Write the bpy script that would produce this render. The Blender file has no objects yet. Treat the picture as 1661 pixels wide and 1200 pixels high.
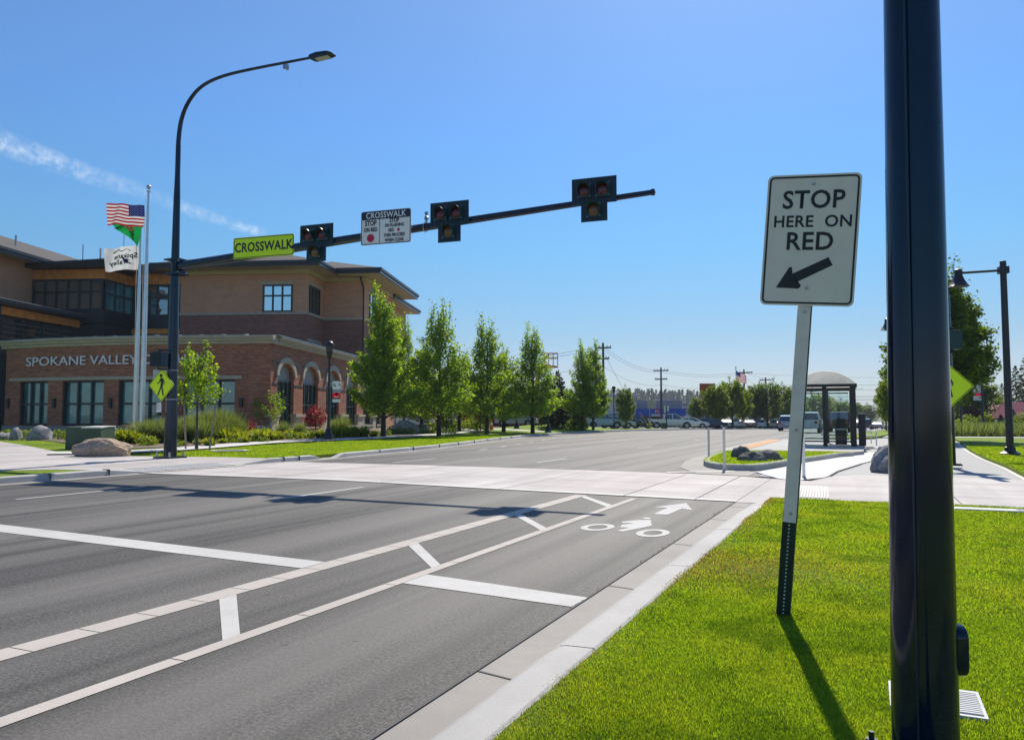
import bpy, bmesh, math, random
import numpy as np
from mathutils import Vector, Matrix

S = bpy.context.scene
COL = S.collection
R = math.radians
PI = math.pi

# ------------------------------------------------------------------ camera, sky, sun, exposure
cam_d = bpy.data.cameras.new("camera")
cam_d.sensor_width = 36.0
cam_d.lens = 27.09
cam_d.clip_start = 0.05
cam_d.clip_end = 6000.0
cam = bpy.data.objects.new("camera", cam_d)
COL.objects.link(cam)
cam.location = (0.0, 0.0, 1.5)
cam.rotation_euler = (R(90 + 3.434), 0.0, R(24.7))
S.camera = cam
S.render.resolution_x, S.render.resolution_y = 1024, 739
S.cycles.max_bounces = 8
S.cycles.transparent_max_bounces = 24
S.cycles.use_denoising = True
S.cycles.denoising_prefilter = 'NONE'
S.cycles.caustics_reflective = False
S.cycles.caustics_refractive = False

SUN_AZ, SUN_EL = R(-7.3), R(44.9)          # azimuth clockwise from +Y
W = bpy.data.worlds.new("World")
S.world = W
W.use_nodes = True
wn, wl = W.node_tree.nodes, W.node_tree.links
wn.clear()
w_out = wn.new("ShaderNodeOutputWorld")
w_bg = wn.new("ShaderNodeBackground")
w_bg.inputs["Strength"].default_value = 0.1
sky = wn.new("ShaderNodeTexSky")
sky.sky_type = 'NISHITA'
sky.sun_disc = False
sky.sun_elevation = SUN_EL
sky.sun_rotation = SUN_AZ
sky.altitude = 600
sky.air_density = 1.0
sky.dust_density = 0.35
sky.ozone_density = 4.0


def wmath(op, a, b=None, clamp=False):
    n = wn.new("ShaderNodeMath")
    n.operation = op
    n.use_clamp = clamp
    for i, v in enumerate((a, b)):
        if v is None:
            continue
        if isinstance(v, (int, float)):
            n.inputs[i].default_value = v
        else:
            wl.new(v, n.inputs[i])
    return n.outputs[0]


def wdot(sock, vec):
    n = wn.new("ShaderNodeVectorMath")
    n.operation = 'DOT_PRODUCT'
    wl.new(sock, n.inputs[0])
    n.inputs[1].default_value = vec
    return n.outputs["Value"]


# the contrail: a thin streak of ice cloud along a great circle of the sky, broken up by noise
w_tc = wn.new("ShaderNodeTexCoord")
w_dir = w_tc.outputs["Generated"]
TR0 = Vector((-0.8303, 0.4732, 0.2922)).normalized()
TR1 = Vector((-0.6704, 0.7074, 0.2234)).normalized()
TRN = TR0.cross(TR1).normalized()
if TRN.z < 0:
    TRN = -TRN
TRT = (TR1 - TR0).normalized()
w_noise = wn.new("ShaderNodeTexNoise")
w_noise.inputs["Scale"].default_value = 95.0
w_noise.inputs["Detail"].default_value = 6.0
w_noise.inputs["Roughness"].default_value = 0.62
wl.new(w_dir, w_noise.inputs["Vector"])
w_big = wn.new("ShaderNodeTexNoise")
w_big.inputs["Scale"].default_value = 9.0
w_big.inputs["Detail"].default_value = 3.0
wl.new(w_dir, w_big.inputs["Vector"])
t_along = wmath('SUBTRACT', wdot(w_dir, TRT), TR0.dot(TRT))
t_norm = wmath('DIVIDE', t_along, (TR1 - TR0).dot(TRT))
t_cl = wmath('MINIMUM', wmath('MAXIMUM', t_norm, -0.6), 1.0)
width = wmath('ADD', wmath('MULTIPLY', t_cl, -0.0085), 0.0155)
off = wmath('ADD', wdot(w_dir, TRN), wmath('MULTIPLY', wmath('SUBTRACT', w_big.outputs["Fac"], 0.5), 0.012))
prof = wmath('SUBTRACT', 1.0, wmath('POWER', wmath('DIVIDE', wmath('ABSOLUTE', off), width), 1.6), True)
gate = wmath('MULTIPLY', wmath('MULTIPLY', wmath('SUBTRACT', 1.06, t_norm), 18.0, True),
             wmath('MULTIPLY', wmath('ADD', t_norm, 0.9), 6.0, True))
nz = wmath('MULTIPLY', wmath('SUBTRACT', w_noise.outputs["Fac"], 0.40), 3.6, True)
cl = wmath('MULTIPLY', wmath('MULTIPLY', prof, gate), wmath('ADD', wmath('MULTIPLY', nz, 0.55), 0.07))
fadeT = wmath('ADD', wmath('MULTIPLY', wmath('ABSOLUTE', wmath('SUBTRACT', t_norm, 0.62)), 1.1), 0.32, True)
cl = wmath('MULTIPLY', cl, fadeT, True)
w_tint = wn.new("ShaderNodeMix")
w_tint.data_type = 'RGBA'
w_tint.blend_type = 'MULTIPLY'
w_tint.inputs["Factor"].default_value = 1.0
wl.new(sky.outputs["Color"], w_tint.inputs["A"])
# deep blue overhead, paler and a little duller towards the horizon, as a polarised midday sky looks
w_sep = wn.new("ShaderNodeSeparateXYZ")
wl.new(w_dir, w_sep.inputs[0])
w_ramp = wn.new("ShaderNodeValToRGB")
stops = [(0.0, (.62, .66, .72)), (.06, (.64, .635, .70)), (.10, (.57, .655, .70)), (.21, (.53, .83, .90)), (.35, (.62, .92, 1.13)), (.5, (.78, .98, 1.16)), (1.0, (.78, .98, 1.16))]
el = w_ramp.color_ramp.elements
while len(el) < len(stops):
    el.new(0.5)
for e, (p, c) in zip(el, stops):
    e.position = p
    e.color = (*c, 1)
wl.new(w_sep.outputs[2], w_ramp.inputs["Fac"])
wl.new(w_ramp.outputs["Color"], w_tint.inputs["B"])
w_mix = wn.new("ShaderNodeMix")
w_mix.data_type = 'RGBA'
wl.new(cl, w_mix.inputs["Factor"])
wl.new(w_tint.outputs["Result"], w_mix.inputs["A"])
w_mix.inputs["B"].default_value = (7.6, 8.2, 8.8, 1)
wl.new(w_mix.outputs["Result"], w_bg.inputs["Color"])
wl.new(w_bg.outputs[0], w_out.inputs["Surface"])

sun_d = bpy.data.lights.new("sun", 'SUN')
sun_d.energy = 4.7
sun_d.angle = R(0.53)
sun_d.color = (1.0, 0.925, 0.80)
sun = bpy.data.objects.new("sun", sun_d)
COL.objects.link(sun)
sv = Vector((math.sin(SUN_AZ) * math.cos(SUN_EL), math.cos(SUN_AZ) * math.cos(SUN_EL), math.sin(SUN_EL)))
sun.rotation_euler = sv.to_track_quat('Z', 'Y').to_euler()
sun.location = sv * 80
S.view_settings.view_transform = 'Standard'
S.view_settings.look = 'None'
S.view_settings.exposure = 0.35
S.view_settings.gamma = 1.0


# ------------------------------------------------------------------ materials
def N(nt, kind, **kw):
    n = nt.nodes.new(kind)
    for k, v in kw.items():
        if k in ("op",):
            n.operation = v
        elif hasattr(n, k):
            setattr(n, k, v)
        else:
            n.inputs[k].default_value = v
    return n


def ramp(nt, src, stops):
    r = nt.nodes.new("ShaderNodeValToRGB")
    el = r.color_ramp.elements
    while len(el) < len(stops):
        el.new(0.5)
    for e, (p, c) in zip(el, stops):
        e.position = p
        e.color = (c, c, c, 1) if isinstance(c, (int, float)) else (*c, 1)
    nt.links.new(src, r.inputs["Fac"])
    return r.outputs["Color"]


def base_mat(name):
    m = bpy.data.materials.new(name)
    m.use_nodes = True
    nt = m.node_tree
    nt.nodes.clear()
    out = nt.nodes.new("ShaderNodeOutputMaterial")
    return m, nt, out


def coord(nt, world=False):
    if world:
        return nt.nodes.new("ShaderNodeNewGeometry").outputs["Position"]
    return nt.nodes.new("ShaderNodeTexCoord").outputs["Object"]


def mixc(nt, fac, a, b, mode='MIX'):
    n = nt.nodes.new("ShaderNodeMix")
    n.data_type = 'RGBA'
    n.blend_type = mode
    for key, v in (("Factor", fac), ("A", a), ("B", b)):
        if isinstance(v, (int, float)):
            n.inputs[key].default_value = v
        elif isinstance(v, tuple):
            n.inputs[key].default_value = (*v, 1)
        else:
            nt.links.new(v, n.inputs[key])
    return n.outputs["Result"]


def noise(nt, co, scale, detail=4.0, rough=0.55, stretch=None):
    if stretch:
        mp = nt.nodes.new("ShaderNodeMapping")
        mp.inputs["Scale"].default_value = stretch
        nt.links.new(co, mp.inputs["Vector"])
        co = mp.outputs["Vector"]
    n = nt.nodes.new("ShaderNodeTexNoise")
    n.inputs["Scale"].default_value = scale
    n.inputs["Detail"].default_value = detail
    n.inputs["Roughness"].default_value = rough
    nt.links.new(co, n.inputs["Vector"])
    return n.outputs["Fac"]


def principled(nt, out, col, rough=0.6, metal=0.0, spec=0.5):
    p = nt.nodes.new("ShaderNodeBsdfPrincipled")
    if isinstance(col, tuple):
        p.inputs["Base Color"].default_value = (*col, 1)
    else:
        nt.links.new(col, p.inputs["Base Color"])
    p.inputs["Roughness"].default_value = rough
    p.inputs["Metallic"].default_value = metal
    p.inputs["Specular IOR Level"].default_value = spec
    nt.links.new(p.outputs[0], out.inputs["Surface"])
    return p


def bump(nt, p, src, strength, dist=0.02):
    b = nt.nodes.new("ShaderNodeBump")
    b.inputs["Strength"].default_value = strength
    b.inputs["Distance"].default_value = dist
    nt.links.new(src, b.inputs["Height"])
    nt.links.new(b.outputs[0], p.inputs["Normal"])


MATS = {}


def cloth_mat(name, col, through=0.45):
    """thin woven cloth that lets some light through"""
    m, nt, out = base_mat(name)
    c = mixc(nt, ramp(nt, noise(nt, coord(nt), 2.5, 3), [(0.35, 0.0), (0.65, 1.0)]), tuple(x * 0.85 for x in col), col)
    d = nt.nodes.new("ShaderNodeBsdfDiffuse")
    t = nt.nodes.new("ShaderNodeBsdfTranslucent")
    mx = nt.nodes.new("ShaderNodeMixShader")
    mx.inputs[0].default_value = through
    nt.links.new(c, d.inputs["Color"])
    nt.links.new(c, t.inputs["Color"])
    nt.links.new(d.outputs[0], mx.inputs[1])
    nt.links.new(t.outputs[0], mx.inputs[2])
    nt.links.new(mx.outputs[0], out.inputs["Surface"])
    MATS[name] = m


def mat(name, col, rough=0.6, metal=0.0, spec=0.5, var=0.12, vs=3.0, bmp=0.0, bs=40.0, world=False, coat=0.0):
    """plain surface with wear: colour drifts by +-var at scale vs, optional fine bump"""
    m, nt, out = base_mat(name)
    co = coord(nt, world)
    f1 = noise(nt, co, vs, 5)
    f2 = noise(nt, co, vs * 9, 3)
    a = tuple(c * (1 - var) for c in col)
    b = tuple(min(1, c * (1 + var)) for c in col)
    c = mixc(nt, ramp(nt, f1, [(0.3, 0.0), (0.7, 1.0)]), a, b)
    c = mixc(nt, ramp(nt, f2, [(0.35, var * 0.7), (0.65, 0.0)]), c, tuple(x * 0.6 for x in col))
    p = principled(nt, out, c, rough, metal, spec)
    if coat:
        p.inputs["Coat Weight"].default_value = coat
    if bmp:
        bump(nt, p, noise(nt, co, bs, 3), bmp)
    MATS[name] = m
    return m


def leaf_mat(name, dark, light, trans=0.5, tcol=None, patch=None):
    m, nt, out = base_mat(name)
    g = nt.nodes.new("ShaderNodeNewGeometry")
    rnd = g.outputs["Random Per Island"]
    c = ramp(nt, rnd, [(0.0, dark), (0.55, tuple((a + b) / 2 for a, b in zip(dark, light))), (1.0, light)])
    if patch:
        pn = noise(nt, g.outputs["Position"], 0.8, 4, 0.6)
        c = mixc(nt, ramp(nt, pn, [(0.46, 0.0), (0.64, 0.55)]), c, patch)
        pn2 = noise(nt, g.outputs["Position"], 1.9, 3, 0.6)
        c = mixc(nt, ramp(nt, pn2, [(0.50, 0.0), (0.64, 0.75)]), c, tuple(x * 0.8 for x in dark))
    d = nt.nodes.new("ShaderNodeBsdfPrincipled")
    d.inputs["Roughness"].default_value = 0.5
    d.inputs["Specular IOR Level"].default_value = 0.35
    nt.links.new(c, d.inputs["Base Color"])
    t = nt.nodes.new("ShaderNodeBsdfTranslucent")
    tc = mixc(nt, 1.0, c, tcol or (1.9, 1.6, 0.5), 'MULTIPLY')
    nt.links.new(tc, t.inputs["Color"])
    mx = nt.nodes.new("ShaderNodeMixShader")
    mx.inputs[0].default_value = trans
    nt.links.new(d.outputs[0], mx.inputs[1])
    nt.links.new(t.outputs[0], mx.inputs[2])
    nt.links.new(mx.outputs[0], out.inputs["Surface"])
    MATS[name] = m
    return m


def asphalt_mat(name, lo, hi, track=True):
    m, nt, out = base_mat(name)
    co = coord(nt, True)
    fine = noise(nt, co, 52, 4, 0.85)
    mid = noise(nt, co, 28, 3, 0.6)
    big = noise(nt, co, 0.35, 4, 0.6)
    c = mixc(nt, ramp(nt, fine, [(0.41, 0.0), (0.57, 1.0)]), lo, hi)
    c = mixc(nt, ramp(nt, mid, [(0.38, 0.55), (0.55, 0.0)]), c, tuple(x * 0.8 for x in lo))
    c = mixc(nt, ramp(nt, big, [(0.35, 0.0), (0.7, 0.18)]), c, tuple(x * 1.25 for x in hi))
    if track:
        tr = noise(nt, co, 1.0, 3, 0.5, (0.75, 0.018, 1))
        c = mixc(nt, ramp(nt, tr, [(0.42, 0.0), (0.60, 0.50)]), c, tuple(x * 1.45 for x in hi))
        tr2 = noise(nt, co, 1.0, 3, 0.5, (1.9, 0.03, 1))
        c = mixc(nt, ramp(nt, tr2, [(0.50, 0.0), (0.66, 0.6)]), c, tuple(x * 0.6 for x in lo))
    spots = noise(nt, co, 5.5, 2, 0.5)
    c = mixc(nt, ramp(nt, spots, [(0.70, 0.0), (0.76, 0.5)]), c, tuple(x * 0.5 for x in lo))
    p = principled(nt, out, c, 0.72, 0, 0.4)
    bump(nt, p, fine, 0.45, 0.008)
    MATS[name] = m
    return m


def concrete_mat(name, col, stain=0.25, brush=None, wear=0.0, track=0.0):
    m, nt, out = base_mat(name)
    co = coord(nt, True)
    big = noise(nt, co, 0.55, 5, 0.6)
    mid = noise(nt, co, 6, 4, 0.6)
    fine = noise(nt, co, 120, 2, 0.6)
    c = mixc(nt, ramp(nt, big, [(0.3, 0.0), (0.72, 1.0)]), tuple(x * (1 - stain) for x in col), tuple(min(1, x * (1 + stain * .5)) for x in col))
    c = mixc(nt, ramp(nt, mid, [(0.4, 0.35), (0.66, 0.0)]), c, tuple(x * 0.8 for x in col))
    c = mixc(nt, ramp(nt, fine, [(0.3, 0.35), (0.55, 0.0)]), c, tuple(x * 0.7 for x in col))
    if brush:
        br = noise(nt, co, 1.0, 3, 0.6, brush)
        c = mixc(nt, ramp(nt, br, [(0.48, 0.0), (0.62, 0.4)]), c, tuple(x * 0.62 for x in col))
    if wear:
        # paint rubbed through to the asphalt in flecks and tyre scuffs
        w1 = noise(nt, co, 60, 4, 0.75)
        w2 = noise(nt, co, 3.0, 4, 0.65)
        c = mixc(nt, ramp(nt, w1, [(0.60, 0.0), (0.68, wear)]), c, (0.10, 0.095, 0.09))
        c = mixc(nt, ramp(nt, w2, [(0.52, 0.0), (0.72, wear * 0.8)]), c, tuple(x * 0.55 for x in col))
    if track:
        # wheel paths darkened by rubber, and slabs cast on different days
        t1 = noise(nt, co, 1.0, 3, 0.55, (1.1, 0.10, 1))
        c = mixc(nt, ramp(nt, t1, [(0.46, 0.0), (0.66, track)]), c, tuple(x * 0.58 for x in col))
        t2 = noise(nt, co, 1.0, 1, 0.4, (0.33, 0.2, 1))
        c = mixc(nt, ramp(nt, t2, [(0.45, 0.0), (0.60, track * 0.5)]), c, (col[0] * 0.80, col[1] * 0.72, col[2] * 0.70))
    p = principled(nt, out, c, 0.78, 0, 0.35)
    bump(nt, p, fine, 0.35, 0.006)
    MATS[name] = m
    return m


def grass_ground(name, a, b, dry, dry_amt=0.4):
    m, nt, out = base_mat(name)
    co = coord(nt, True)
    big = noise(nt, co, 0.33, 4, 0.6)
    fine = noise(nt, co, 40, 3, 0.75)
    mid = noise(nt, co, 2.2, 4, 0.6)
    c = mixc(nt, ramp(nt, fine, [(0.3, 0.0), (0.7, 1.0)]), a, b)
    c = mixc(nt, ramp(nt, mid, [(0.52, 0.0), (0.72, dry_amt)]), c, dry)
    c = mixc(nt, ramp(nt, big, [(0.35, 0.45), (0.6, 0.0)]), c, tuple(x * 0.75 for x in a))
    p = principled(nt, out, c, 0.85, 0, 0.15)
    bump(nt, p, fine, 1.0, 0.04)
    MATS[name] = m
    return m


def brick_mat(name, c1, c2, mortar, sc=1.0, tint=0.25):
    m, nt, out = base_mat(name)
    tc = coord(nt)
    sp = nt.nodes.new("ShaderNodeSeparateXYZ")
    nt.links.new(tc, sp.inputs[0])
    ad = nt.nodes.new("ShaderNodeMath")
    nt.links.new(sp.outputs[0], ad.inputs[0])
    nt.links.new(sp.outputs[1], ad.inputs[1])
    cb = nt.nodes.new("ShaderNodeCombineXYZ")
    nt.links.new(ad.outputs[0], cb.inputs[0])
    nt.links.new(sp.outputs[2], cb.inputs[1])
    bt = nt.nodes.new("ShaderNodeTexBrick")
    bt.inputs["Scale"].default_value = 1.0 / sc
    bt.inputs["Brick Width"].default_value = 0.30
    bt.inputs["Row Height"].default_value = 0.10
    bt.inputs["Mortar Size"].default_value = 0.008
    bt.inputs["Bias"].default_value = 0.1
    bt.inputs["Color1"].default_value = (*c1, 1)
    bt.inputs["Color2"].default_value = (*c2, 1)
    bt.inputs["Mortar"].default_value = (*mortar, 1)
    nt.links.new(cb.outputs[0], bt.inputs["Vector"])
    n1 = noise(nt, tc, 0.5, 4)
    st = noise(nt, tc, 1.0, 3, 0.6, (0.6, 0.6, 5.0))
    c = mixc(nt, ramp(nt, n1, [(0.35, 0.0), (0.7, tint)]), bt.outputs["Color"], tuple(x * 1.5 for x in c1))
    c = mixc(nt, ramp(nt, st, [(0.45, 0.0), (0.65, tint)]), c, tuple(x * 0.7 for x in c2))
    p = principled(nt, out, c, 0.85, 0, 0.25)
    bump(nt, p, bt.outputs["Fac"], -0.25, 0.01)
    MATS[name] = m
    return m


def glass_mat(name, tint, gloss=0.5, rough=0.02):
    """dark glazing that mirrors what stands in front of it"""
    m, nt, out = base_mat(name)
    co = coord(nt)
    d = nt.nodes.new("ShaderNodeBsdfPrincipled")
    nv = noise(nt, co, 0.7, 3)
    c = mixc(nt, ramp(nt, nv, [(0.35, 0.0), (0.68, 1.0)]), tuple(x * 0.5 for x in tint), tuple(x * 1.6 for x in tint))
    nt.links.new(c, d.inputs["Base Color"])
    d.inputs["Roughness"].default_value = 0.4
    g = nt.nodes.new("ShaderNodeBsdfGlossy")
    g.inputs["Roughness"].default_value = rough
    g.inputs["Color"].default_value = (0.75, 0.92, 0.95, 1)
    b = nt.nodes.new("ShaderNodeBump")
    b.inputs["Strength"].default_value = 0.06
    b.inputs["Distance"].default_value = 0.2
    nt.links.new(noise(nt, co, 0.6, 2), b.inputs["Height"])
    nt.links.new(b.outputs[0], g.inputs["Normal"])
    mx = nt.nodes.new("ShaderNodeMixShader")
    mx.inputs[0].default_value = gloss
    nt.links.new(d.outputs[0], mx.inputs[1])
    nt.links.new(g.outputs[0], mx.inputs[2])
    nt.links.new(mx.outputs[0], out.inputs["Surface"])
    MATS[name] = m
    return m


def clear_glass(name, tint):
    m, nt, out = base_mat(name)
    t = nt.nodes.new("ShaderNodeBsdfTransparent")
    dirt = noise(nt, coord(nt), 2.0, 4)
    c = mixc(nt, ramp(nt, dirt, [(0.35, 0.0), (0.7, 1.0)]), tint, tuple(x * 0.9 for x in tint))
    nt.links.new(c, t.inputs["Color"])
    g = nt.nodes.new("ShaderNodeBsdfGlossy")
    g.inputs["Roughness"].default_value = 0.02
    fr = nt.nodes.new("ShaderNodeFresnel")
    fr.inputs["IOR"].default_value = 1.45
    mx = nt.nodes.new("ShaderNodeMixShader")
    nt.links.new(fr.outputs[0], mx.inputs[0])
    nt.links.new(t.outputs[0], mx.inputs[1])
    nt.links.new(g.outputs[0], mx.inputs[2])
    nt.links.new(mx.outputs[0], out.inputs["Surface"])
    MATS[name] = m
    return m


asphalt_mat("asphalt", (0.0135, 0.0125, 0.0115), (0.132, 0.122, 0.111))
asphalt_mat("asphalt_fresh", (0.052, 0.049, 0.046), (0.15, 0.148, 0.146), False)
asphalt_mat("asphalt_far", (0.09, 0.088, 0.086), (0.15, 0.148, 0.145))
concrete_mat("concrete_pink", (0.58, 0.535, 0.51), 0.32, (0.5, 5.0, 1), 0.0, 0.6)
concrete_mat("concrete_white", (0.64, 0.62, 0.59), 0.15)
concrete_mat("concrete_gutter", (0.34, 0.315, 0.285), 0.28)
concrete_mat("concrete_kerb", (0.48, 0.465, 0.44), 0.25)
concrete_mat("concrete_path", (0.40, 0.395, 0.385), 0.15)
concrete_mat("concrete_dark", (0.26, 0.25, 0.24), 0.2)
concrete_mat("paint_white", (0.57, 0.555, 0.53), 0.16, None, 0.42)
concrete_mat("paint_buff", (0.52, 0.47, 0.425), 0.2, None, 0.30)
concrete_mat("paint_orange", (0.66, 0.36, 0.16), 0.35)
concrete_mat("tactile_white", (0.70, 0.68, 0.65), 0.12)
mat("joint_dark", (0.10, 0.095, 0.09), 0.9, world=True)
grass_ground("lawn_near", (0.13, 0.21, 0.010), (0.22, 0.31, 0.018), (0.30, 0.26, 0.05), 0.35)
grass_ground("lawn_far", (0.15, 0.235, 0.008), (0.26, 0.36, 0.018), (0.30, 0.32, 0.03), 0.35)
grass_ground("terrain", (0.12, 0.14, 0.04), (0.22, 0.22, 0.09), (0.30, 0.26, 0.15), 0.6)
grass_ground("mulch", (0.16, 0.12, 0.085), (0.36, 0.29, 0.23), (0.10, 0.07, 0.05), 0.4)
leaf_mat("leaf_grass", (0.115, 0.208, 0.011), (0.290, 0.388, 0.034), 0.6, (1.9, 1.82, 0.5), (0.31, 0.335, 0.038))
leaf_mat("leaf_grass_dry", (0.24, 0.19, 0.04), (0.44, 0.36, 0.10), 0.5, (1.4, 1.3, 0.7))
leaf_mat("leaf_pear", (0.085, 0.160, 0.014), (0.27, 0.355, 0.042), 0.6, (1.95, 2.0, 0.55))
leaf_mat("leaf_young", (0.09, 0.17, 0.012), (0.25, 0.33, 0.035), 0.55, (2.0, 2.0, 0.5))
leaf_mat("leaf_dark", (0.055, 0.115, 0.012), (0.165, 0.25, 0.030), 0.52)
leaf_mat("leaf_mid", (0.065, 0.125, 0.006), (0.19, 0.25, 0.02), 0.55, (2.1, 1.9, 0.45))
leaf_mat("leaf_conifer", (0.020, 0.050, 0.018), (0.055, 0.100, 0.032), 0.3)
leaf_mat("leaf_blue", (0.04, 0.07, 0.06), (0.09, 0.13, 0.11), 0.25, (1.2, 1.3, 1.0))
leaf_mat("leaf_red", (0.09, 0.008, 0.012), (0.26, 0.025, 0.035), 0.5, (2.0, 0.6, 0.8))
leaf_mat("leaf_maroon", (0.045, 0.010, 0.016), (0.11, 0.02, 0.03), 0.4, (1.8, 0.6, 0.8))
leaf_mat("leaf_lime", (0.11, 0.18, 0.010), (0.30, 0.36, 0.03), 0.5)
leaf_mat("leaf_silver", (0.11, 0.15, 0.045), (0.25, 0.29, 0.10), 0.45, (1.4, 1.4, 0.7))
mat("bark", (0.10, 0.085, 0.07), 0.9, bmp=0.5, var=0.3, vs=6)
mat("bark_dark", (0.045, 0.038, 0.035), 0.9, bmp=0.5, var=0.3, vs=6)
mat("wood_stake", (0.30, 0.25, 0.20), 0.85, var=0.25)
mat("pole_navy", (0.0014, 0.012, 0.038), 0.085, 0.0, 0.5, var=0.35, vs=2, bmp=0.012, bs=160)
mat("pole_teal", (0.012, 0.030, 0.048), 0.35, 0.0, 0.5, var=0.2, vs=2)
mat("black_metal", (0.012, 0.013, 0.016), 0.4, 0.0, 0.5, var=0.2)
mat("black_plum", (0.020, 0.016, 0.026), 0.4, 0.0, 0.5, var=0.2)
mat("galvanised", (0.42, 0.43, 0.45), 0.38, 0.85, 0.5, var=0.2, vs=5)
mat("post_strip", (0.84, 0.75, 0.67), 0.5, 0.05, 0.5, var=0.12, vs=6)
mat("aluminium", (0.62, 0.64, 0.66), 0.3, 0.8, 0.5, var=0.1)
mat("post_green", (0.012, 0.032, 0.024), 0.5, 0, 0.4, var=0.25, vs=8)
mat("hole_bright", (0.62, 0.66, 0.50), 0.6)
mat("sign_white", (0.86, 0.77, 0.66), 0.5, 0, 0.5, var=0.05, vs=4)
mat("sign_white_bright", (0.90, 0.88, 0.86), 0.5, 0, 0.5, var=0.04)
mat("sign_black", (0.012, 0.013, 0.016), 0.45, 0, 0.5)
mat("sign_navy", (0.010, 0.022, 0.06), 0.45, 0, 0.5)
mat("sign_red", (0.62, 0.01, 0.06), 0.5)
mat("road_seam", (0.02, 0.019, 0.018), 0.8, world=True)
mat("lens_red", (0.11, 0.004, 0.010), 0.15, 0, 0.6, var=0.3, vs=12)
mat("lens_amber", (0.15, 0.065, 0.004), 0.15, 0, 0.6, var=0.3, vs=12)
mat("signal_green", (0.006, 0.040, 0.040), 0.4, 0, 0.5)
mat("signal_back", (0.005, 0.030, 0.056), 0.5, 0, 0.4)
mat("cream_stone", (0.48, 0.42, 0.32), 0.85, var=0.12, bmp=0.2)
mat("grey_stone", (0.30, 0.28, 0.25), 0.85, var=0.12, bmp=0.2)
mat("soffit", (0.56, 0.47, 0.28), 0.8, var=0.06)
mat("fascia_dark", (0.016, 0.020, 0.026), 0.4, 0, 0.5)
mat("fascia_teal", (0.012, 0.026, 0.036), 0.4, 0, 0.5)
mat("gutter_metal", (0.30, 0.31, 0.33), 0.35, 0.6)
mat("frame_teal", (0.010, 0.030, 0.036), 0.4, 0, 0.5)
mat("cedar", (0.74, 0.27, 0.040), 0.55, var=0.25, vs=2)
mat("letter_metal", (0.74, 0.74, 0.76), 0.4, 0.1, 0.5)
mat("shingle", (0.062, 0.054, 0.050), 0.9, var=0.25, vs=9, bmp=0.5, bs=14)
mat("louvre", (0.20, 0.16, 0.11), 0.6)
brick_mat("brick_low", (0.46, 0.170, 0.092), (0.22, 0.080, 0.050), (0.42, 0.30, 0.22), 1.0)
brick_mat("brick_mid", (0.36, 0.160, 0.112), (0.22, 0.098, 0.076), (0.31, 0.21, 0.16), 1.0)
brick_mat("brick_tan", (0.68, 0.345, 0.20), (0.57, 0.285, 0.175), (0.56, 0.37, 0.26), 1.0)
glass_mat("window_teal", (0.030, 0.170, 0.180), 0.12)
glass_mat("window_green", (0.030, 0.110, 0.060), 0.30)  # green reflection of lawn and trees put into the glass colour
glass_mat("window_dark", (0.012, 0.022, 0.026), 0.30)
glass_mat("window_sky", (0.10, 0.16, 0.24), 0.75)
glass_mat("car_glass", (0.010, 0.014, 0.018), 0.14)
mat("lantern_dark", (0.05, 0.05, 0.055), 0.4)
clear_glass("shelter_glass", (0.84, 0.94, 0.95))
cloth_mat("roof_acrylic", (0.92, 0.91, 0.86), 0.7)
mat("frosted", (0.42, 0.44, 0.42), 0.5, var=0.06)
mat("fluoro", (0.72, 1.0, 0.004), 0.5, 0, 0.5, var=0.04)
mat("box_green", (0.045, 0.085, 0.05), 0.55, var=0.12)
mat("box_lid", (0.58, 0.58, 0.57), 0.8, var=0.1)
cloth_mat("flag_red", (0.42, 0.012, 0.03))
cloth_mat("flag_white", (0.78, 0.78, 0.78))
cloth_mat("flag_blue", (0.02, 0.03, 0.17))
cloth_mat("flag_green", (0.010, 0.30, 0.07))
mat("flag_gold", (0.48, 0.36, 0.12), 0.7)
mat("rubber", (0.015, 0.015, 0.015), 0.85)
mat("rim", (0.42, 0.43, 0.45), 0.35, 0.7)
mat("tail_red", (0.55, 0.02, 0.015), 0.25)
mat("head_clear", (0.75, 0.75, 0.75), 0.15)
for nm, c in dict(car_white=(0.86, 0.83, 0.79), car_silver=(0.52, 0.53, 0.55), car_black=(0.02, 0.022, 0.026), car_navy=(0.012, 0.022, 0.06),
                  car_red=(0.42, 0.02, 0.02), car_grey=(0.16, 0.17, 0.19), car_blue=(0.40, 0.52, 0.68)).items():
    mat(nm, c, 0.25, 0.0, 0.5, var=0.04, coat=0.6)
mat("cone_orange", (0.75, 0.16, 0.02), 0.6)
mat("lift_red", (0.62, 0.07, 0.02), 0.45)
mat("stop_red", (0.55, 0.02, 0.02), 0.5)
mat("bld_grey", (0.66, 0.63, 0.61), 0.8, var=0.08, vs=0.5)
mat("bld_band", (0.36, 0.36, 0.37), 0.6, var=0.1, vs=0.5)
mat("bld_blue", (0.010, 0.105, 0.50), 0.5, var=0.08, vs=0.5)
mat("bld_white", (0.72, 0.72, 0.72), 0.7, var=0.06)
mat("bld_redbrown", (0.20, 0.065, 0.045), 0.85, var=0.15)
mat("roof_red", (0.30, 0.018, 0.05), 0.5, var=0.1)
mat("roof_pink", (0.42, 0.14, 0.13), 0.6, var=0.1)
mat("pylon_orange", (0.52, 0.10, 0.02), 0.55)
mat("pylon_brown", (0.16, 0.11, 0.085), 0.7)
mat("tan_board", (0.52, 0.47, 0.36), 0.7)
mat("utility_wood", (0.12, 0.09, 0.07), 0.9, var=0.2)
mat("wire", (0.10, 0.11, 0.12), 0.6)
mat("hydrant_yellow", (0.55, 0.45, 0.02), 0.5)


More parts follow.
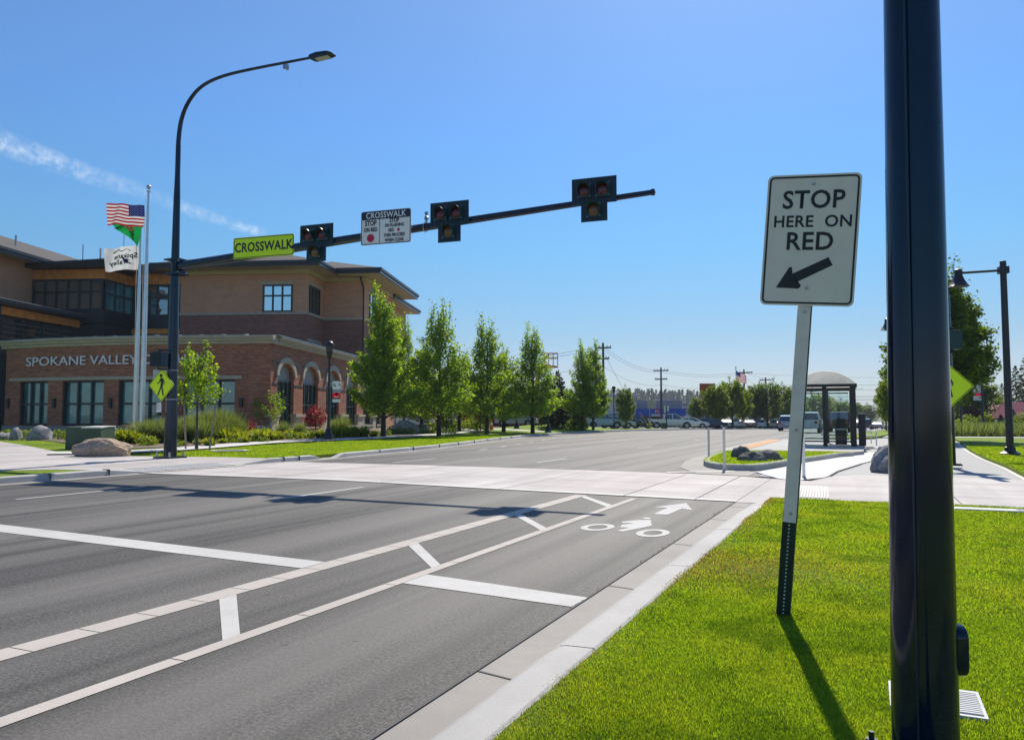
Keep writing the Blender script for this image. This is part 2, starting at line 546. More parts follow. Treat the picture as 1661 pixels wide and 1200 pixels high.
def rock_mat(name, a, b, crack):
    m, nt, out = base_mat(name)
    co = coord(nt)
    f = noise(nt, co, 2.4, 8, 0.65)
    g = noise(nt, co, 14, 5, 0.7)
    c = mixc(nt, ramp(nt, f, [(0.3, 0.0), (0.7, 1.0)]), a, b)
    c = mixc(nt, ramp(nt, g, [(0.36, 0.75), (0.52, 0.0)]), c, crack)
    p = principled(nt, out, c, 0.9, 0, 0.2)
    bump(nt, p, g, 0.9, 0.03)
    MATS[name] = m


rock_mat("rock_sand", (0.36, 0.26, 0.19), (0.58, 0.45, 0.34), (0.20, 0.14, 0.10))
rock_mat("rock_grey", (0.20, 0.20, 0.21), (0.40, 0.40, 0.41), (0.07, 0.07, 0.075))
rock_mat("rock_dark", (0.12, 0.11, 0.10), (0.27, 0.25, 0.23), (0.05, 0.048, 0.045))

# ------------------------------------------------------------------ mesh helpers
class MB:
    """collects shapes, then links them as ONE mesh object; every shape may name its own material"""

    def __init__(s):
        s.v, s.f, s.m, s.names = [], [], [], []
        s.cur = None

    def use(s, m):
        s.cur = m
        return s

    def _mi(s):
        if s.cur not in s.names:
            s.names.append(s.cur)
        return s.names.index(s.cur)

    def add(s, vs, fs):
        o = len(s.v)
        s.v += [tuple(p) for p in vs]
        mi = s._mi()
        for f in fs:
            s.f.append(tuple(i + o for i in f))
            s.m.append(mi)
        return s

    def box(s, x0, x1, y0, y1, z0, z1, mtx=None):
        vs = [(x, y, z) for x in (x0, x1) for y in (y0, y1) for z in (z0, z1)]
        if mtx is not None:
            vs = [tuple(mtx @ Vector(p)) for p in vs]
        return s.add(vs, [(0, 1, 3, 2), (4, 6, 7, 5), (0, 4, 5, 1), (2, 3, 7, 6), (0, 2, 6, 4), (1, 5, 7, 3)])

    def bar(s, p0, p1, w, h=None, upv=(0, 0, 1)):
        """rectangular bar from p0 to p1"""
        h = h or w
        a, b = Vector(p0), Vector(p1)
        d = (b - a).normalized()
        u = Vector(upv)
        if abs(d.dot(u)) > 0.98:
            u = Vector((1, 0, 0))
        x = d.cross(u).normalized() * w / 2
        y = x.cross(d).normalized() * h / 2
        vs = [a - x - y, a + x - y, a + x + y, a - x + y, b - x - y, b + x - y, b + x + y, b - x + y]
        return s.add(vs, [(3, 2, 1, 0), (4, 5, 6, 7), (0, 1, 5, 4), (1, 2, 6, 5), (2, 3, 7, 6), (3, 0, 4, 7)])

    def tube(s, path, rad, n=12, caps=True):
        P = [Vector(p) for p in path]
        if not isinstance(rad, (list, tuple)):
            rad = [rad] * len(P)
        vs, fs = [], []
        ref = None
        for i, p in enumerate(P):
            d = (P[min(i + 1, len(P) - 1)] - P[max(i - 1, 0)])
            d = d.normalized() if d.length > 1e-9 else Vector((0, 0, 1))
            if ref is None:
                ref = Vector((1, 0, 0)) if abs(d.x) < 0.9 else Vector((0, 1, 0))
            x = (ref - d * ref.dot(d)).normalized()
            y = d.cross(x)
            ref = x
            for k in range(n):
                a = 2 * PI * k / n
                vs.append(p + (x * math.cos(a) + y * math.sin(a)) * rad[i])
        for i in range(len(P) - 1):
            for k in range(n):
                k2 = (k + 1) % n
                fs.append((i * n + k, i * n + k2, (i + 1) * n + k2, (i + 1) * n + k))
        if caps:
            fs.append(tuple(range(n - 1, -1, -1)))
            e = (len(P) - 1) * n
            fs.append(tuple(range(e, e + n)))
        return s.add(vs, fs)

    def lathe(s, prof, c=(0, 0, 0), n=16, caps=True):
        vs, fs = [], []
        for r, z in prof:
            for k in range(n):
                a = 2 * PI * k / n
                vs.append((c[0] + r * math.cos(a), c[1] + r * math.sin(a), c[2] + z))
        for i in range(len(prof) - 1):
            for k in range(n):
                k2 = (k + 1) % n
                fs.append((i * n + k, i * n + k2, (i + 1) * n + k2, (i + 1) * n + k))
        if caps:
            fs.append(tuple(range(n - 1, -1, -1)))
            e = (len(prof) - 1) * n
            fs.append(tuple(range(e, e + n)))
        return s.add(vs, fs)

    def prism(s, poly, a, b, axis='y'):
        """poly of 2-D points swept from a to b along axis: y (poly = x,z), x (poly = y,z), z (poly = x,y)"""
        def P(p, t):
            return {'y': (p[0], t, p[1]), 'x': (t, p[0], p[1]), 'z': (p[0], p[1], t)}[axis]
        n = len(poly)
        vs = [P(p, a) for p in poly] + [P(p, b) for p in poly]
        fs = [tuple(range(n - 1, -1, -1)), tuple(range(n, 2 * n))]
        fs += [(i, (i + 1) % n, n + (i + 1) % n, n + i) for i in range(n)]
        return s.add(vs, fs)

    def grid(s, fn, nu, nv):
        vs = [fn(i / nu, j / nv) for j in range(nv + 1) for i in range(nu + 1)]
        fs = [(j * (nu + 1) + i, j * (nu + 1) + i + 1, (j + 1) * (nu + 1) + i + 1, (j + 1) * (nu + 1) + i) for j in range(nv) for i in range(nu)]
        return s.add(vs, fs)

    def build(s, name, m=None, parent=None, smooth=None, bevel=0.0, loc=None, rot=None):
        me = bpy.data.meshes.new(name)
        me.from_pydata(s.v, [], s.f)
        names = [n or m for n in s.names] or [m]
        for n in names:
            me.materials.append(MATS[n])
        if len(names) > 1:
            me.polygons.foreach_set("material_index", s.m)
        bm = bmesh.new()
        bm.from_mesh(me)
        bmesh.ops.recalc_face_normals(bm, faces=bm.faces)
        if bevel:
            es = [e for e in bm.edges if len(e.link_faces) == 2 and e.calc_face_angle(0) > 0.6]
            bmesh.ops.bevel(bm, geom=es, offset=bevel, segments=2, affect='EDGES', profile=0.6)
        bm.to_mesh(me)
        bm.free()
        o = bpy.data.objects.new(name, me)
        COL.objects.link(o)
        if parent is not None:
            o.parent = parent
        if loc is not None:
            o.location = loc
        if rot is not None:
            o.rotation_euler = rot
        if smooth is not None:
            me.shade_smooth()
            try:
                me.set_sharp_from_angle(angle=R(smooth))
            except Exception:
                pass
        return o


def tag(o, label=None, cat=None, group=None, kind=None):
    if label:
        o["label"] = label
    if cat:
        o["category"] = cat
    if group:
        o["group"] = group
    if kind:
        o["kind"] = kind
    return o


def thing(name, label, cat, loc=(0, 0, 0), rz=0.0, group=None):
    o = bpy.data.objects.new(name, None)
    COL.objects.link(o)
    o.location = loc
    o.rotation_euler = (0, 0, rz)
    o.empty_display_size = 0.3
    return tag(o, label, cat, group)


CHILDREN = {}


def copy_tree(o, loc=None, rz=None, label=None, scale=None, group=None, mats=None):
    def rec(src, par):
        c = src.copy()
        COL.objects.link(c)
        if par is not None:
            c.parent = par
        for ch in [x for x in COL.objects if x.parent == src]:
            rec(ch, c)
        return c
    c = rec(o, None)
    if loc is not None:
        c.location = loc
    if rz is not None:
        c.rotation_euler = (0, 0, rz)
    if scale is not None:
        c.scale = scale if isinstance(scale, tuple) else (scale,) * 3
    if label:
        c["label"] = label
    if group:
        c["group"] = group
    return c


def struct(name, mb, m, smooth=None):
    return tag(mb.build(name, m, None, smooth), kind='structure')


def np_mesh(name, verts, faces, m, parent=None):
    """quads or triangles from numpy arrays"""
    me = bpy.data.meshes.new(name)
    k = faces.shape[1]
    me.vertices.add(len(verts))
    me.vertices.foreach_set("co", verts.astype(np.float32).ravel())
    me.loops.add(faces.size)
    me.loops.foreach_set("vertex_index", faces.astype(np.int32).ravel())
    me.polygons.add(len(faces))
    me.polygons.foreach_set("loop_start", np.arange(0, faces.size, k, dtype=np.int32))
    me.polygons.foreach_set("loop_total", np.full(len(faces), k, dtype=np.int32))
    me.update(calc_edges=True)
    me.materials.append(MATS[m])
    o = bpy.data.objects.new(name, me)
    COL.objects.link(o)
    if parent is not None:
        o.parent = parent
    return o


def text_data(s, size=1.0, sx=1.0, bold=0.0, extrude=0.0, align='CENTER', spacing=1.0, lines=1.0, res=3):
    """mesh of a line of lettering lying in the xz plane, facing -y"""
    cu = bpy.data.curves.new("lettering", 'FONT')
    cu.body = s
    cu.size = size
    cu.align_x = align
    cu.align_y = 'CENTER'
    cu.extrude = extrude
    cu.offset = bold
    cu.space_character = spacing
    cu.space_line = lines
    cu.resolution_u = res
    t = bpy.data.objects.new("lettering", cu)
    COL.objects.link(t)
    me = bpy.data.meshes.new_from_object(t.evaluated_get(bpy.context.evaluated_depsgraph_get()))
    bpy.data.objects.remove(t)
    bpy.data.curves.remove(cu)
    me.transform(Matrix.Rotation(R(90), 4, 'X') @ Matrix.Diagonal((sx, 1, 1, 1)))
    return me


def text(s, m, parent, loc, name="lettering", **kw):
    me = text_data(s, **kw)
    me.materials.clear()
    me.materials.append(MATS[m])
    o = bpy.data.objects.new(name, me)
    COL.objects.link(o)
    o.parent = parent
    o.location = loc
    return o


def rrect(w, h, r, n=5, cx=0.0, cz=0.0):
    pts = []
    for (x, z, a0) in ((w / 2 - r, h / 2 - r, 0), (-w / 2 + r, h / 2 - r, 90), (-w / 2 + r, -h / 2 + r, 180), (w / 2 - r, -h / 2 + r, 270)):
        for k in range(n + 1):
            a = R(a0 + 90 * k / n)
            pts.append((cx + x + r * math.cos(a), cz + z + r * math.sin(a)))
    return pts


def ring_flat(mb, outer, inner, y):
    """flat frame between two outlines of equal length, in the xz plane"""
    n = len(outer)
    vs = [(p[0], y, p[1]) for p in outer] + [(p[0], y, p[1]) for p in inner]
    return mb.add(vs, [(i, (i + 1) % n, n + (i + 1) % n, n + i) for i in range(n)])


def disc(mb, cx, cz, r, y, n=20):
    return mb.add([(cx + r * math.cos(2 * PI * k / n), y, cz + r * math.sin(2 * PI * k / n)) for k in range(n)], [tuple(range(n))])


def sstep(a, b, x):
    t = max(0.0, min(1.0, (x - a) / (b - a)))
    return t * t * (3 - 2 * t)


def road_z(y):
    """the street runs level, then drops gently into the distance"""
    if y < 60:
        return 0.0
    if y < 110:
        return -0.0125 * (y - 60) ** 2 / 100.0
    if y < 420:
        return -0.3125 - 0.0125 * (y - 110)
    return -4.19


KERB_L = [(-60, -17.4), (22.5, -17.43), (30.8, -18.25), (36, -19.3), (42.3, -20.7), (50, -22.2), (60, -22.9), (70, -22.5), (78, -21.9), (86, -20.9), (97.8, -19.4), (110, -18.9), (122, -17.35), (134, -14.8), (149, -11.7), (178, -7.8), (240, -4.1), (420, 3), (3000, 60)]
KERB_R = [(-60, -2.12), (19.2, -2.12), (22.5, -4.3), (25.9, -5.45), (28.4, -5.7), (33, -5.5), (47, -5.3), (51, -4.6), (56, -2.2), (62, -1.5), (85, 0.5), (120, 4), (180, 9), (420, 20), (3000, 120)]


def interp(tab, y):
    for (a, xa), (b, xb) in zip(tab, tab[1:]):
        if a <= y <= b:
            return xa + (xb - xa) * (y - a) / (b - a)
    return tab[-1][1] if y > tab[-1][0] else tab[0][1]


def gz(x, y):
    z = road_z(y)
    rise = 0.12 * sstep(-20.5, -34.0, x) * sstep(-40, 5, y) * (1 - sstep(75, 110, y))
    mound = 0.55 * math.exp(-(((x + 29.0) / 4.0) ** 2 + ((y - 73) / 6.0) ** 2))
    hill = 0.0
    if y > 300:
        a, r = -math.atan2(x, y), math.hypot(x, y)
        hill = 24.0 * sstep(550, 1000, r) * sstep(0.06, 0.20, a) + 14.0 * sstep(1500, 2200, r)
    return z + rise + mound + hill


def poly_sheet(name, pts, dz, m, kind='structure', cut=0.0, base=gz, skirt=None):
    """flat polygon draped on the ground at height dz; cut > 0 slices it so that it follows the relief"""
    if skirt is None:
        skirt = dz + 0.12 if dz > 0.02 else 0
    bm = bmesh.new()
    vs = [bm.verts.new((x, y, 0)) for x, y in pts]
    bm.faces.new(vs)
    if cut:
        x0, x1 = min(p[0] for p in pts), max(p[0] for p in pts)
        y0, y1 = min(p[1] for p in pts), max(p[1] for p in pts)
        for ax, lo, hi in ((0, x0, x1), (1, y0, y1)):
            t = lo + cut
            while t < hi:
                co = (t, 0, 0) if ax == 0 else (0, t, 0)
                no = (1, 0, 0) if ax == 0 else (0, 1, 0)
                bmesh.ops.bisect_plane(bm, geom=bm.verts[:] + bm.edges[:] + bm.faces[:], plane_co=co, plane_no=no)
                t += cut
    bmesh.ops.triangulate(bm, faces=bm.faces[:])
    for v in bm.verts:
        v.co.z = base(v.co.x, v.co.y) + dz
    bmesh.ops.recalc_face_normals(bm, faces=bm.faces)
    for f in bm.faces:
        if f.normal.z < 0:
            f.normal_flip()
    if skirt:
        ex = bmesh.ops.extrude_edge_only(bm, edges=[e for e in bm.edges if e.is_boundary])
        for v in ex["geom"]:
            if isinstance(v, bmesh.types.BMVert):
                v.co.z -= skirt
    me = bpy.data.meshes.new(name)
    bm.to_mesh(me)
    bm.free()
    me.materials.append(MATS[m])
    o = bpy.data.objects.new(name, me)
    COL.objects.link(o)
    return tag(o, kind=kind)


def ribbon(name, ys, left, right, dz, m, nx=1, base=gz):
    mb = MB()
    rows = []
    for y in ys:
        l, r = (left(y) if callable(left) else left), (right(y) if callable(right) else right)
        rows.append([(l + (r - l) * k / nx, y) for k in range(nx + 1)])
    vs = [(x, y, base(x, y) + dz) for row in rows for x, y in row]
    w = nx + 1
    fs = [(j * w + i, j * w + i + 1, (j + 1) * w + i + 1, (j + 1) * w + i) for j in range(len(rows) - 1) for i in range(nx)]
    mb.add(vs, fs)
    if dz > 0.05:
        lo = [(x, y, z - dz - 0.12) for x, y, z in vs]
        n = len(rows)
        rim = [i for i in range(w)] + [j * w + w - 1 for j in range(1, n)] + [(n - 1) * w + i for i in range(w - 2, -1, -1)] + [j * w for j in range(n - 2, 0, -1)]
        k = len(vs)
        mb.add([vs[i] for i in rim] + [lo[i] for i in rim], [(i, (i + 1) % len(rim), len(rim) + (i + 1) % len(rim), len(rim) + i) for i in range(len(rim))])
    return struct(name, mb, m)


def kerb(name, path, prof, m, side=1, drops=None, closed=False, base=gz, joint=3.0):
    """profile (offset, z) swept along a ground path; offset counts to the right of travel (side=1); drops = height factor per point"""
    mb = MB()
    n = len(path)
    vs = []
    for i, (x, y) in enumerate(path):
        a = path[(i - 1) % n] if (closed or i > 0) else path[i]
        b = path[(i + 1) % n] if (closed or i < n - 1) else path[i]
        d = Vector((b[0] - a[0], b[1] - a[1])).normalized()
        r = Vector((d.y, -d.x)) * side
        k = drops[i] if drops else 1.0
        for o, z in prof:
            px, py = x + r.x * o, y + r.y * o
            vs.append((px, py, base(x, y) + (z * k if z > 0 else z)))
    w = len(prof)
    segs = n if closed else n - 1
    fs = [(i * w + k, i * w + k + 1, ((i + 1) % n) * w + k + 1, ((i + 1) % n) * w + k) for i in range(segs) for k in range(w - 1)]
    mb.add(vs, fs)
    return struct(name, mb, m)


def smooth_path(pts, sub=6, closed=False):
    """Catmull-Rom through 2-D points"""
    out = []
    n = len(pts)
    rng = range(n) if closed else range(n - 1)
    for i in rng:
        p0 = pts[(i - 1) % n] if closed or i > 0 else pts[i]
        p1, p2 = pts[i], pts[(i + 1) % n]
        p3 = pts[(i + 2) % n] if closed or i < n - 2 else p2
        for k in range(sub):
            t = k / sub
            out.append(tuple(0.5 * ((2 * p1[c]) + (-p0[c] + p2[c]) * t + (2 * p0[c] - 5 * p1[c] + 4 * p2[c] - p3[c]) * t * t + (-p0[c] + 3 * p1[c] - 3 * p2[c] + p3[c]) * t ** 3) for c in range(len(p1))))
    if not closed:
        out.append(tuple(pts[-1]))
    return out


def rock(name, label, loc, size, rz, m, seed, group=None, sub=4, rough=0.16, flat=0.35, boxy=0.0):
    bm = bmesh.new()
    bmesh.ops.create_icosphere(bm, subdivisions=sub, radius=1.0)
    from mathutils import noise as mn
    off = Vector((seed * 7.3, seed * 3.1, seed * 1.7))
    rg = random.Random(seed)
    cuts = []
    for _ in range(11):
        d = Vector((rg.uniform(-1, 1), rg.uniform(-1, 1), rg.uniform(-0.4, 1))).normalized()
        cuts.append((d, rg.uniform(0.70, 0.95)))
    for v in bm.verts:
        p = v.co.copy()
        if boxy:
            q = (abs(p.x) ** 4 + abs(p.y) ** 4 + abs(p.z) ** 4) ** 0.25
            p = p * (1 - boxy + boxy / q) * 0.92
        for d, t in cuts:
            e = p.dot(d) - t
            if e > 0:
                p -= d * e * 0.85
        p += p.normalized() * (mn.fractal(p * 1.6 + off, 0.8, 2.1, 5) * rough)
        if p.z < -flat:
            p.z = -flat + (p.z + flat) * 0.1
        v.co = Vector((p.x * size[0] / 2, p.y * size[1] / 2, (p.z + flat) * size[2] / (1 + flat)))
    me = bpy.data.meshes.new(name)
    bm.to_mesh(me)
    bm.free()
    me.shade_smooth()
    me.set_sharp_from_angle(angle=R(38))
    me.materials.append(MATS[m])
    o = bpy.data.objects.new(name, me)
    COL.objects.link(o)
    o.location = loc
    o.rotation_euler = (0, 0, rz)
    return tag(o, label, "boulder", group)

# ------------------------------------------------------------------ ground, street, kerbs, markings
YS = [-60, -20, -10, -5, 0, 3, 6, 9, 12, 14.4, 17, 19.5, 20.5, 21.5, 22.5, 24, 26, 28, 30, 33, 36, 39, 42, 46, 50, 54, 58, 62, 66, 70, 75, 80, 85, 90,
      95, 100, 105, 110, 120, 130, 145, 160, 180, 200, 230, 260, 300, 350, 420]
FAR = [450, 550, 700, 850, 1000, 1150, 1300, 1500, 1800, 2300, 3000]
gx = [-2600, -1800, -1200, -800, -500, -300, -200, -140, -100, -80, -65, -55, -48, -42, -38, -34, -31, -28, -25, -22, -18, -14, -9, -5, -2, 1, 4, 8, 14, 22, 35, 55, 90, 150, 260, 450, 800, 1400, 2200]
mb = MB()
gy = [-400, -150] + YS + FAR
mb.add([(x, y, gz(x, y) - 0.10) for y in gy for x in gx],
       [(j * len(gx) + i, j * len(gx) + i + 1, (j + 1) * len(gx) + i + 1, (j + 1) * len(gx) + i) for j in range(len(gy) - 1) for i in range(len(gx) - 1)])
struct("terrain", mb, "terrain")

near = [y for y in YS if y <= 14.4]
mid = [14.4, 17, 19.5, 20.1]
beyond = [20.1, 20.5, 21.5] + [y for y in YS if y > 22]
ribbon("road", near + [15.2], -17.45, -2.12, 0.0, "asphalt", 6)
ribbon("road", beyond, lambda y: interp(KERB_L, y) - 0.02, lambda y: interp(KERB_R, y) + 1.3 * (1 - sstep(28, 34, y)), 0.0, "asphalt", 6)
# raised concrete crosswalk, its two pale edge bands, and its saw-cut joints
CW0 = [(-17.45, 14.45), (-11.2, 14.75), (-6.6, 14.3), (-2.12, 13.98), (-1.48, 13.9)]
CW1 = [(-1.95, 19.4), (-2.9, 20.0), (-5.0, 20.35), (-8.0, 20.4), (-12.0, 20.4), (-17.45, 20.1)]
poly_sheet("crosswalk", CW0 + CW1, 0.008, "concrete_pink")
mb = MB()
for (a, b) in zip(CW0[:3], CW0[1:4]):
    mb.add([(a[0], a[1] + 0.01, .013), (b[0], b[1] + 0.01, .013), (b[0], b[1] + 0.27, .013), (a[0], a[1] + 0.27, .013)], [(0, 1, 2, 3)])
struct("road_marking", mb, "concrete_white")
mb = MB()


def strip(mb, a, b, w, z=0.013):
    d = Vector((b[0] - a[0], b[1] - a[1])).normalized()
    q = Vector((-d.y, d.x)) * w / 2
    n = max(1, int((Vector(b) - Vector(a)).length / 8))
    for i in range(n):
        s0 = Vector(a).lerp(Vector(b), i / n)
        s1 = Vector(a).lerp(Vector(b), (i + 1) / n)
        mb.add([(p.x, p.y, gz(p.x, p.y) + z) for p in (s0 - q, s1 - q, s1 + q, s0 + q)], [(0, 1, 2, 3)])


for x in (-2.85, -4.2, -6.9, -10.0, -13.2, -15.6):
    y0 = interp([(p[0], p[1]) for p in CW0], x)
    strip(mb, (x, y0 + 0.02), (x - 0.05, 20.0), 0.014, 0.017)
for (a, b) in (((-17.3, 15.55), (-6.6, 15.45)), ((-6.6, 15.45), (-2.15, 15.05)), ((-17.3, 19.2), (-8, 19.35)), ((-8, 19.35), (-2.4, 18.75)), ((-17.3, 17.3), (-2.15, 17.1))):
    strip(mb, a, b, 0.012, 0.017)
struct("crosswalk_joint", mb, "joint_dark")

# markings: bike lane line, buffer line and hatches, stop bars, lane dashes
mb = MB()
for y0, y1 in ((-14, 13.85),):
    y = y0
    while y < y1:
        e = min(y + 1.17, y1)
        strip(mb, (-3.90, y), (-3.90 + 0.002 * (e - y), e - 0.012), 0.125, 0.004)
        y = e
y = -14
while y < 13.95:
    e = min(y + 0.48, 14.02)
    strip(mb, (-4.985, y), (-4.985, e - 0.010), 0.235, 0.004)
    y = e
struct("road_marking", mb, "paint_buff")
mb = MB()
for a, b, c, d in ((4.83, 5.02, 3.97, 4.13), (7.71, 7.92, 6.70, 6.88), (10.69, 10.90, 9.50, 9.72), (13.66, 13.88, 12.37, 12.66), (1.85, 2.04, 1.0, 1.17)):
    mb.add([(x, y, 0.004) for x, y in ((-4.865, a), (-3.962, c), (-3.962, d), (-4.865, b))], [(0, 1, 2, 3)])
mb.add([(x, y, 0.0045) for x, y in [(-11.2, 6.45), (-5.11, 6.14), (-5.11, 6.50), (-11.2, 6.86)]], [(0, 1, 2, 3)])
mb.add([(x, y, 0.0045) for x, y in [(-13.6, 6.75), (-11.2, 6.45), (-11.2, 6.86), (-13.6, 7.08)]], [(0, 1, 2, 3)])
mb.add([(x, y, 0.0045) for x, y in [(-3.83, 5.98), (-2.14, 5.80), (-2.14, 6.15), (-3.83, 6.40)]], [(0, 1, 2, 3)])
for x, y_first in ((-9.75, 10.9), (-14.0, 9.0)):
    for k in range(-1, 6):
        strip(mb, (x, y_first + k * 12.2), (x, y_first + k * 12.2 + 2.75), 0.10, 0.004)
for k in range(24):
    y0 = 30.5 + k * 3.6
    xx = interp(KERB_L, y0) + 2.6
    strip(mb, (xx, y0), (interp(KERB_L, y0 + 1.2) + 2.6, y0 + 1.2), 0.12, 0.004)
for k in range(6):
    strip(mb, (-5.05, 60 + k * 12), (-5.05, 63 + k * 12), 0.10, 0.004)
strip(mb, (-14.6, 66), (-11.5, 66), 0.35, 0.004)
struct("road_marking", mb, "paint_white")
# bike symbol and arrow
mb = MB()
for (cx, cy, ox, oy, ix, iy) in ((-3.35, 10.06, .215, .345, .125, .20), (-2.54, 9.86, .205, .345, .115, .20)):
    n = 28
    vs = [(cx + ox * math.cos(2 * PI * k / n), cy + oy * math.sin(2 * PI * k / n), .0045) for k in range(n)]
    vs += [(cx + ix * math.cos(2 * PI * k / n), cy + iy * math.sin(2 * PI * k / n), .0045) for k in range(n)]
    mb.add(vs, [(i, (i + 1) % n, n + (i + 1) % n, n + i) for i in range(n)])
poly_sheet("road_marking", [(-3.25, 12.62), (-2.88, 13.47), (-2.57, 12.49), (-2.77, 12.63), (-2.80, 11.76), (-3.02, 11.74), (-3.01, 12.66)], .0045, "paint_white")
poly_sheet("road_marking", [(-3.21, 10.72), (-3.06, 10.98), (-2.89, 11.09), (-2.72, 10.5), (-2.80, 10.21), (-2.93, 9.80), (-3.03, 9.87), (-2.95, 10.2), (-3.07, 10.16), (-3.12, 10.44), (-3.00, 10.62), (-3.17, 10.60)], .0045, "paint_white")
poly_sheet("road_marking", [(-3.05, 11.2), (-3.02, 11.34), (-2.91, 11.28), (-2.93, 11.14), (-3.01, 11.14)], .0045, "paint_white")
struct("road_marking", mb, "paint_white")

# near gutter pan and rolled kerb
ribbon("gutter", [-20, -5, 0, 4, 8, 12, 14], -2.12, -1.84, 0.006, "concrete_gutter")
ribbon("gutter", [13.9, 16, 18, 19.4], -2.12, -1.46, 0.012, "concrete_pink")
mb = MB()
for y in (1.6, 4.1, 6.62, 9.1, 11.5, 13.2):
    strip(mb, (-2.12, y + .02), (-1.84, y - .04), 0.016, 0.010)
strip(mb, (-2.118, -14), (-2.118, 19.4), 0.012, 0.0145)
struct("gutter_joint", mb, "joint_dark")
# crumbling asphalt edge along the gutter
mb = MB()
re_ = random.Random(12)
y, pts = -3.0, []
while y < 13.95:
    pts.append((-2.115, -2.132 - abs(re_.gauss(0, 0.016)), y))
    y += re_.uniform(0.02, 0.07)
vs = [(a, q, 0.0075) for a, _, q in pts] + [(b, q, 0.0075) for _, b, q in pts]
n = len(pts)
mb.add(vs, [(i, i + 1, n + i + 1, n + i) for i in range(n - 1)])
struct("gutter_joint", mb, "joint_dark")
KP = [(0, 0), (0.06, 0.075), (0.13, 0.118), (0.17, 0.126), (0.34, 0.130), (0.36, 0.115), (0.36, -0.08)]
ys = [-20, -6, 0.2, 1.8, 4.43, 7.18, 9.7, 12.2, 13.2, 13.9]
for a, b in zip(ys, ys[1:]):
    d = [1, 1] if b < 12 else ([1, 0.86] if b < 13 else ([0.86, .45] if b < 13.5 else [.45, 0.12]))
    kerb("kerb", [(-1.85, a + .006), (-1.85, b - .006)], KP, "concrete_kerb", 1, d)

# a tarred paving seam and a thin crack in the asphalt
mb = MB()
for x0, ya, yb, amp, w in ((-11.9, -2.0, 14.2, 0.012, 0.010), (-7.35, 6.9, 14.0, 0.05, 0.006)):
    pts, y, x = [], ya, x0
    while y < yb:
        pts.append((x, y, w * re_.uniform(0.3, 1.2)))
        y += re_.uniform(0.08, 0.2)
        x += re_.gauss(0, amp * 0.4) + (x0 - x) * 0.12
    n = len(pts)
    vs = [(a - c, b, 0.0035) for a, b, c in pts] + [(a + c, b, 0.0035) for a, b, c in pts]
    mb.add(vs, [(i, i + 1, n + i + 1, n + i) for i in range(n - 1)])
struct("road_crack", mb, "road_seam")

# left kerb with the lowered crossing and the drain cut, then the long curve
KL = [(-0.0, 0), (-0.03, 0.13), (-0.06, 0.15), (-0.24, 0.155), (-0.26, 0.13), (-0.26, -0.1)]
LK = [(-17.43, -60, 1), (-17.43, 0, 1), (-17.43, 13.2, 1), (-17.43, 13.7, .9), (-17.43, 14.8, .12), (-17.43, 17.8, .12), (-17.43, 19.3, .95), (-17.43, 21.5, 1), (-17.43, 22.0, .15), (-17.43, 22.7, .12),
      (-17.45, 23.3, 1)] + [(interp(KERB_L, y), y, 1) for y in (27, 30.8, 33, 36, 39, 42.3, 46, 50, 55, 60, 66, 75, 86, 97.8, 110, 122, 134, 149, 178, 240, 420)]
kerb("kerb", [(p[0], p[1]) for p in LK], [(-o, z) for o, z in KL], "concrete_kerb", -1, [p[2] for p in LK])
ribbon("gutter", [20.2, 21.5, 23, 27, 30.8, 33, 36, 39, 42.3, 46, 50, 55, 60, 66, 75, 86, 97.8, 110, 122, 134, 149, 178, 240, 420], lambda y: interp(KERB_L, y), lambda y: interp(KERB_L, y) + 0.42, 0.005, "concrete_gutter")
ribbon("gutter", [-60, 0, 9, 13.7, 14.4], -17.43, -17.05, 0.005, "concrete_gutter")
mb = MB()
for y in (6.0, 9.0, 12.0, 13.55, 20.0, 20.75, 26, 29, 32, 35, 38, 41, 44, 47, 50, 53):
    x = interp(KERB_L, y)
    mb.box(x - 0.245, x + 0.006, y - .012, y + .012, -.02, 0.162)
struct("kerb_joint", mb, "joint_dark")

# lawns and pavements on the left
lk = lambda y: interp(KERB_L, y) - 0.25
LY = [21.9, 23.3, 27, 30.8, 33, 36, 39, 42.3, 46, 50, 55, 60, 63, 66, 69, 72, 75, 78, 81, 86, 92, 97.8, 104, 110, 122, 134, 149, 178, 240]
ribbon("lawn", [19.4, 20.4, 21.9], -34, -17.68, 0.125, "lawn_far", 16)
ribbon("lawn", LY, lambda y: lk(y) - 24, lk, 0.13, "lawn_far", 22)
ribbon("lawn", [-40, -10, 0, 6, 10, 13.35], -19.6, -17.68, 0.13, "lawn_far", 3)
ribbon("lawn", [-10, 0, 6, 10, 14, 17, 19.4], -60, -19.55, 0.115, "lawn_far", 18)
ribbon("lawn", [19.4, 22, 26, 30], -60, -33.9, 0.115, "lawn_far", 14)
def ramp_z(x, y):
    k = sstep(13.4, 14.6, y) * (1 - sstep(17.9, 19.3, y))
    return gz(x, y) - 0.118 * k * max(0.0, min(1.0, (x + 19.6) / 1.9))


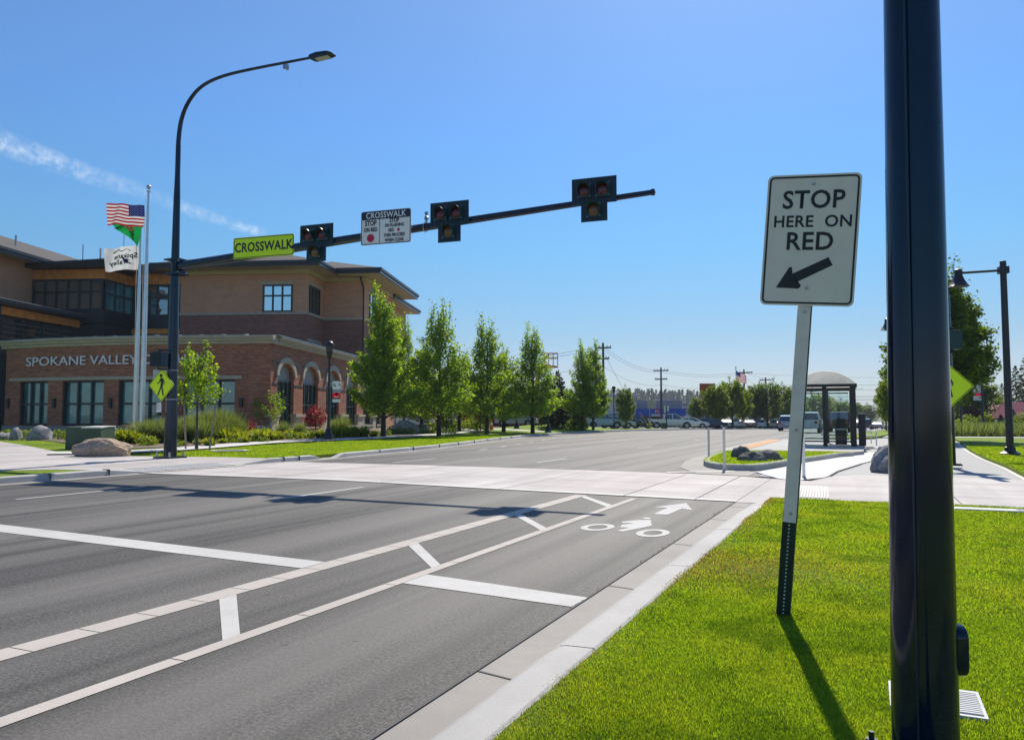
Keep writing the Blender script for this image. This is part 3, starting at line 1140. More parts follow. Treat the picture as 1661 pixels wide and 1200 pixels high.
poly_sheet("pavement", [(-17.69, 13.4), (-17.69, 19.5), (-19.4, 19.5), (-21.9, 18.75), (-23.2, 18.4), (-26.5, 18.6), (-45, 26.8), (-47, 23.5), (-30, 13.2), (-26.5, 11.3), (-20.0, 12.2), (-18.9, 13.2)], 0.140, "concrete_pink", cut=0.4, base=ramp_z)
poly_sheet("pavement", [(-17.70, 14.2), (-17.2, 14.6), (-17.2, 18.0), (-17.70, 18.5)], 0.020, "concrete_pink")
WK = smooth_path([(-26.0, 17.8), (-25.1, 19.2), (-24.7, 21.4), (-25.4, 24.5), (-26.6, 28.7), (-26.8, 31.4), (-26.5, 33.6), (-26.6, 37.4), (-26.6, 41.5), (-27.4, 47), (-29.4, 55), (-32.0, 64)], 4)
mb = MB()
for w, zz in ((0.75, 0.185),):
    pl, pr = [], []
    for i, p in enumerate(WK):
        a, b = WK[max(0, i - 1)], WK[min(len(WK) - 1, i + 1)]
        d = Vector((b[0] - a[0], b[1] - a[1])).normalized()
        pl.append((p[0] - d.y * w, p[1] + d.x * w))
        pr.append((p[0] + d.y * w, p[1] - d.x * w))
    vs = [(x, y, gz(x, y) + zz) for x, y in pl + pr]
    n = len(WK)
    mb.add(vs, [(i, i + 1, n + i + 1, n + i) for i in range(n - 1)])
struct("path", mb, "concrete_white")
poly_sheet("path", [(-24.5, 62.0), (-33, 66.5), (-33.6, 65.4), (-25.2, 60.9)], 0.145, "concrete_white", cut=1.0)
poly_sheet("path", [(-31, 63), (-43, 73.5), (-44, 71.5), (-33, 62)], 0.147, "concrete_white", cut=1.0)
poly_sheet("planting_bed", [(-27.2, 20.4), (-26.3, 24.4), (-27.5, 28.7), (-27.7, 31.5), (-27.4, 33.6), (-27.5, 37.5), (-27.6, 42.5), (-29.0, 49), (-41, 70), (-46, 66), (-36.5, 41.5), (-53, 34), (-53, 31.5), (-36, 25)], 0.165, "mulch", cut=1.0)
ribbon("tactile_paving", [14.6, 15.4, 16.2, 17.0, 17.9], -18.45, -17.5, 0.146, "tactile_white", 3, base=ramp_z)
mb = MB()
y = 14.7
while y < 17.85:
    for x in (-18.4, -18.15, -17.9, -17.65):
        z0, z1 = ramp_z(x, y) + .148, ramp_z(x + .2, y) + .148
        mb.add([(x, y, z0), (x + .2, y, z1), (x + .2, y + .06, z1), (x, y + .06, z0), (x, y + .015, z0 + .009), (x + .2, y + .015, z1 + .009), (x + .2, y + .045, z1 + .009), (x, y + .045, z0 + .009)],
               [(0, 1, 5, 4), (1, 2, 6, 5), (2, 3, 7, 6), (3, 0, 4, 7), (4, 5, 6, 7)])
    y += 0.115
struct("tactile_paving", mb, "concrete_white")
mb = MB()
for a, b in (((-20.2, 12.4), (-20.6, 18.9)), ((-23.2, 12.0), (-23.4, 18.4))):
    strip(mb, a, b, 0.02, 0.144)
struct("pavement_joint", mb, "joint_dark")
# access ring set in the lawn
mb = MB()
ring = [(math.cos(2 * PI * k / 24), math.sin(2 * PI * k / 24)) for k in range(24)]
vs = [(-22.7 + 0.72 * c, 22.9 + 0.72 * s_, gz(-22.7, 22.9) + .165) for c, s_ in ring] + [(-22.7 + 0.55 * c, 22.9 + 0.55 * s_, gz(-22.7, 22.9) + .165) for c, s_ in ring]
mb.use("concrete_white").add(vs, [(i, (i + 1) % 24, 24 + (i + 1) % 24, 24 + i) for i in range(24)])
mb.use("joint_dark").add([(-22.7 + 0.56 * c, 22.9 + 0.56 * s_, gz(-22.7, 22.9) + .158) for c, s_ in ring], [tuple(range(24))])
struct("manhole", mb, "concrete_white")

# near lawn, landing, multi-use path, island, bus platform on the right
ribbon("lawn", [-8, 0, 2, 4, 6, 8, 10, 12, 13.88], -1.50, 9.0, 0.118, "lawn_near", 6)
poly_sheet("pavement", [(-1.47, 13.9), (9.0, 13.95), (9.0, 18.9), (6.0, 20.4), (3.3, 21.2), (-0.2, 21.4), (-0.9, 20.3), (-1.2, 18.9), (-1.47, 18.9)], 0.034, "concrete_pink", cut=0.0)
poly_sheet("pavement", [(-1.46, 13.95), (9.0, 13.95), (9.0, 58), (-0.2, 58), (-0.2, 31), (-1.8, 25), (-2.5, 21.5), (-2.5, 20.2), (-1.46, 19.4)], 0.010, "concrete_path", skirt=0.1)
poly_sheet("path", [(-1.96, 19.4), (-1.46, 18.9), (-1.2, 18.9), (-0.9, 20.3), (-0.75, 22.5), (-0.2, 26.3), (0.45, 29.9), (0.7, 32.8), (0.6, 35), (-0.1, 35), (-1.0, 31.2), (-1.75, 27.0), (-2.0, 25), (-2.35, 23.2), (-2.72, 21.4)], 0.028, "concrete_white")
mb = MB()
rim = [(-1.2, 18.9), (-0.9, 20.3), (-0.75, 22.5), (-0.2, 26.3), (0.45, 29.9), (0.7, 32.8)]
for a, b in zip(rim, rim[1:]):
    strip(mb, a, b, 0.05, 0.040)
for y in (14.9, 16.2, 17.9, 19.6):
    strip(mb, (-1.4, y), (8.5, y + .05), 0.016, 0.039)
for a in (1.4, 4.4):
    strip(mb, (a, 14), (a, 20.6), 0.016, 0.039)
struct("pavement_joint", mb, "joint_dark")
poly_sheet("path", [(-0.2, 21.4), (3.3, 21.2), (3.5, 26), (3.55, 31), (3.75, 36.5), (4.1, 43), (4.6, 50), (4.8, 58), (0.9, 58), (0.2, 50), (-0.15, 42), (-0.15, 35.2), (0.6, 35), (0.72, 32.8), (0.47, 29.9), (-0.18, 26.3)], 0.022, "concrete_path")
mb = MB()
for a, b in (((3.3, 21.2), (3.5, 26)), ((3.5, 26), (3.55, 31)), ((3.55, 31), (3.75, 36.5)), ((3.75, 36.5), (4.1, 43)), ((4.1, 43), (4.6, 50)), ((4.6, 50), (4.8, 58))):
    strip(mb, a, b, 0.13, 0.030)
for y in (26.5, 31.5, 37):
    strip(mb, (0.6, y), (3.5, y), 0.02, 0.028)
for y in (36.0, 44, 52):
    strip(mb, (0.35, y), (0.55 + .5, y + .9), 0.22, 0.029)
struct("road_marking", mb, "concrete_white")
IS = smooth_path([(-4.72, 25.0), (-4.42, 23.4), (-3.86, 22.3), (-3.1, 22.0), (-2.62, 22.9), (-2.08, 25.5), (-1.35, 28.6), (-0.9, 30.6), (-0.55, 31.6), (-2.2, 31.7), (-4.9, 31.1), (-4.98, 28.5)], 5, True)
poly_sheet("lawn", IS, 0.150, "lawn_far", cut=0.0)
kerb("kerb", IS, [(0.02, -0.05), (0.0, 0.15), (-0.03, 0.175), (-0.16, 0.178), (-0.18, 0.10)], "concrete_kerb", 1, None, True)
poly_sheet("gutter", [(-2.72, 20.06), (-4.1, 20.5), (-5.0, 22.6), (-5.55, 25.9), (-5.75, 28.4), (-5.5, 33.0), (-5.05, 31.2), (-5.0, 28.5), (-4.6, 24.0), (-3.8, 22.25), (-3.0, 22.0), (-2.72, 21.4)], 0.010, "concrete_gutter")
mb = MB()
strip(mb, (-4.9, 20.5), (-3.3, 21.75), 0.28, 0.014)
struct("road_marking", mb, "concrete_white")
poly_sheet("pavement", [(-5.3, 31.25), (-4.9, 31.15), (-2.2, 31.75), (-0.55, 31.65), (-0.15, 33), (-0.15, 50), (-3.2, 50.5), (-5.2, 47), (-5.4, 33.5)], 0.152, "concrete_path")
kerb("kerb", [(-5.3, 31.2), (-5.42, 33.5), (-5.22, 47), (-3.2, 50.6), (-2.0, 56), (-1.55, 62), (-.4, 75), (.5, 85), (4, 120), (9, 180), (20, 420)], [(-.02, -.05), (0, .14), (.02, .158), (.2, .158), (.2, .1)], "concrete_kerb", 1)
mb = MB()
x0, y = -5.15, 33.6
while y < 46.5:
    mb.box(-5.12, -4.45, y, y + 0.55, 0.1, 0.165)
    y += 0.62
struct("tactile_paving", mb, "paint_orange")
poly_sheet("tactile_paving", [(-1.5, 32.0), (-0.4, 32.15), (-0.35, 32.6), (-1.5, 32.45)], 0.158, "paint_orange")
mb = MB()
for k in range(12):
    x = -1.22 + k * 0.05
    mb.bar((x + 0.0, 14.95, 0.036), (x - 0.12, 17.4, 0.036), 0.03, 0.02)
struct("tactile_paving", mb, "tactile_white")
ribbon("lawn", [51, 56, 62, 75, 95, 120, 160, 240, 400], lambda y: interp(KERB_R, y) + .25, lambda y: interp(KERB_R, y) + 2.6, 0.13, "lawn_far", 2)
poly_sheet("lawn", [(4.25, 43), (4.72, 50), (4.9, 58), (30, 62), (30, 47.5), (14, 46)], 0.110, "lawn_far")
poly_sheet("lawn", [(3.37, 21.2), (3.58, 26), (3.63, 31), (3.83, 36.5), (4.18, 42.4), (16, 45), (30, 40), (30, 14), (9.0, 14), (9, 18.9), (6, 20.4)], 0.110, "lawn_far")
poly_sheet("path", [(4.1, 42.5), (4.2, 43.0), (14, 46), (30, 47.4), (30, 45.0), (14, 44.8)], 0.12, "concrete_white")
poly_sheet("path", [(5.0, 60), (30, 66), (30, 63.2), (5.0, 58.3)], 0.12, "concrete_white")
poly_sheet("pavement", [(15, 180), (3.2, 85), (1.3, 63), (0.9, 58.2), (4.9, 58.2), (5.2, 70), (7.5, 90), (20, 180)], 0.08, "concrete_path", cut=10)
# car parks far left and right
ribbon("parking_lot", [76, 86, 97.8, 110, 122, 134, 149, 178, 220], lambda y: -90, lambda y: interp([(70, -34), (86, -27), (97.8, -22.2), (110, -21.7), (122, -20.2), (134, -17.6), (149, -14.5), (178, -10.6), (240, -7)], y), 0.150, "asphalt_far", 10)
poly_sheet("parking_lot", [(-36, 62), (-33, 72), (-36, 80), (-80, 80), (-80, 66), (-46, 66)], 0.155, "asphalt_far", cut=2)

# ------------------------------------------------------------------ street furniture close by
# leaning "stop here on red" sign
t = thing("stop_line_sign", "leaning white sign reading STOP HERE ON RED on a post in the lawn", "road sign", (-0.565, 5.72, 0.11))
t.rotation_euler = (R(1.0), R(5.0), 0)
mb = MB().use("post_green")
mb.box(-0.040, 0.040, 0.0, 0.045, -0.15, 0.74)
mb.box(-0.046, -0.030, -0.006, 0.05, -0.15, 0.74)
mb.box(0.030, 0.046, -0.006, 0.05, -0.15, 0.74)
mb.use("hole_bright")
for k in range(26):
    disc(mb, 0.0, 0.03 + k * 0.0254, 0.0062, -0.0015, 8)
mb.build("lower_post", None, t)
mb = MB().use("post_strip").box(-0.043, 0.043, -0.010, 0.052, 0.66, 3.08)
mb.use("post_green").box(0.043, 0.049, -0.008, 0.052, 0.66, 3.08)
post = mb.build("upper_post", None, t)
for z in (0.72, 1.30, 2.12):
    MB().use("galvanised").tube([(0.004, -0.0105, z), (0.004, -0.017, z)], [0.011, 0.009], 10).build("bolt", None, post)
t2 = MB().use("sign_white").prism(rrect(0.61, 0.914, 0.04, 6, 0.008, 2.62), -0.020, -0.0165, 'y')
plate = t2.build("sign_plate", None, t)
mb = MB().use("sign_black")
ring_flat(mb, rrect(0.585, 0.889, 0.034, 6, 0.008, 2.62), rrect(0.560, 0.864, 0.022, 6, 0.008, 2.62), -0.0215)
n_ = 12
arrow = [(-0.195, 2.285), (-0.115, 2.43), (-0.098, 2.43), (-0.09, 2.385), (0.135, 2.500), (0.165, 2.445), (-0.06, 2.325), (-0.03, 2.300), (-0.045, 2.280)]
mb.add([(x, -0.0215, z) for x, z in arrow], [(0, 1, 2, 3, 7, 8), (3, 4, 5, 6), (3, 6, 7)])
mb.build("sign_border", None, plate)
text("STOP", "sign_black", plate, (0.012, -0.0220, 2.895), size=0.176, sx=0.94, bold=0.0032, spacing=1.04)
text("HERE  ON", "sign_black", plate, (0.015, -0.0220, 2.745), size=0.113, sx=0.97, bold=0.0022, spacing=1.06)
text("RED", "sign_black", plate, (0.005, -0.0220, 2.605), size=0.174, sx=0.95, bold=0.0032, spacing=1.05)
for z in (2.285, 3.01):
    MB().use("galvanised").tube([(0.008, -0.0225, z), (0.008, -0.028, z)], [0.0115, 0.009], 12).build("bolt", None, plate)

# near dark pole on the right
t = thing("signal_pole", "thick glossy dark navy pole close by in the lawn, cut by the frame", "pole", (0.178, 3.56, 0.10))
t.rotation_euler = (0, R(0.62), 0)
nz_ = 24
pr = [(0.123, 0.0)] + [(0.123 - 0.0055 * z, z) for z in np.linspace(0.3, 7.2, nz_)]
t_p = MB().use("pole_navy").lathe(pr, n=48).build("pole_shaft", None, t, smooth=60)
mb = MB().use("pole_teal")
mb.box(-0.19, 0.19, -0.19, 0.19, -0.02, 0.02)
for sx in (-1, 1):
    for sy in (-1, 1):
        mb.lathe([(0.024, 0.02), (0.024, 0.045), (0.012, 0.045), (0.012, 0.075)], (sx * 0.155, sy * 0.155, 0), 6)
mb.build("base_plate", None, t, smooth=40, rot=(0, 0, R(18)))
mb = MB().use("pole_navy")
o_ = rrect(0.115, 0.20, 0.05, 8, 0, 0.47)
mb.prism(o_, 0.100, 0.150, 'x')
hh = mb.build("hand_hole_cover", None, t, smooth=40, bevel=0.006, rot=(0, 0, R(22)))
mb = MB().use("galvanised").lathe([(0.0045, 0), (0.0045, 0.05)], (0.120, 0.005, 0.60), 8)
mb.build("screw", None, hh)

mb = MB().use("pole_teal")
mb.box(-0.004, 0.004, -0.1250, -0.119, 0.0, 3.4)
seam = mb.build("reflection_streak", None, t_p, rot=(R(0.32), 0, R(-14)))  # no weld here: thin strip standing in for the pole's dark reflection streak

# far side: mast-arm pole with luminaire
PX, PY = -20.7, 18.3
PZ = gz(PX, PY) + 0.14
t = thing("mast_arm_pole", "tall dark blue signal pole with long mast arm and curved lamp arm", "signal pole", (PX, PY, PZ))
mb = MB().use("pole_navy").lathe([(0.205, 0.06), (0.205 - 0.0115 * 6.0, 6.0), (0.205 - 0.0115 * 8.6, 8.6), (0.085, 9.35), (0.080, 10.4)], n=28)
mb.build("pole_shaft", None, t, smooth=50)
mb = MB().use("pole_navy").box(-0.36, 0.36, -0.36, 0.36, 0.0, 0.055)
mb.use("galvanised")
for sx in (-1, 1):
    for sy in (-1, 1):
        mb.lathe([(0.05, 0.05), (0.05, 0.09), (0.03, 0.09), (0.03, 0.20)], (sx * 0.28, sy * 0.28, 0), 8)
mb.build("base_plate", None, t)
la = smooth_path([(0.0, 0, 10.1), (-0.02 + 0.02, 0, 10.5), (0.05, 0, 11.0), (0.16, 0, 11.4), (0.38, 0, 11.78), (0.75, 0, 12.12), (1.25, 0, 12.33), (2.05, 0, 12.43), (3.2, 0, 12.42), (4.7, 0, 12.36), (5.65, 0, 12.32)], 4)
mb = MB().use("pole_navy").tube([(x, 0, z - 0.02) for x, _, z in la], [0.080 - 0.042 * i / (len(la) - 1) for i in range(len(la))], 12)
lamp_arm = mb.build("lamp_arm", None, t, smooth=60)
mb = MB().use("pole_navy")
mb.prism([(5.5, 12.24), (5.65, 12.20), (6.15, 12.20), (6.34, 12.235), (6.36, 12.265), (6.2, 12.33), (5.8, 12.37), (5.55, 12.34)], -0.15, 0.15, 'y')
mb.box(5.62, 5.70, -0.04, 0.04, 12.36, 12.41)
lum = mb.build("luminaire", None, t, bevel=0.02, smooth=40)
mb = MB().use("frosted").box(5.72, 6.22, -0.11, 0.11, 12.19, 12.199)
mb.build("lamp_lens", None, lum)
mb = MB().use("galvanised")
mb.box(4.45, 4.62, -0.04, 0.04, 12.16, 12.28)
mb.lathe([(0.035, 12.10), (0.05, 12.14), (0.05, 12.17)], (4.60, 0, 0), 10)
mb.build("camera_sensor", None, lamp_arm)


def arm_z(x):
    return 6.43 + (x + 20.0) * 0.040 - 0.0004 * (x + 20) ** 2 - PZ


mb = MB().use("pole_navy")
pts = [(x - PX, -0.05, arm_z(x)) for x in np.linspace(-20.35, -4.62, 22)]
mb.tube(pts, [0.165 - 0.098 * i / 21 for i in range(22)], 20)
arm = mb.build("mast_arm", None, t, smooth=60)
mb = MB().use("pole_navy")
e = pts[-1]
mb.lathe([(0.085, -0.02), (0.085, 0.05), (0.03, 0.07)], n=14)
mb.build("arm_cap", None, arm, loc=e, rot=(0, R(88), 0))
mb = MB().use("pole_navy")
az = arm_z(-20.35)
for z in (az - 0.24, az + 0.24):
    mb.box(-0.24, 0.34, -0.26, 0.26, z - 0.022, z + 0.022)
mb.box(0.16, 0.20, -0.24, 0.22, az - 0.27, az + 0.27)
mb.box(0.24, 0.28, -0.24, 0.22, az - 0.27, az + 0.27)
mb.use("galvanised")
for sy in (-0.17, 0.17):
    for z in (az - 0.19, az + 0.19):
        mb.tube([(0.14, sy, z), (0.32, sy, z)], 0.028, 8)
mb.build("arm_bracket", None, t)
mb = MB().use("galvanised")
mx_ = -11.02 - PX
za = arm_z(-11.02)
mb.tube([(mx_, -0.05, za + 0.05), (mx_, -0.05, za + 0.22)], 0.03, 8)
mb.lathe([(0.02, 0), (0.06, 0.03), (0.06, 0.10), (0.03, 0.13), (0.03, 0.17), (0.055, 0.18), (0.05, 0.24)], (mx_, -0.05, za + 0.18), 10)
mb.tube([(mx_ - 0.02 + 0.135 * math.cos(a) * 0.15, -0.05 + 0.135 * math.sin(a), za + 0.135 * math.cos(a)) for a in np.linspace(0, 2 * PI, 15)], 0.012, 6)
mb.build("signal_detector", None, arm)


def road_signal(x, label):
    t = thing("traffic_signal", label, "traffic light", (x, PY - 0.05, PZ + arm_z(x) + 0.06), R(5), "traffic lights on the mast arm")
    mb = MB().use("signal_back")
    T = [(-0.57, 0.47), (0.57, 0.47), (0.57, -0.19), (0.335, -0.19), (0.335, -0.64), (-0.335, -0.64), (-0.335, -0.19), (-0.57, -0.19)]
    mb.prism(T, -0.232, -0.22, 'y')
    mb.use("galvanised")
    Ti = [(x_ * 0.985, z_ * 0.985) for x_, z_ in T]
    mb.build("backplate", None, t)
    for (cx, cz, lens) in ((-0.235, 0.14, "lens_red"), (0.235, 0.14, "lens_red"), (0.0, -0.36, "lens_amber")):
        mb = MB().use("signal_green")
        mb.prism(rrect(0.36, 0.36, 0.03, 3, cx, cz), -0.30, -0.10, 'y')
        h = mb.build("signal_housing", None, t)
        mb = MB().use(lens)
        n = 20
        vs, fs = [], []
        for j in range(5):
            rr = 0.145 * math.cos(j * PI / 2 / 4.4)
            yy = -0.305 - 0.03 * math.sin(j * PI / 2 / 4)
            vs += [(cx + rr * math.cos(2 * PI * k / n), yy, cz + rr * math.sin(2 * PI * k / n)) for k in range(n)]
        for j in range(4):
            fs += [(j * n + k, j * n + (k + 1) % n, (j + 1) * n + (k + 1) % n, (j + 1) * n + k) for k in range(n)]
        fs.append(tuple(range(4 * n, 5 * n)))
        mb.add(vs, fs)
        mb.build("red_lens" if lens == "lens_red" else "amber_lens", None, t, smooth=80)
        mb = MB().use("signal_green")
        vs, fs = [], []
        n = 22
        for i in range(n + 1):
            a = R(-35 + 250 * i / n)
            depth = 0.06 + 0.20 * max(0.0, math.sin(max(0.0, min(PI, a + 0.25)))) ** 0.6
            for rr, yy in ((0.160, -0.30), (0.166, -0.30 - depth), (0.158, -0.30 - depth), (0.152, -0.30)):
                vs.append((cx + rr * math.cos(a), yy, cz + rr * math.sin(a)))
        for i in range(n):
            fs += [(i * 4 + k, i * 4 + (k + 1) % 4, (i + 1) * 4 + (k + 1) % 4, (i + 1) * 4 + k) for k in range(4)]
        mb.add(vs, fs)
        mb.build("visor", None, t, smooth=40)
    mb = MB().use("pole_navy").box(-0.05, 0.05, -0.12, 0.02, -0.25, 0.2)
    mb.build("mount", None, t)
    mb = MB().use("box_lid")
    for (cx, cz) in ((-0.235, 0.14), (0.235, 0.14), (0.0, -0.36)):
        for a, b in ((-.165, -.165), (.165, -.165), (.165, .165)):
            disc(mb, cx + a, cz + b, 0.010, -0.302, 8)
    mb.build("screw", None, t)
    return t


road_signal(-14.67, "traffic light just right of the yellow CROSSWALK sign on the mast arm")
road_signal(-10.18, "traffic light right of the white CROSSWALK board, middle of the mast arm")
road_signal(-6.06, "traffic light nearest the free tip of the mast arm")


def plate_sign(name, label, w, h, cx, cz, y, m, border, rz=0.0, r=0.06, group=None):
    t = thing(name, label, "road sign", (cx, y, cz), rz, group)
    t.rotation_euler = (0, 0, rz)
    p = MB().use(m).prism(rrect(w, h, r, 5), 0.0, 0.006, 'y').build("sign_plate", None, t)
    mb = MB().use(border)
    ring_flat(mb, rrect(w * 0.985, h - w * 0.015, r * .95, 5), rrect(w * 0.985 - 0.045, h - w * 0.015 - 0.045, r * .6, 5), -0.003)
    mb.build("sign_border", None, p)
    return t, p


t, p = plate_sign("crosswalk_sign", "bright yellow green CROSSWALK sign hanging on the mast arm", 2.17, 0.66, -16.66, 6.68, PY - 0.30, "fluoro", "sign_black", R(7))
text("CROSSWALK", "sign_black", p, (0, -0.004, 0.0), size=0.40, sx=0.84, bold=0.011, spacing=1.06)
MB().use("galvanised").box(-0.5, -0.42, 0.006, 0.16, -0.25, 0.25).box(0.42, 0.5, 0.006, 0.18, -0.25, 0.25).build("mount", None, t)
t, p = plate_sign("crosswalk_board", "white board headed CROSSWALK with stop on red rules, on the mast arm", 1.56, 0.97, -12.2, 6.825, PY - 0.30, "sign_white_bright", "sign_navy", R(7))
MB().use("sign_navy").add([(x, -0.004, z) for x, z in rrect(1.49, 0.22, 0.03, 4, 0, 0.345)], [tuple(range(20))]).build("header", None, p)
mb = MB().use("sign_navy")
mb.add([(-0.195, -0.004, -0.45), (-0.18, -0.004, -0.45), (-0.18, -0.004, 0.24), (-0.195, -0.004, 0.24)], [(0, 1, 2, 3)])
mb.build("divider", None, p)
text("CROSSWALK", "sign_white_bright", p, (0, -0.007, 0.345), size=0.235, sx=0.86, bold=0.004, spacing=1.06)
text("STOP", "sign_black", p, (-0.47, -0.006, 0.13), size=0.21, sx=0.72, bold=0.007)
text("ON RED", "sign_black", p, (-0.47, -0.006, -0.055), size=0.16, sx=0.72, bold=0.006)
text("STOP", "sign_black", p, (0.27, -0.006, 0.17), size=0.165, sx=0.75, bold=0.006)
text("ON FLASHING", "sign_black", p, (0.27, -0.006, 0.035), size=0.125, sx=0.74, bold=0.0045)
text("RED", "sign_black", p, (0.17, -0.006, -0.105), size=0.125, sx=0.76, bold=0.0045)
text("THEN PROCEED", "sign_black", p, (0.27, -0.006, -0.245), size=0.125, sx=0.72, bold=0.0045)
text("WHEN CLEAR", "sign_black", p, (0.27, -0.006, -0.385), size=0.125, sx=0.74, bold=0.0045)
mb = MB().use("sign_red")
disc(mb, -0.47, -0.29, 0.115, -0.006, 24)
disc(mb, 0.40, -0.105, 0.043, -0.006, 16)
mb.build("red_disc", None, p)
MB().use("galvanised").box(-0.4, -0.32, 0.006, 0.2, -0.3, 0.3).box(0.32, 0.4, 0.006, 0.2, -0.3, 0.3).build("mount", None, t)

# things on the far pole
t = thing("pedestrian_signal", "boxy black pedestrian signal head above the diamond sign on the pole", "pedestrian signal", (-20.80, 18.0, 3.33), R(8))
mb = MB().use("signal_back").prism(rrect(0.44, 0.48, 0.05, 4), -0.34, -0.02, 'y')
mb.build("signal_housing", None, t, bevel=0.012)
mb = MB().use("sign_black")
for k in range(9):
    mb.box(-0.19, 0.19, -0.36, -0.342, -0.20 + k * 0.048, -0.185 + k * 0.048)
mb.build("louvre", None, t)
mb = MB().use("signal_back").tube([(0.0, -0.2, 0.25), (0, -0.2, 0.31), (0.2, 0.12, 0.31)], 0.03, 8).tube([(0.0, -0.2, -0.25), (0, -0.2, -0.31), (0.2, 0.12, -0.31)], 0.03, 8)
mb.build("mount", None, t)


def walker(mb, y, s=1.0):
    def P(poly):
        mb.add([(x * s, y, z * s) for x, z in poly], [tuple(range(len(poly)))])
    disc(mb, -0.02 * s, 0.315 * s, 0.062 * s, y, 16)
    P([(-0.045, 0.235), (0.03, 0.245), (0.085, 0.20), (0.075, 0.06), (0.055, -0.06), (-0.045, -0.06), (-0.02, 0.10)])
    P([(-0.045, 0.235), (-0.02, 0.14), (-0.13, 0.045), (-0.185, 0.045), (-0.185, 0.075), (-0.125, 0.085)])
    P([(0.03, 0.245), (0.085, 0.20), (0.135, 0.10), (0.13, 0.01), (0.10, 0.01), (0.10, 0.09), (0.07, 0.15)])
    P([(-0.045, -0.05), (0.01, -0.06), (-0.045, -0.20), (-0.115, -0.345), (-0.165, -0.33), (-0.10, -0.19)])
    P([(0.0, -0.055), (0.055, -0.05), (0.085, -0.19), (0.115, -0.34), (0.065, -0.355), (0.03, -0.20)])


def diamond(label, loc, rz, side=0.86, ws=1.12):
    t = thing("pedestrian_sign", label, "crossing sign", loc, rz, "yellow green pedestrian diamonds")
    h = side / math.sqrt(2)
    c, s_ = math.cos(PI / 4), math.sin(PI / 4)
    rot = lambda pts: [(x * c - z * s_, x * s_ + z * c) for x, z in pts]
    p = MB().use("fluoro").prism(rot(rrect(side, side, 0.05, 5)), 0.0, 0.006, 'y').build("sign_plate", None, t)
    mb = MB().use("sign_black")
    ring_flat(mb, rot(rrect(side * .965, side * .965, 0.045, 5)), rot(rrect(side * .93, side * .93, 0.035, 5)), -0.004)
    mb.build("sign_border", None, p)
    mb = MB().use("sign_black")
    walker(mb, -0.005, ws * side / 0.86)
    mb.build("walking_symbol", None, p)
    return t


diamond("yellow green walking person diamond on the dark far pole", (-20.86, 18.02, 2.51), R(4), 0.76)
t = thing("blank_sign", "blank grey back of a sign behind the yellow diamond on the far pole", "road sign", (-21.12, 18.16, 2.72), R(20))
MB().use("galvanised").prism(rrect(0.46, 0.62, 0.03, 3), 0.0, 0.004, 'y').build("sign_plate", None, t)
mb = MB().use("galvanised")
for z in (2.05, 3.0):
    rr = 0.205 - 0.0115 * (z - PZ) + 0.004
    mb.lathe([(rr, -0.012), (rr + .003, 0), (rr, 0.012)], (PX, PY, z), 20, False)
tag(mb.build("sign_band"), "pair of thin steel bands strapped round the far signal pole", "strap")
t = thing("push_button", "small white crossing button sign on the far pole above the base", "push button", (-20.93, 18.02, 1.72), R(-6))
MB().use("sign_white_bright").prism(rrect(0.20, 0.30, 0.03, 4, 0, 0.06), -0.03, 0.0, 'y').build("sign_plate", None, t)
mb = MB().use("sign_black")
for zc in (0.15, 0.10, 0.045, -0.005):
    mb.add([(-0.075, -0.032, zc - .014), (-0.03, -0.032, zc - .014), (-0.03, -0.032, zc + .014), (-0.075, -0.032, zc + .014)], [(0, 1, 2, 3)])
    mb.add([(-0.01, -0.032, zc - .008), (0.07, -0.032, zc - .008), (0.07, -0.032, zc + .008), (-0.01, -0.032, zc + .008)], [(0, 1, 2, 3)])
mb.build("symbol", None, t)
MB().use("black_metal").box(-0.06, 0.06, -0.05, 0.05, -0.20, -0.09).build("button_box", None, t, bevel=0.01)

# island marker posts
for (x, y, h, lab) in ((-4.9, 26.6, 1.12, "slim grey marker post at the road side tip of the grassy island"), (-3.62, 21.93, 1.2, "slim grey marker post at the near kerb of the grassy island"),
                       (-1.42, 19.95, 1.0, "white marker post on the path behind the leaning sign")):
    t = thing("marker_post", lab, "post", (x, y, 0.0), 0, "marker posts round the island")
    m_ = "sign_white_bright" if x > -2 else "post_strip"
    mb = MB().use(m_).prism([(-0.035, 0), (0.035, 0), (0.035, .02), (0.012, .02), (0.012, .035), (-0.012, .035), (-0.012, .02), (-0.035, .02)], 0.0, h, 'z')
    mb.build("post", None, t)
    MB().use("galvanised").box(-0.05, 0.05, -0.03, 0.06, 0.0, 0.05).build("base", None, t)

# underground box lids
for (x, y, w, d, rz, lab) in ((0.265, 4.32, 0.40, 0.38, 0, "pale ribbed utility box lid in the lawn beside the near dark pole"), (1.60, 13.3, 0.95, 0.30, 2, "flat pale utility box lid in the lawn by the pavement edge")):
    t = thing("utility_box", lab, "utility box", (x, y, 0.105), R(rz), "utility box lids in the lawn")
    MB().use("box_lid").box(-w / 2, w / 2, -d / 2, d / 2, -0.1, 0.035).build("rim", None, t)
    mb = MB().use("box_lid")
    mb.box(-w / 2 + .02, w / 2 - .13, -d / 2 + .02, d / 2 - .02, 0.035, 0.040)
    for k in range(12):
        yy = -d / 2 + 0.03 + k * (d - .06) / 12
        mb.box(w / 2 - 0.12, w / 2 - 0.015, yy, yy + (d - .06) / 24, 0.035, 0.042)
    mb.build("lid", None, t)
    MB().use("joint_dark").box(w / 2 - .128, w / 2 - .123, -d / 2 + .01, d / 2 - .01, 0.035, 0.0365).build("seam", None, t)

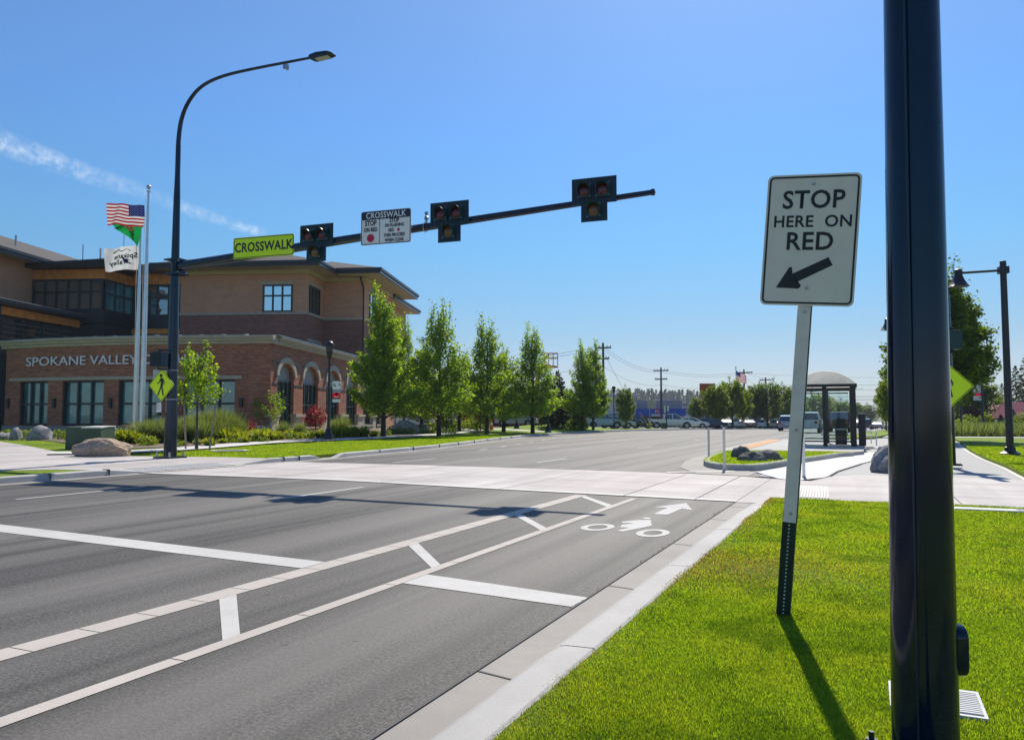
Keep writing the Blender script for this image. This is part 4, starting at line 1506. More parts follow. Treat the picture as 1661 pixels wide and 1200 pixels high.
# boulders
rock("boulder", "large tan sandstone boulder on the pavement left of the far pole", (-23.6, 18.05, gz(-23.6, 18) + 0.10), (1.95, 1.1, 0.66), R(24), "rock_sand", 3, None, 5, 0.10, 0.75, 0.8)
rock("boulder", "grey granite boulder beside the path, half hidden by the near dark pole", (0.55, 22.85, 0.0), (1.05, 0.95, 0.76), R(12), "rock_grey", 8)
rock("boulder", "dark flat boulder at the front of the island pile", (-3.15, 24.35, 0.10), (0.92, 0.6, 0.33), R(8), "rock_dark", 5)
rock("boulder", "dark boulder lying behind the front one on the island", (-3.0, 25.3, 0.10), (1.25, 0.7, 0.40), R(-22), "rock_dark", 12)
rock("boulder", "small rounded dark boulder at the back left of the island pile", (-3.75, 26.2, 0.12), (0.70, 0.6, 0.40), R(40), "rock_dark", 15)

# green transformer cabinet
t = thing("utility_cabinet", "low green utility cabinet with pale sloping lid behind the tan boulder", "utility cabinet", (-28.3, 21.1, gz(-28.3, 21.1) + 0.12), R(24))
t.scale = (1.1, 1.1, 1.12)
MB().use("box_green").box(-0.63, 0.63, -0.5, 0.5, 0, 0.78).build("cabinet_body", None, t, bevel=0.02)
mb = MB().use("box_lid").prism([(-0.52, 0.74), (0.0, 0.785), (0.52, 0.79), (0.52, 0.82), (-0.52, 0.79)], -0.05, 0.65, 'x')
mb.use("box_green").prism([(-0.52, 0.74), (0.52, 0.785), (0.52, 0.815), (-0.52, 0.785)], -0.65, -0.055, 'x')
mb.build("lid", None, t)
mb = MB().use("joint_dark").box(-0.004, 0.004, -0.504, -0.5, 0.04, 0.74)
mb.build("door_seam", None, t)

# ------------------------------------------------------------------ city hall (local frame: x along the front, y away from the street)
hall = thing("city_hall", "large brick city hall with curved front wall, letters and hipped roofs", "building", (-36.46, 40.47, 0.0), R(19.38))


def curve_y(x):
    return 2.3 * (max(0.0, -8.0 - x) / 11.3) ** 2


def sweepx(mb, x0, x1, prof, seg=0.8):
    """closed (y, z) profile carried along the curved front wall"""
    n = max(1, int(abs(x1 - x0) / seg))
    k = len(prof)
    vs, fs = [], []
    for i in range(n + 1):
        x = x0 + (x1 - x0) * i / n
        c = curve_y(x)
        vs += [(x - 0.78 * c, y + c, z) for y, z in prof]
    for i in range(n):
        fs += [(i * k + j, i * k + (j + 1) % k, (i + 1) * k + (j + 1) % k, (i + 1) * k + j) for j in range(k)]
    fs += [tuple(range(k)), tuple(range(n * k + k - 1, n * k - 1, -1))]
    return mb.add(vs, fs)


def rectp(y0, y1, z0, z1):
    return [(y0, z0), (y1, z0), (y1, z1), (y0, z1)]


FW = [(-18.15, -16.02), (-14.95, -11.96), (-10.89, -7.74), (-6.28, -2.58)]
mb = MB().use("brick_low")
sweepx(mb, -19.3, -1.6, rectp(0.0, 0.5, 3.99, 6.4))
edges = [-19.3] + [v for w in FW for v in w] + [-1.6]
for a, b in zip(edges[::2], edges[1::2]):
    sweepx(mb, a, b, rectp(0.002, 0.498, 0.85, 3.988))
mb.box(-1.6, 0.0, -0.22, 0.5, 0.85, 6.4)
mb.box(-21.05, -20.6, 2.82, 9.0, 0.0, 6.4)
front = mb.build("front_wall", None, hall)
mb = MB().use("grey_stone")
sweepx(mb, -19.4, -1.5, rectp(-0.10, 0.52, -0.4, 0.83))
mb.box(-1.68, 0.1, -0.32, 0.4, -0.4, 0.83)
mb.build("stone_base", None, hall)
mb = MB().use("cream_stone")
sweepx(mb, -19.0, -2.1, rectp(-0.06, 0.1, 4.03, 4.25))
mb.build("lintel", None, front)
CP = [(-0.06, 6.38), (-0.16, 6.44), (-0.16, 6.56), (-0.30, 6.64), (-0.30, 6.74), (-0.42, 6.82), (-0.42, 6.94), (0.55, 6.94), (0.55, 6.38)]
mb = MB().use("cream_stone")
sweepx(mb, -19.6, -1.75, CP)
mb.prism([(y - 0.22, z) for y, z in CP], -1.75, 0.26, 'x')
mb.prism([(-y + 0.06, z) for y, z in CP], 0.40, 29.0, 'y')
mb.build("cornice", None, hall)
mb = MB().use("gutter_metal")
sweepx(mb, -19.6, -1.75, rectp(-0.44, 0.56, 6.944, 7.0))
mb.box(0.50 - 1.1, 0.50, 0.0, 29.0, 6.945, 7.0)
mb.build("parapet_cap", None, hall)
mb = MB().use("brick_low")
sweepx(mb, -18.2, -2.9, rectp(-0.05, 0.0, 5.98, 6.06))
mb.build("brick_band", None, front)
for i, (a, b) in enumerate(FW):
    mb = MB().use("window_teal")
    n = 3 if i != 0 else 3
    sweepx(mb, a, b, rectp(0.34, 0.36, 0.9, 3.98), 0.5)
    w = mb.build("window", None, front)
    mb = MB().use("frame_teal")
    for k in range(n + 1):
        x = a + (b - a) * k / n
        wdt = 0.11 if k in (0, n) else 0.06
        sweepx(mb, max(a, x - wdt), min(b, x + wdt), rectp(0.20, 0.335, 0.9, 3.98), 5)
    for z0, z1 in ((0.9, 1.0), (2.30, 2.44), (3.86, 3.98)):
        sweepx(mb, a + .115, b - .115, rectp(0.215, 0.337, z0, z1), 5)
    mb.build("window_frame", None, w)
    mb = MB().use("black_metal")
    mb.build("sill", None, w) if False else None
for x in (-19.0, -15.5, -11.4, -7.0, -2.1):
    mb = MB().use("black_metal").box(x - 0.78 * curve_y(x) - 0.10, x - 0.78 * curve_y(x) + 0.10, curve_y(x) - 0.17, curve_y(x) - 0.002, 2.1, 2.75)
    mb.build("wall_lamp", None, front)
# lettering follows the curve of the wall
me = text_data("SPOKANE VALLEY CITY HALL", size=0.90, sx=1.0, bold=0.004, extrude=0.05, spacing=1.0)
xs = [v.co.x for v in me.vertices]
sxl = 13.35 / (max(xs) - min(xs))
for v in me.vertices:
    x = -11.0 + v.co.x * sxl
    v.co = Vector((x - 0.78 * curve_y(x), v.co.y - 0.10 + curve_y(x), 5.36 + v.co.z))
me.materials.clear()
me.materials.append(MATS["letter_metal"])
o = bpy.data.objects.new("lettering", me)
COL.objects.link(o)
o.parent = front

# arched wall along x = 0
AW = [(2.45, 1.5), (7.45, 1.65), (12.7, 1.65), (18.0, 1.6), (23.2, 1.5), (27.2, 1.1)]
mb = MB().use("brick_low")
SP, ZS = 4.30, 1.62


def arch_hole(yc, hw, n=12):
    """outline of the opening head, from left spring to right spring"""
    rise = 0.62 * hw
    return [(yc + hw * math.cos(PI - PI * k / n), SP + rise * math.sin(PI * k / n)) for k in range(n + 1)]


ycur = 0.0
for yc, hw in AW:
    mb.box(-0.5, -0.002, ycur, yc - hw, 1.5, 5.6)
    hd = arch_hole(yc, hw)
    for (y0, z0), (y1, z1) in zip(hd, hd[1:]):
        vs = [(x, y, z) for x in (-0.5, -0.002) for (y, z) in ((y0, z0), (y1, z1), (y1, 5.6), (y0, 5.6))]
        mb.add(vs, [(0, 1, 2, 3), (7, 6, 5, 4), (0, 4, 5, 1)])
    ycur = yc + hw
mb.box(-0.5, -0.002, ycur, 29.0, 1.5, 5.6)
mb.box(-0.5, 0.0, -0.2, 29.0, 5.6, 6.4)
mb.box(-9.0, -0.5, 28.6, 29.0, 0, 6.4)
aw = mb.build("arched_wall", None, hall)
mb = MB().use("cream_stone")
ycur = -0.22
for yc, hw in AW:
    mb.box(-0.4, 0.14, ycur, yc - hw, -0.4, 1.45)
    mb.box(-0.4, 0.24, ycur - 0.05, yc - hw + 0.04, 1.45, 1.66)
    mb.box(-0.4, 0.06, yc - hw, yc + hw, -0.4, 0.55)
    mb.box(-0.4, 0.16, yc - hw, yc + hw, 0.55, 0.68)
    ycur = yc + hw
mb.box(-0.4, 0.14, ycur, 29.1, -0.4, 1.45)
mb.build("stone_base", None, aw)
mb = MB().use("fascia_dark")
ycur = 0.0
for zz in (5.12, 3.65):
    ycur = 0.0
    for yc, hw in AW:
        k = hw * 1.32 if zz > 5 else hw + 0.01
        if zz < 5 or True:
            mb.box(-0.1, 0.03, ycur + 0.01, yc - (k if zz < 5 else hw * 0.9), zz, zz + 0.10) if yc - (k if zz < 5 else hw * .9) > ycur + 0.05 else None
        ycur = yc + (k if zz < 5 else hw * .9)
mb.build("brick_band", None, aw)
for yc, hw in AW:
    mb = MB().use("cream_stone")
    n = 14
    o1, o0 = [], []
    for k in range(n + 1):
        a = PI - PI * k / n
        o0.append((yc + hw * math.cos(a), SP + 0.62 * hw * math.sin(a)))
        o1.append((yc + (hw + 0.32) * math.cos(a), SP + (0.62 * hw + 0.42) * math.sin(a)))
    vs = [(x, y, z) for x in (-0.05, 0.12) for (y, z) in o0 + o1]
    m_ = n + 1
    fs = []
    for i in range(n):
        fs += [(i, i + 1, m_ + i + 1, m_ + i), (2 * m_ + i, 2 * m_ + m_ + i, 2 * m_ + m_ + i + 1, 2 * m_ + i + 1), (i, 2 * m_ + i, 2 * m_ + i + 1, i + 1), (m_ + i, m_ + i + 1, 3 * m_ + i + 1, 3 * m_ + i)]
    fs += [(0, m_, 3 * m_, 2 * m_), (n, 2 * m_ + n, 3 * m_ + n, m_ + n)]
    mb.add(vs, fs)
    mb.build("arch", None, aw)
    mb = MB().use("window_green")
    mb.add([(-0.34, y, z) for y, z in [(yc - hw, 0.68), (yc + hw, 0.68), (yc + hw, SP - 0.3), (yc - hw, SP - 0.3)]], [(0, 1, 2, 3)])
    mb.use("bld_band").add([(-0.33, y, z) for y, z in arch_hole(yc, hw)] + [(-0.33, yc + hw, SP - .3), (-0.33, yc - hw, SP - .3)], [tuple(range(15))])
    w = mb.build("window", None, aw)
    mb = MB().use("frame_teal")
    for k in range(5):
        y = yc - hw + 2 * hw * k / 4
        mb.box(-0.32, -0.20, max(yc - hw, y - 0.05), min(yc + hw, y + 0.05), 0.68, SP - 0.30)
    for z in (0.68, 2.3, SP - 0.42):
        mb.box(-0.318, -0.19, yc - hw, yc + hw, z, z + 0.11)
    mb.build("window_frame", None, w)
MB().use("shingle").box(-19.0, -0.6, 2.9, 28.6, 6.05, 6.15).box(-8.5, -0.6, 0.51, 2.895, 6.05, 6.15).build("flat_roof", None, hall)

# upper storeys
mb = MB().use("brick_mid")
mb.box(-16.5, -4.3, 18.0, 34.4, 6.16, 10.85)
mb.box(-4.3, -0.25, 22.56, 34.4, 6.16, 10.85)
mb.use("brick_tan")
mb.box(-16.5, -4.3, 18.0, 34.4, 11.08, 15.0)
mb.box(-4.3, -0.25, 22.56, 34.4, 11.08, 15.0)
mb.box(-10.5, -1.4, 34.4, 45.0, 0.0, 15.0)
up = mb.build("upper_wall", None, hall)
mb = MB().use("cream_stone")
mb.box(-16.6, -4.2, 17.9, 34.5, 10.85, 11.08)
mb.box(-4.3, -0.15, 22.46, 34.5, 10.851, 11.079)
mb.box(-8.9, -5.6, 17.93, 18.1, 13.62, 13.95)
mb.box(-4.42, -4.23, 18.2, 21.7, 13.62, 13.95)
mb.box(-0.37, -0.18, 24.1, 28.0, 13.85, 14.15)
mb.box(-10.6, -7.6, 17.93, 18.1, 8.5, 8.85)
mb.box(-4.42, -4.23, 18.3, 21.9, 8.3, 8.65)
mb.build("stone_trim", None, up)
mb = MB().use("soffit")
mb.box(-16.6, -4.05, 17.75, 34.4, 14.62, 15.0)
mb.box(-4.05, 0.0, 22.3, 34.4, 14.622, 15.0)
mb.build("frieze", None, up)


def win_y(parent, x0, x1, z0, z1, y, nx, nz, m="window_sky", fr=0.07):
    mb = MB().use(m).add([(x0, y - 0.02, z0), (x1, y - 0.02, z0), (x1, y - 0.02, z1), (x0, y - 0.02, z1)], [(0, 1, 2, 3)])
    w = mb.build("window", None, parent)
    mb = MB().use("frame_teal")
    for k in range(nx + 1):
        x = x0 + (x1 - x0) * k / nx
        mb.box(x - fr, x + fr, y - 0.10, y - 0.022, z0 - fr, z1 + fr)
    for z in ([z0, z1] if nz < 2 else [z0, z0 + (z1 - z0) * 0.60, z1]):
        mb.box(x0, x1, y - 0.095, y - 0.022, z - fr, z + fr)
    mb.build("window_frame", None, w)
    return w


def win_x(parent, y0, y1, z0, z1, x, ny, nz, m="window_dark", fr=0.08):
    mb = MB().use(m).add([(x + 0.02, y0, z0), (x + 0.02, y1, z0), (x + 0.02, y1, z1), (x + 0.02, y0, z1)], [(0, 1, 2, 3)])
    w = mb.build("window", None, parent)
    mb = MB().use("frame_teal")
    for k in range(ny + 1):
        y = y0 + (y1 - y0) * k / ny
        mb.box(x + 0.022, x + 0.10, y - fr, y + fr, z0 - fr, z1 + fr)
    for z in ([z0, z1] if nz < 2 else [z0, z0 + (z1 - z0) * 0.55, z1]):
        mb.box(x + 0.022, x + 0.095, y0, y1, z - fr, z + fr)
    mb.build("window_frame", None, w)
    return w


win_y(up, -8.45, -5.75, 11.15, 13.55, 18.0, 3, 2)
win_x(up, 18.5, 21.2, 11.2, 13.55, -4.3, 3, 2)
win_x(up, 24.4, 27.7, 11.2, 13.8, -0.25, 3, 2, "window_sky")
win_y(up, -10.2, -8.0, 6.3, 8.45, 18.0, 3, 1, "window_dark")
win_x(up, 18.6, 21.6, 6.3, 8.25, -4.3, 3, 1)


def hip(name, parent, x0, x1, y0, y1, ze, th, slope, soffit=True, inset=2.0):
    """hipped roof: shingled planes, dark fascia with gutter, pale soffit"""
    w, d = x1 - x0, y1 - y0
    r = min(w, d) / 2
    zt = ze + th + r * slope
    if d >= w:
        rd = [((x0 + x1) / 2, y0 + r, zt), ((x0 + x1) / 2, y1 - r, zt)]
    else:
        rd = [(x0 + r, (y0 + y1) / 2, zt), (x1 - r, (y0 + y1) / 2, zt)]
    z = ze + th + 0.004
    c = [(x0, y0, z), (x1, y0, z), (x1, y1, z), (x0, y1, z)]
    mb = MB().use("shingle")
    if d >= w:
        mb.add(c + rd, [(0, 1, 4), (1, 2, 5, 4), (2, 3, 5), (3, 0, 4, 5)])
    else:
        mb.add(c + rd, [(0, 1, 5, 4), (1, 2, 5), (2, 3, 4, 5), (3, 0, 4)])
    ro = mb.build(name, None, parent)
    mb = MB().use("fascia_dark")
    t = 0.10
    for k in ((x0, x1, y0, y0 + t), (x0, x1, y1 - t, y1), (x0, x0 + t, y0 + t, y1 - t), (x1 - t, x1, y0 + t, y1 - t)):
        mb.box(k[0], k[1], k[2], k[3], ze, ze + th)
    mb.use("fascia_dark")
    g = 0.13
    mb.box(x0 - g, x1 + g, y0 - g, y0 - 0.002, ze + th * 0.52, ze + th + 0.02)
    mb.box(x1 + 0.002, x1 + g, y0, y1 + g, ze + th * 0.521, ze + th + 0.021)
    mb.box(x0 - g, x0 - 0.002, y0, y1 + g, ze + th * 0.521, ze + th + 0.021)
    mb.use("gutter_metal")
    mb.box(x1 + g, x1 + g + 0.02, y0, y1 + g, ze + th - 0.05, ze + th + 0.03)
    mb.box(x1 + 0.001, x1 + 0.02, y0, y1, ze + .02, ze + th * .3)
    mb.build("fascia", None, ro)
    if soffit:
        MB().use("soffit").box(x0 + t, x1 - t, y0 + t, y1 - t, ze + 0.02, ze + 0.06).build("soffit", None, ro)
    return ro


hip("roof", hall, -18.3, -2.5, 16.0, 36.4, 14.98, 0.46, 0.33)
hip("roof", hall, -12.3, 1.85, 20.45, 37.15, 15.03, 0.50, 0.30)
hip("roof", hall, -12.5, 0.1, 33.0, 46.5, 14.55, 0.42, 0.2)
mb = MB().use("fascia_dark")
mb.tube([(-0.55, 22.1, 15.02), (-0.45, 22.4, 14.3), (-0.32, 22.5, 14.0), (-0.32, 22.5, 6.2)], 0.075, 8)
mb.tube([(0.10, 26.0, 6.3), (0.10, 26.0, -0.2)], 0.10, 8)
mb.build("downspout", None, hall)

# glazed corner block, cedar fascia, spreading flat roof
mb = MB().use("fascia_teal")
mb.box(-28.2, -21.4, 14.0, 26.0, 9.75, 10.9)
mb.box(-21.4, -16.55, 18.4, 26.0, 9.75, 10.9)
mb.box(-28.15, -21.45, 14.1, 26.0, 6.2, 9.7)
mb.box(-21.5, -16.55, 18.5, 26, 6.2, 9.7)
mb.use("cedar")
mb.box(-28.2, -21.4, 14.0, 26.0, 13.68, 14.60)
mb.box(-21.4, -16.55, 18.4, 26.0, 13.86, 14.90)
mb.box(-21.4, -16.6, 18.3, 18.4, 9.2, 9.7)
gb = mb.build("corner_block", None, hall)
win_y(gb, -28.05, -21.55, 10.95, 13.62, 14.0, 6, 2, "window_dark", 0.09)
win_x(gb, 14.15, 18.3, 10.95, 13.62, -21.4, 3, 2, "window_teal", 0.09)
win_y(gb, -21.2, -16.7, 10.95, 13.8, 18.4, 4, 2, "window_dark", 0.09)
MB().use("window_dark").box(-28.1, -21.5, 14.08, 20, 10.95, 13.6).box(-21.3, -16.6, 18.48, 24, 10.95, 13.8).build("room", None, gb)
mb = MB().use("fascia_teal")
mb.add([(-29.6, 13.0, 14.62), (-20.2, 13.0, 14.62), (-20.2, 17.4, 14.92), (-16.0, 17.4, 14.92), (-16.0, 26, 14.92), (-29.6, 26, 14.62),
        (-29.4, 13.0, 15.02), (-20.3, 12.8, 15.28), (-20.1, 17.3, 15.62), (-16.0, 17.3, 15.62), (-16.0, 26, 15.62), (-29.4, 26, 15.28)],
       [(0, 1, 7, 6), (1, 2, 8, 7), (2, 3, 9, 8), (3, 4, 10, 9), (4, 5, 11, 10), (5, 0, 6, 11), (0, 5, 2, 1), (5, 4, 3, 2), (6, 7, 8, 11), (8, 9, 10, 11)])
mb.build("flat_roof", None, gb)

# left wing with its gable roof
mb = MB().use("brick_tan")
mb.box(-44.0, -28.25, 2.0, 40.0, 11.0, 15.1)
mb.use("brick_mid").box(-44.0, -28.2, 2.0, 40.0, 0.0, 10.8)
lw = mb.build("left_wing", None, hall)
MB().use("cream_stone").box(-44.1, -28.1, 1.9, 40.1, 10.8, 11.0).build("stone_trim", None, lw)
mb = MB().use("shingle")
ez, rz_ = 15.45, 18.75
mb.add([(-26.7, 0, ez), (-26.7, 33, ez), (-34.5, 33, rz_), (-34.5, 0, rz_), (-45.5, 0, ez), (-45.5, 33, ez)], [(0, 1, 2, 3), (3, 2, 5, 4)])
lr = mb.build("roof", None, lw)
mb = MB().use("fascia_dark")
mb.box(-26.8, -26.68, 0, 14.8, ez - 0.48, ez + 0.01)
mb.box(-26.66, -26.55, 0, 14.8, ez - 0.22, ez + 0.02)
mb.build("fascia", None, lr)
MB().use("soffit").box(-28.3, -26.8, 0, 33, ez - 0.40, ez - 0.35).build("soffit", None, lr)
mb = MB().use("galvanised").tube([(-30.0, 14, 16.7), (-30.0, 14, 17.8)], 0.08, 8).tube([(-27.0, 19, 15.6), (-27.0, 19, 18.0)], 0.05, 8)
mb.use("wire").tube([(-23.5, 20, 15.4), (-23.5, 20, 19.5)], 0.03, 6).use("sign_white").tube([(-23.2, 16, 15.2), (-23.2, 16, 16.9)], 0.09, 8)
mb.build("vent_pipe", None, lr)

# entrance pavilion: deep roof edge, cedar beam, louvred glazing
mb = MB().use("fascia_dark").box(-40, -23.0, -3.0, 14.0, 10.06, 10.44)
mb.use("gutter_metal").box(-23.0, -22.94, -3.0, 14.2, 10.40, 10.50).box(-23.02, -22.97, -3.0, 14.2, 10.25, 10.29)
cp = mb.build("entrance_roof", None, hall)
MB().use("cedar").box(-24.1, -23.65, -2.5, 19.0, 9.35, 9.98).build("beam", None, cp)
mb = MB().use("window_dark").box(-24.3, -24.2, 0.5, 19.0, 0.2, 9.35)
mb.use("frame_teal")
for k in range(9):
    y = 0.5 + k * 2.3
    mb.box(-24.2, -23.9, y - 0.08, y + 0.08, 0.2, 9.35)
mb.use("louvre")
for k in range(5):
    mb.box(-24.15, -23.97, 0.5, 19.0, 7.2 + k * 0.40, 7.26 + k * 0.40)
mb.build("glazing", None, cp)
MB().use("fascia_teal").box(-23.9, -23.6, 4.4, 4.7, 6.0, 10.0).box(-24.1, -21.1, 4.8, 5.1, 0.2, 6.2).build("column", None, cp)
mb = MB().use("sign_white_bright")
for k in range(11):
    x = -18.0 + k * 1.6
    mb.box(x - 0.12, x + 0.12, curve_y(x) + 0.2, curve_y(x) + 0.4, 7.0, 7.10)
mb.build("parapet_lamp", None, hall)

# ------------------------------------------------------------------ flagpoles and flags
def flagpole(x, y, h, r, label, hidden=0):
    t = thing("flagpole", label, "flagpole", (x, y, gz(x, y) + 0.1), 0, "flagpoles before the city hall")
    MB().use("aluminium").lathe([(r, 0), (r, h * 0.35), (r * 0.45, h)], n=16).build("pole_shaft", None, t, smooth=60)
    MB().use("aluminium").lathe([(0.06, h), (0.10, h + 0.03), (0.10, h + 0.10), (0.03, h + 0.13), (0.03, h + 0.19)], n=12).build("truck", None, t)
    mb = MB().use("galvanised")
    bm_prof = [(0.11 * math.sin(a), h + 0.29 - 0.11 * math.cos(a)) for a in np.linspace(0.05, PI - 0.05, 9)]
    mb.lathe(bm_prof, n=14)
    mb.build("finial_ball", None, t, smooth=80)
    mb = MB().use("sign_white").tube([(-0.16, -0.03, h - 0.1), (-0.21, -0.03, h * 0.72), (-0.15, -0.03, h * 0.45), (-0.17, -0.03, h * 0.10)], 0.012, 5)
    mb.build("halyard", None, t)
    MB().use("aluminium").lathe([(r * 2.2, 0), (r * 1.9, 0.08), (r * 1.05, 0.2)], n=16).build("base_collar", None, t)
    return t


def dpt(px, py, d):
    """point seen through the photograph's pixel (px, py) at d metres ahead"""
    a, p, f = R(24.7), math.atan(75 / 1250.0), 1250.0
    fw = Vector((-math.sin(a) * math.cos(p), math.cos(a) * math.cos(p), math.sin(p)))
    rt = Vector((math.cos(a), math.sin(a), 0))
    r = fw * f + rt * (px - 830.5) + rt.cross(fw) * (600 - py)
    return Vector((0, 0, 1.5)) + r * (d / r.dot(Vector((-math.sin(a), math.cos(a), 0))))


def gpt(px, d):
    p = dpt(px, 675, d)
    return (p.x, p.y, gz(p.x, p.y))


xa, ya, _ = gpt(219.5, 40.5)
flagpole(xa, ya, 11.3, 0.115, "shorter silver flagpole carrying the green flag's halyard and white flag")
xb, yb, _ = gpt(230.5, 39.0)
flagpole(xb, yb, 12.75, 0.125, "taller silver flagpole flying the striped flag")
xc, yc_, _ = gpt(229.0, 42.5)


def cloth(name, label, fn, mats_fn, nu=36, nv=26, ms=("flag_white",), loc=(0, 0, 0)):
    t = thing(name, label, "flag", loc)
    mb = MB()
    vs = [fn(i / nu, j / nv) for j in range(nv + 1) for i in range(nu + 1)]
    o0 = None
    faces = {}
    for j in range(nv):
        for i in range(nu):
            faces.setdefault(mats_fn((i + .5) / nu, (j + .5) / nv), []).append((j * (nu + 1) + i, j * (nu + 1) + i + 1, (j + 1) * (nu + 1) + i + 1, (j + 1) * (nu + 1) + i))
    me = bpy.data.meshes.new(name)
    allf, mi, names = [], [], list(faces)
    for k, n_ in enumerate(names):
        allf += faces[n_]
        mi += [k] * len(faces[n_])
    me.from_pydata(vs, [], allf)
    for n_ in names:
        me.materials.append(MATS[n_])
    me.polygons.foreach_set("material_index", mi)
    me.shade_smooth()
    o = bpy.data.objects.new("cloth", me)
    COL.objects.link(o)
    o.parent = t
    return t, o


CR = Vector((math.cos(R(24.7)), math.sin(R(24.7)), 0))      # along the flags, roughly across the view
CF = Vector((-math.sin(R(24.7)), math.cos(R(24.7)), 0))


def us_mat(u, v):
    if u < 0.40 and v > 6 / 13:
        return "flag_blue"
    return "flag_red" if int(v * 13) % 2 == 0 else "flag_white"


def flag_fn(L, H, droop, amp, ph, lift=0.0, taper=0.0):
    def fn(u, v):
        s = u * L
        w = amp * u ** 0.7 * math.sin(u * 7.5 + ph + v * 0.9) + amp * 0.4 * math.sin(u * 15 + v * 3.1)
        p = CR * (-s * 0.96) + CF * (w) + Vector((0, 0, v * H * (1 - taper * u) - droop * u * u + lift * u + amp * 0.22 * math.sin(u * 9 + ph + 1.0) * u))
        return tuple(p)
    return fn


US = flag_fn(2.05, 1.12, -0.10, 0.16, 0.4, 0.05)
p0 = Vector((xb, yb, 0)) + CR * -0.20
ztop = dpt(232, 332, 39).z
t, c = cloth("flag", "striped red and white flag with blue starry corner, blowing left", US, us_mat, 40, 26, loc=(p0.x, p0.y, ztop - 1.15))
mb = MB().use("flag_white")
for r_ in range(9):
    n_ = 6 if r_ % 2 == 0 else 5
    for k in range(n_):
        u = 0.40 * ((k + (0.5 if n_ == 6 else 1.0)) / 6)
        v = 6 / 13 + (7 / 13) * (r_ + 0.7) / 9.4
        q = Vector(US(u, v))
        for off in (-0.012, 0.012):
            pts = []
            for j in range(10):
                rr = 0.036 if j % 2 == 0 else 0.015
                a = PI / 2 + j * PI / 5
                pts.append(tuple(q + CF * off + CR * (rr * math.cos(a)) + Vector((0, 0, rr * math.sin(a)))))
            mb.add(pts, [tuple(range(10))])
mb.build("star", None, c)


def green_fn(u, v):
    # blown half furled: hoist runs down to the right, fly swept up and left
    top = Vector((0, 0, 0)) + CR * (-1.62 * u) + Vector((0, 0, -0.02 - 0.22 * u * u + 0.10 * math.sin(u * 3)))
    bot = CR * (-0.28 - 1.25 * u ** 0.9) + Vector((0, 0, -1.42 + 1.02 * u ** 0.62))
    p = top.lerp(bot, 1 - v)
    return tuple(p + CF * (0.16 * math.sin(u * 6 + v * 4) * (0.3 + u)))


zt = dpt(230, 360, 40.2).z
p0 = Vector((xb, yb, 0)) + CR * -0.66 + CF * 0.9
t, c = cloth("flag", "green flag with a round gold seal, half furled under the striped flag", green_fn, lambda u, v: "flag_green", 26, 20, loc=(p0.x, p0.y, zt))
mb = MB()
for off, side in ((-0.03, 1), (0.03, -1)):
    for rr, m_, dd in ((0.21, "flag_gold", 0.0), (0.14, "joint_dark", 0.006), (0.09, "flag_gold", 0.011)):
        vs = []
        for k in range(18):
            a = 2 * PI * k / 18
            u, v = 0.34 + rr * 0.62 * math.cos(a), 0.52 + rr * 0.72 * math.sin(a)
            vs.append(tuple(Vector(green_fn(u, v)) + CF * (off - side * dd)))
        mb.use(m_).add(vs, [tuple(range(18))])
mb.build("seal", None, c)

WF = flag_fn(1.78, 1.28, 0.10, 0.15, 2.2, 0.0, 0.06)
zt = dpt(216, 398, 40.5).z
p0 = Vector((xa, ya, 0)) + CR * -0.10
t, c = cloth("flag", "white city flag with mirrored lettering and a blue swoosh", WF, lambda u, v: "flag_white", 34, 22, loc=(p0.x, p0.y, zt - 1.30))


def on_flag(me, m_, u0, v0, su, sv, name="lettering"):
    """wrap flat artwork (x, z) on the flag, mirrored because the cloth is seen from behind"""
    src = [(v.co.x, v.co.z) for v in me.vertices]
    nv_ = len(src)
    polys = [tuple(p.vertices) for p in me.polygons]
    mb = MB().use(m_)
    for off in (-0.014, 0.014):
        vs = [tuple(Vector(WF(u0 + x * su, v0 + z * sv)) + CF * off) for x, z in src]
        mb.add(vs, polys)
    mb.build(name, None, c)


on_flag(text_data("Spokane", size=0.36, bold=0.007), "sign_black", 0.40, 0.60, 0.62, 0.80)
on_flag(text_data("Valley", size=0.38, bold=0.007), "sign_black", 0.62, 0.34, 0.62, 0.80)


def flat_art(polys):
    me = bpy.data.meshes.new("art")
    vs, fs = [], []
    for p in polys:
        fs.append(tuple(range(len(vs), len(vs) + len(p))))
        vs += [(x, 0, z) for x, z in p]
    me.from_pydata(vs, [], fs)
    return me


on_flag(flat_art([[(0, 0), (0.14, 0.05), (0.2, 0.03), (0.3, 0.1), (0.33, 0.09), (0.22, -0.04), (0.12, -0.02)], [(-0.1, -0.16), (0.1, -0.05), (0.22, -0.06), (0.2, -0.1), (0.08, -0.12)], [(0.1, -0.02), (0.22, -0.04), (0.1, -0.12), (-0.02, -0.12)]]), "flag_blue", 0.20, 0.42, 1.0, 1.2, "swoosh")
on_flag(flat_art([[(-0.4, 0), (-0.2, 0.12), (-0.17, 0.12), (-0.36, -0.01)], [(-0.2, 0.12), (-0.05, 0.02), (0.1, 0.14), (0.1, 0.11), (-0.05, -0.01), (-0.19, 0.09)], [(0.1, 0.14), (0.3, 0.0), (0.26, -0.01), (0.1, 0.11)]]), "box_green", 0.55, 0.80, 0.9, 0.9, "mountain_line")

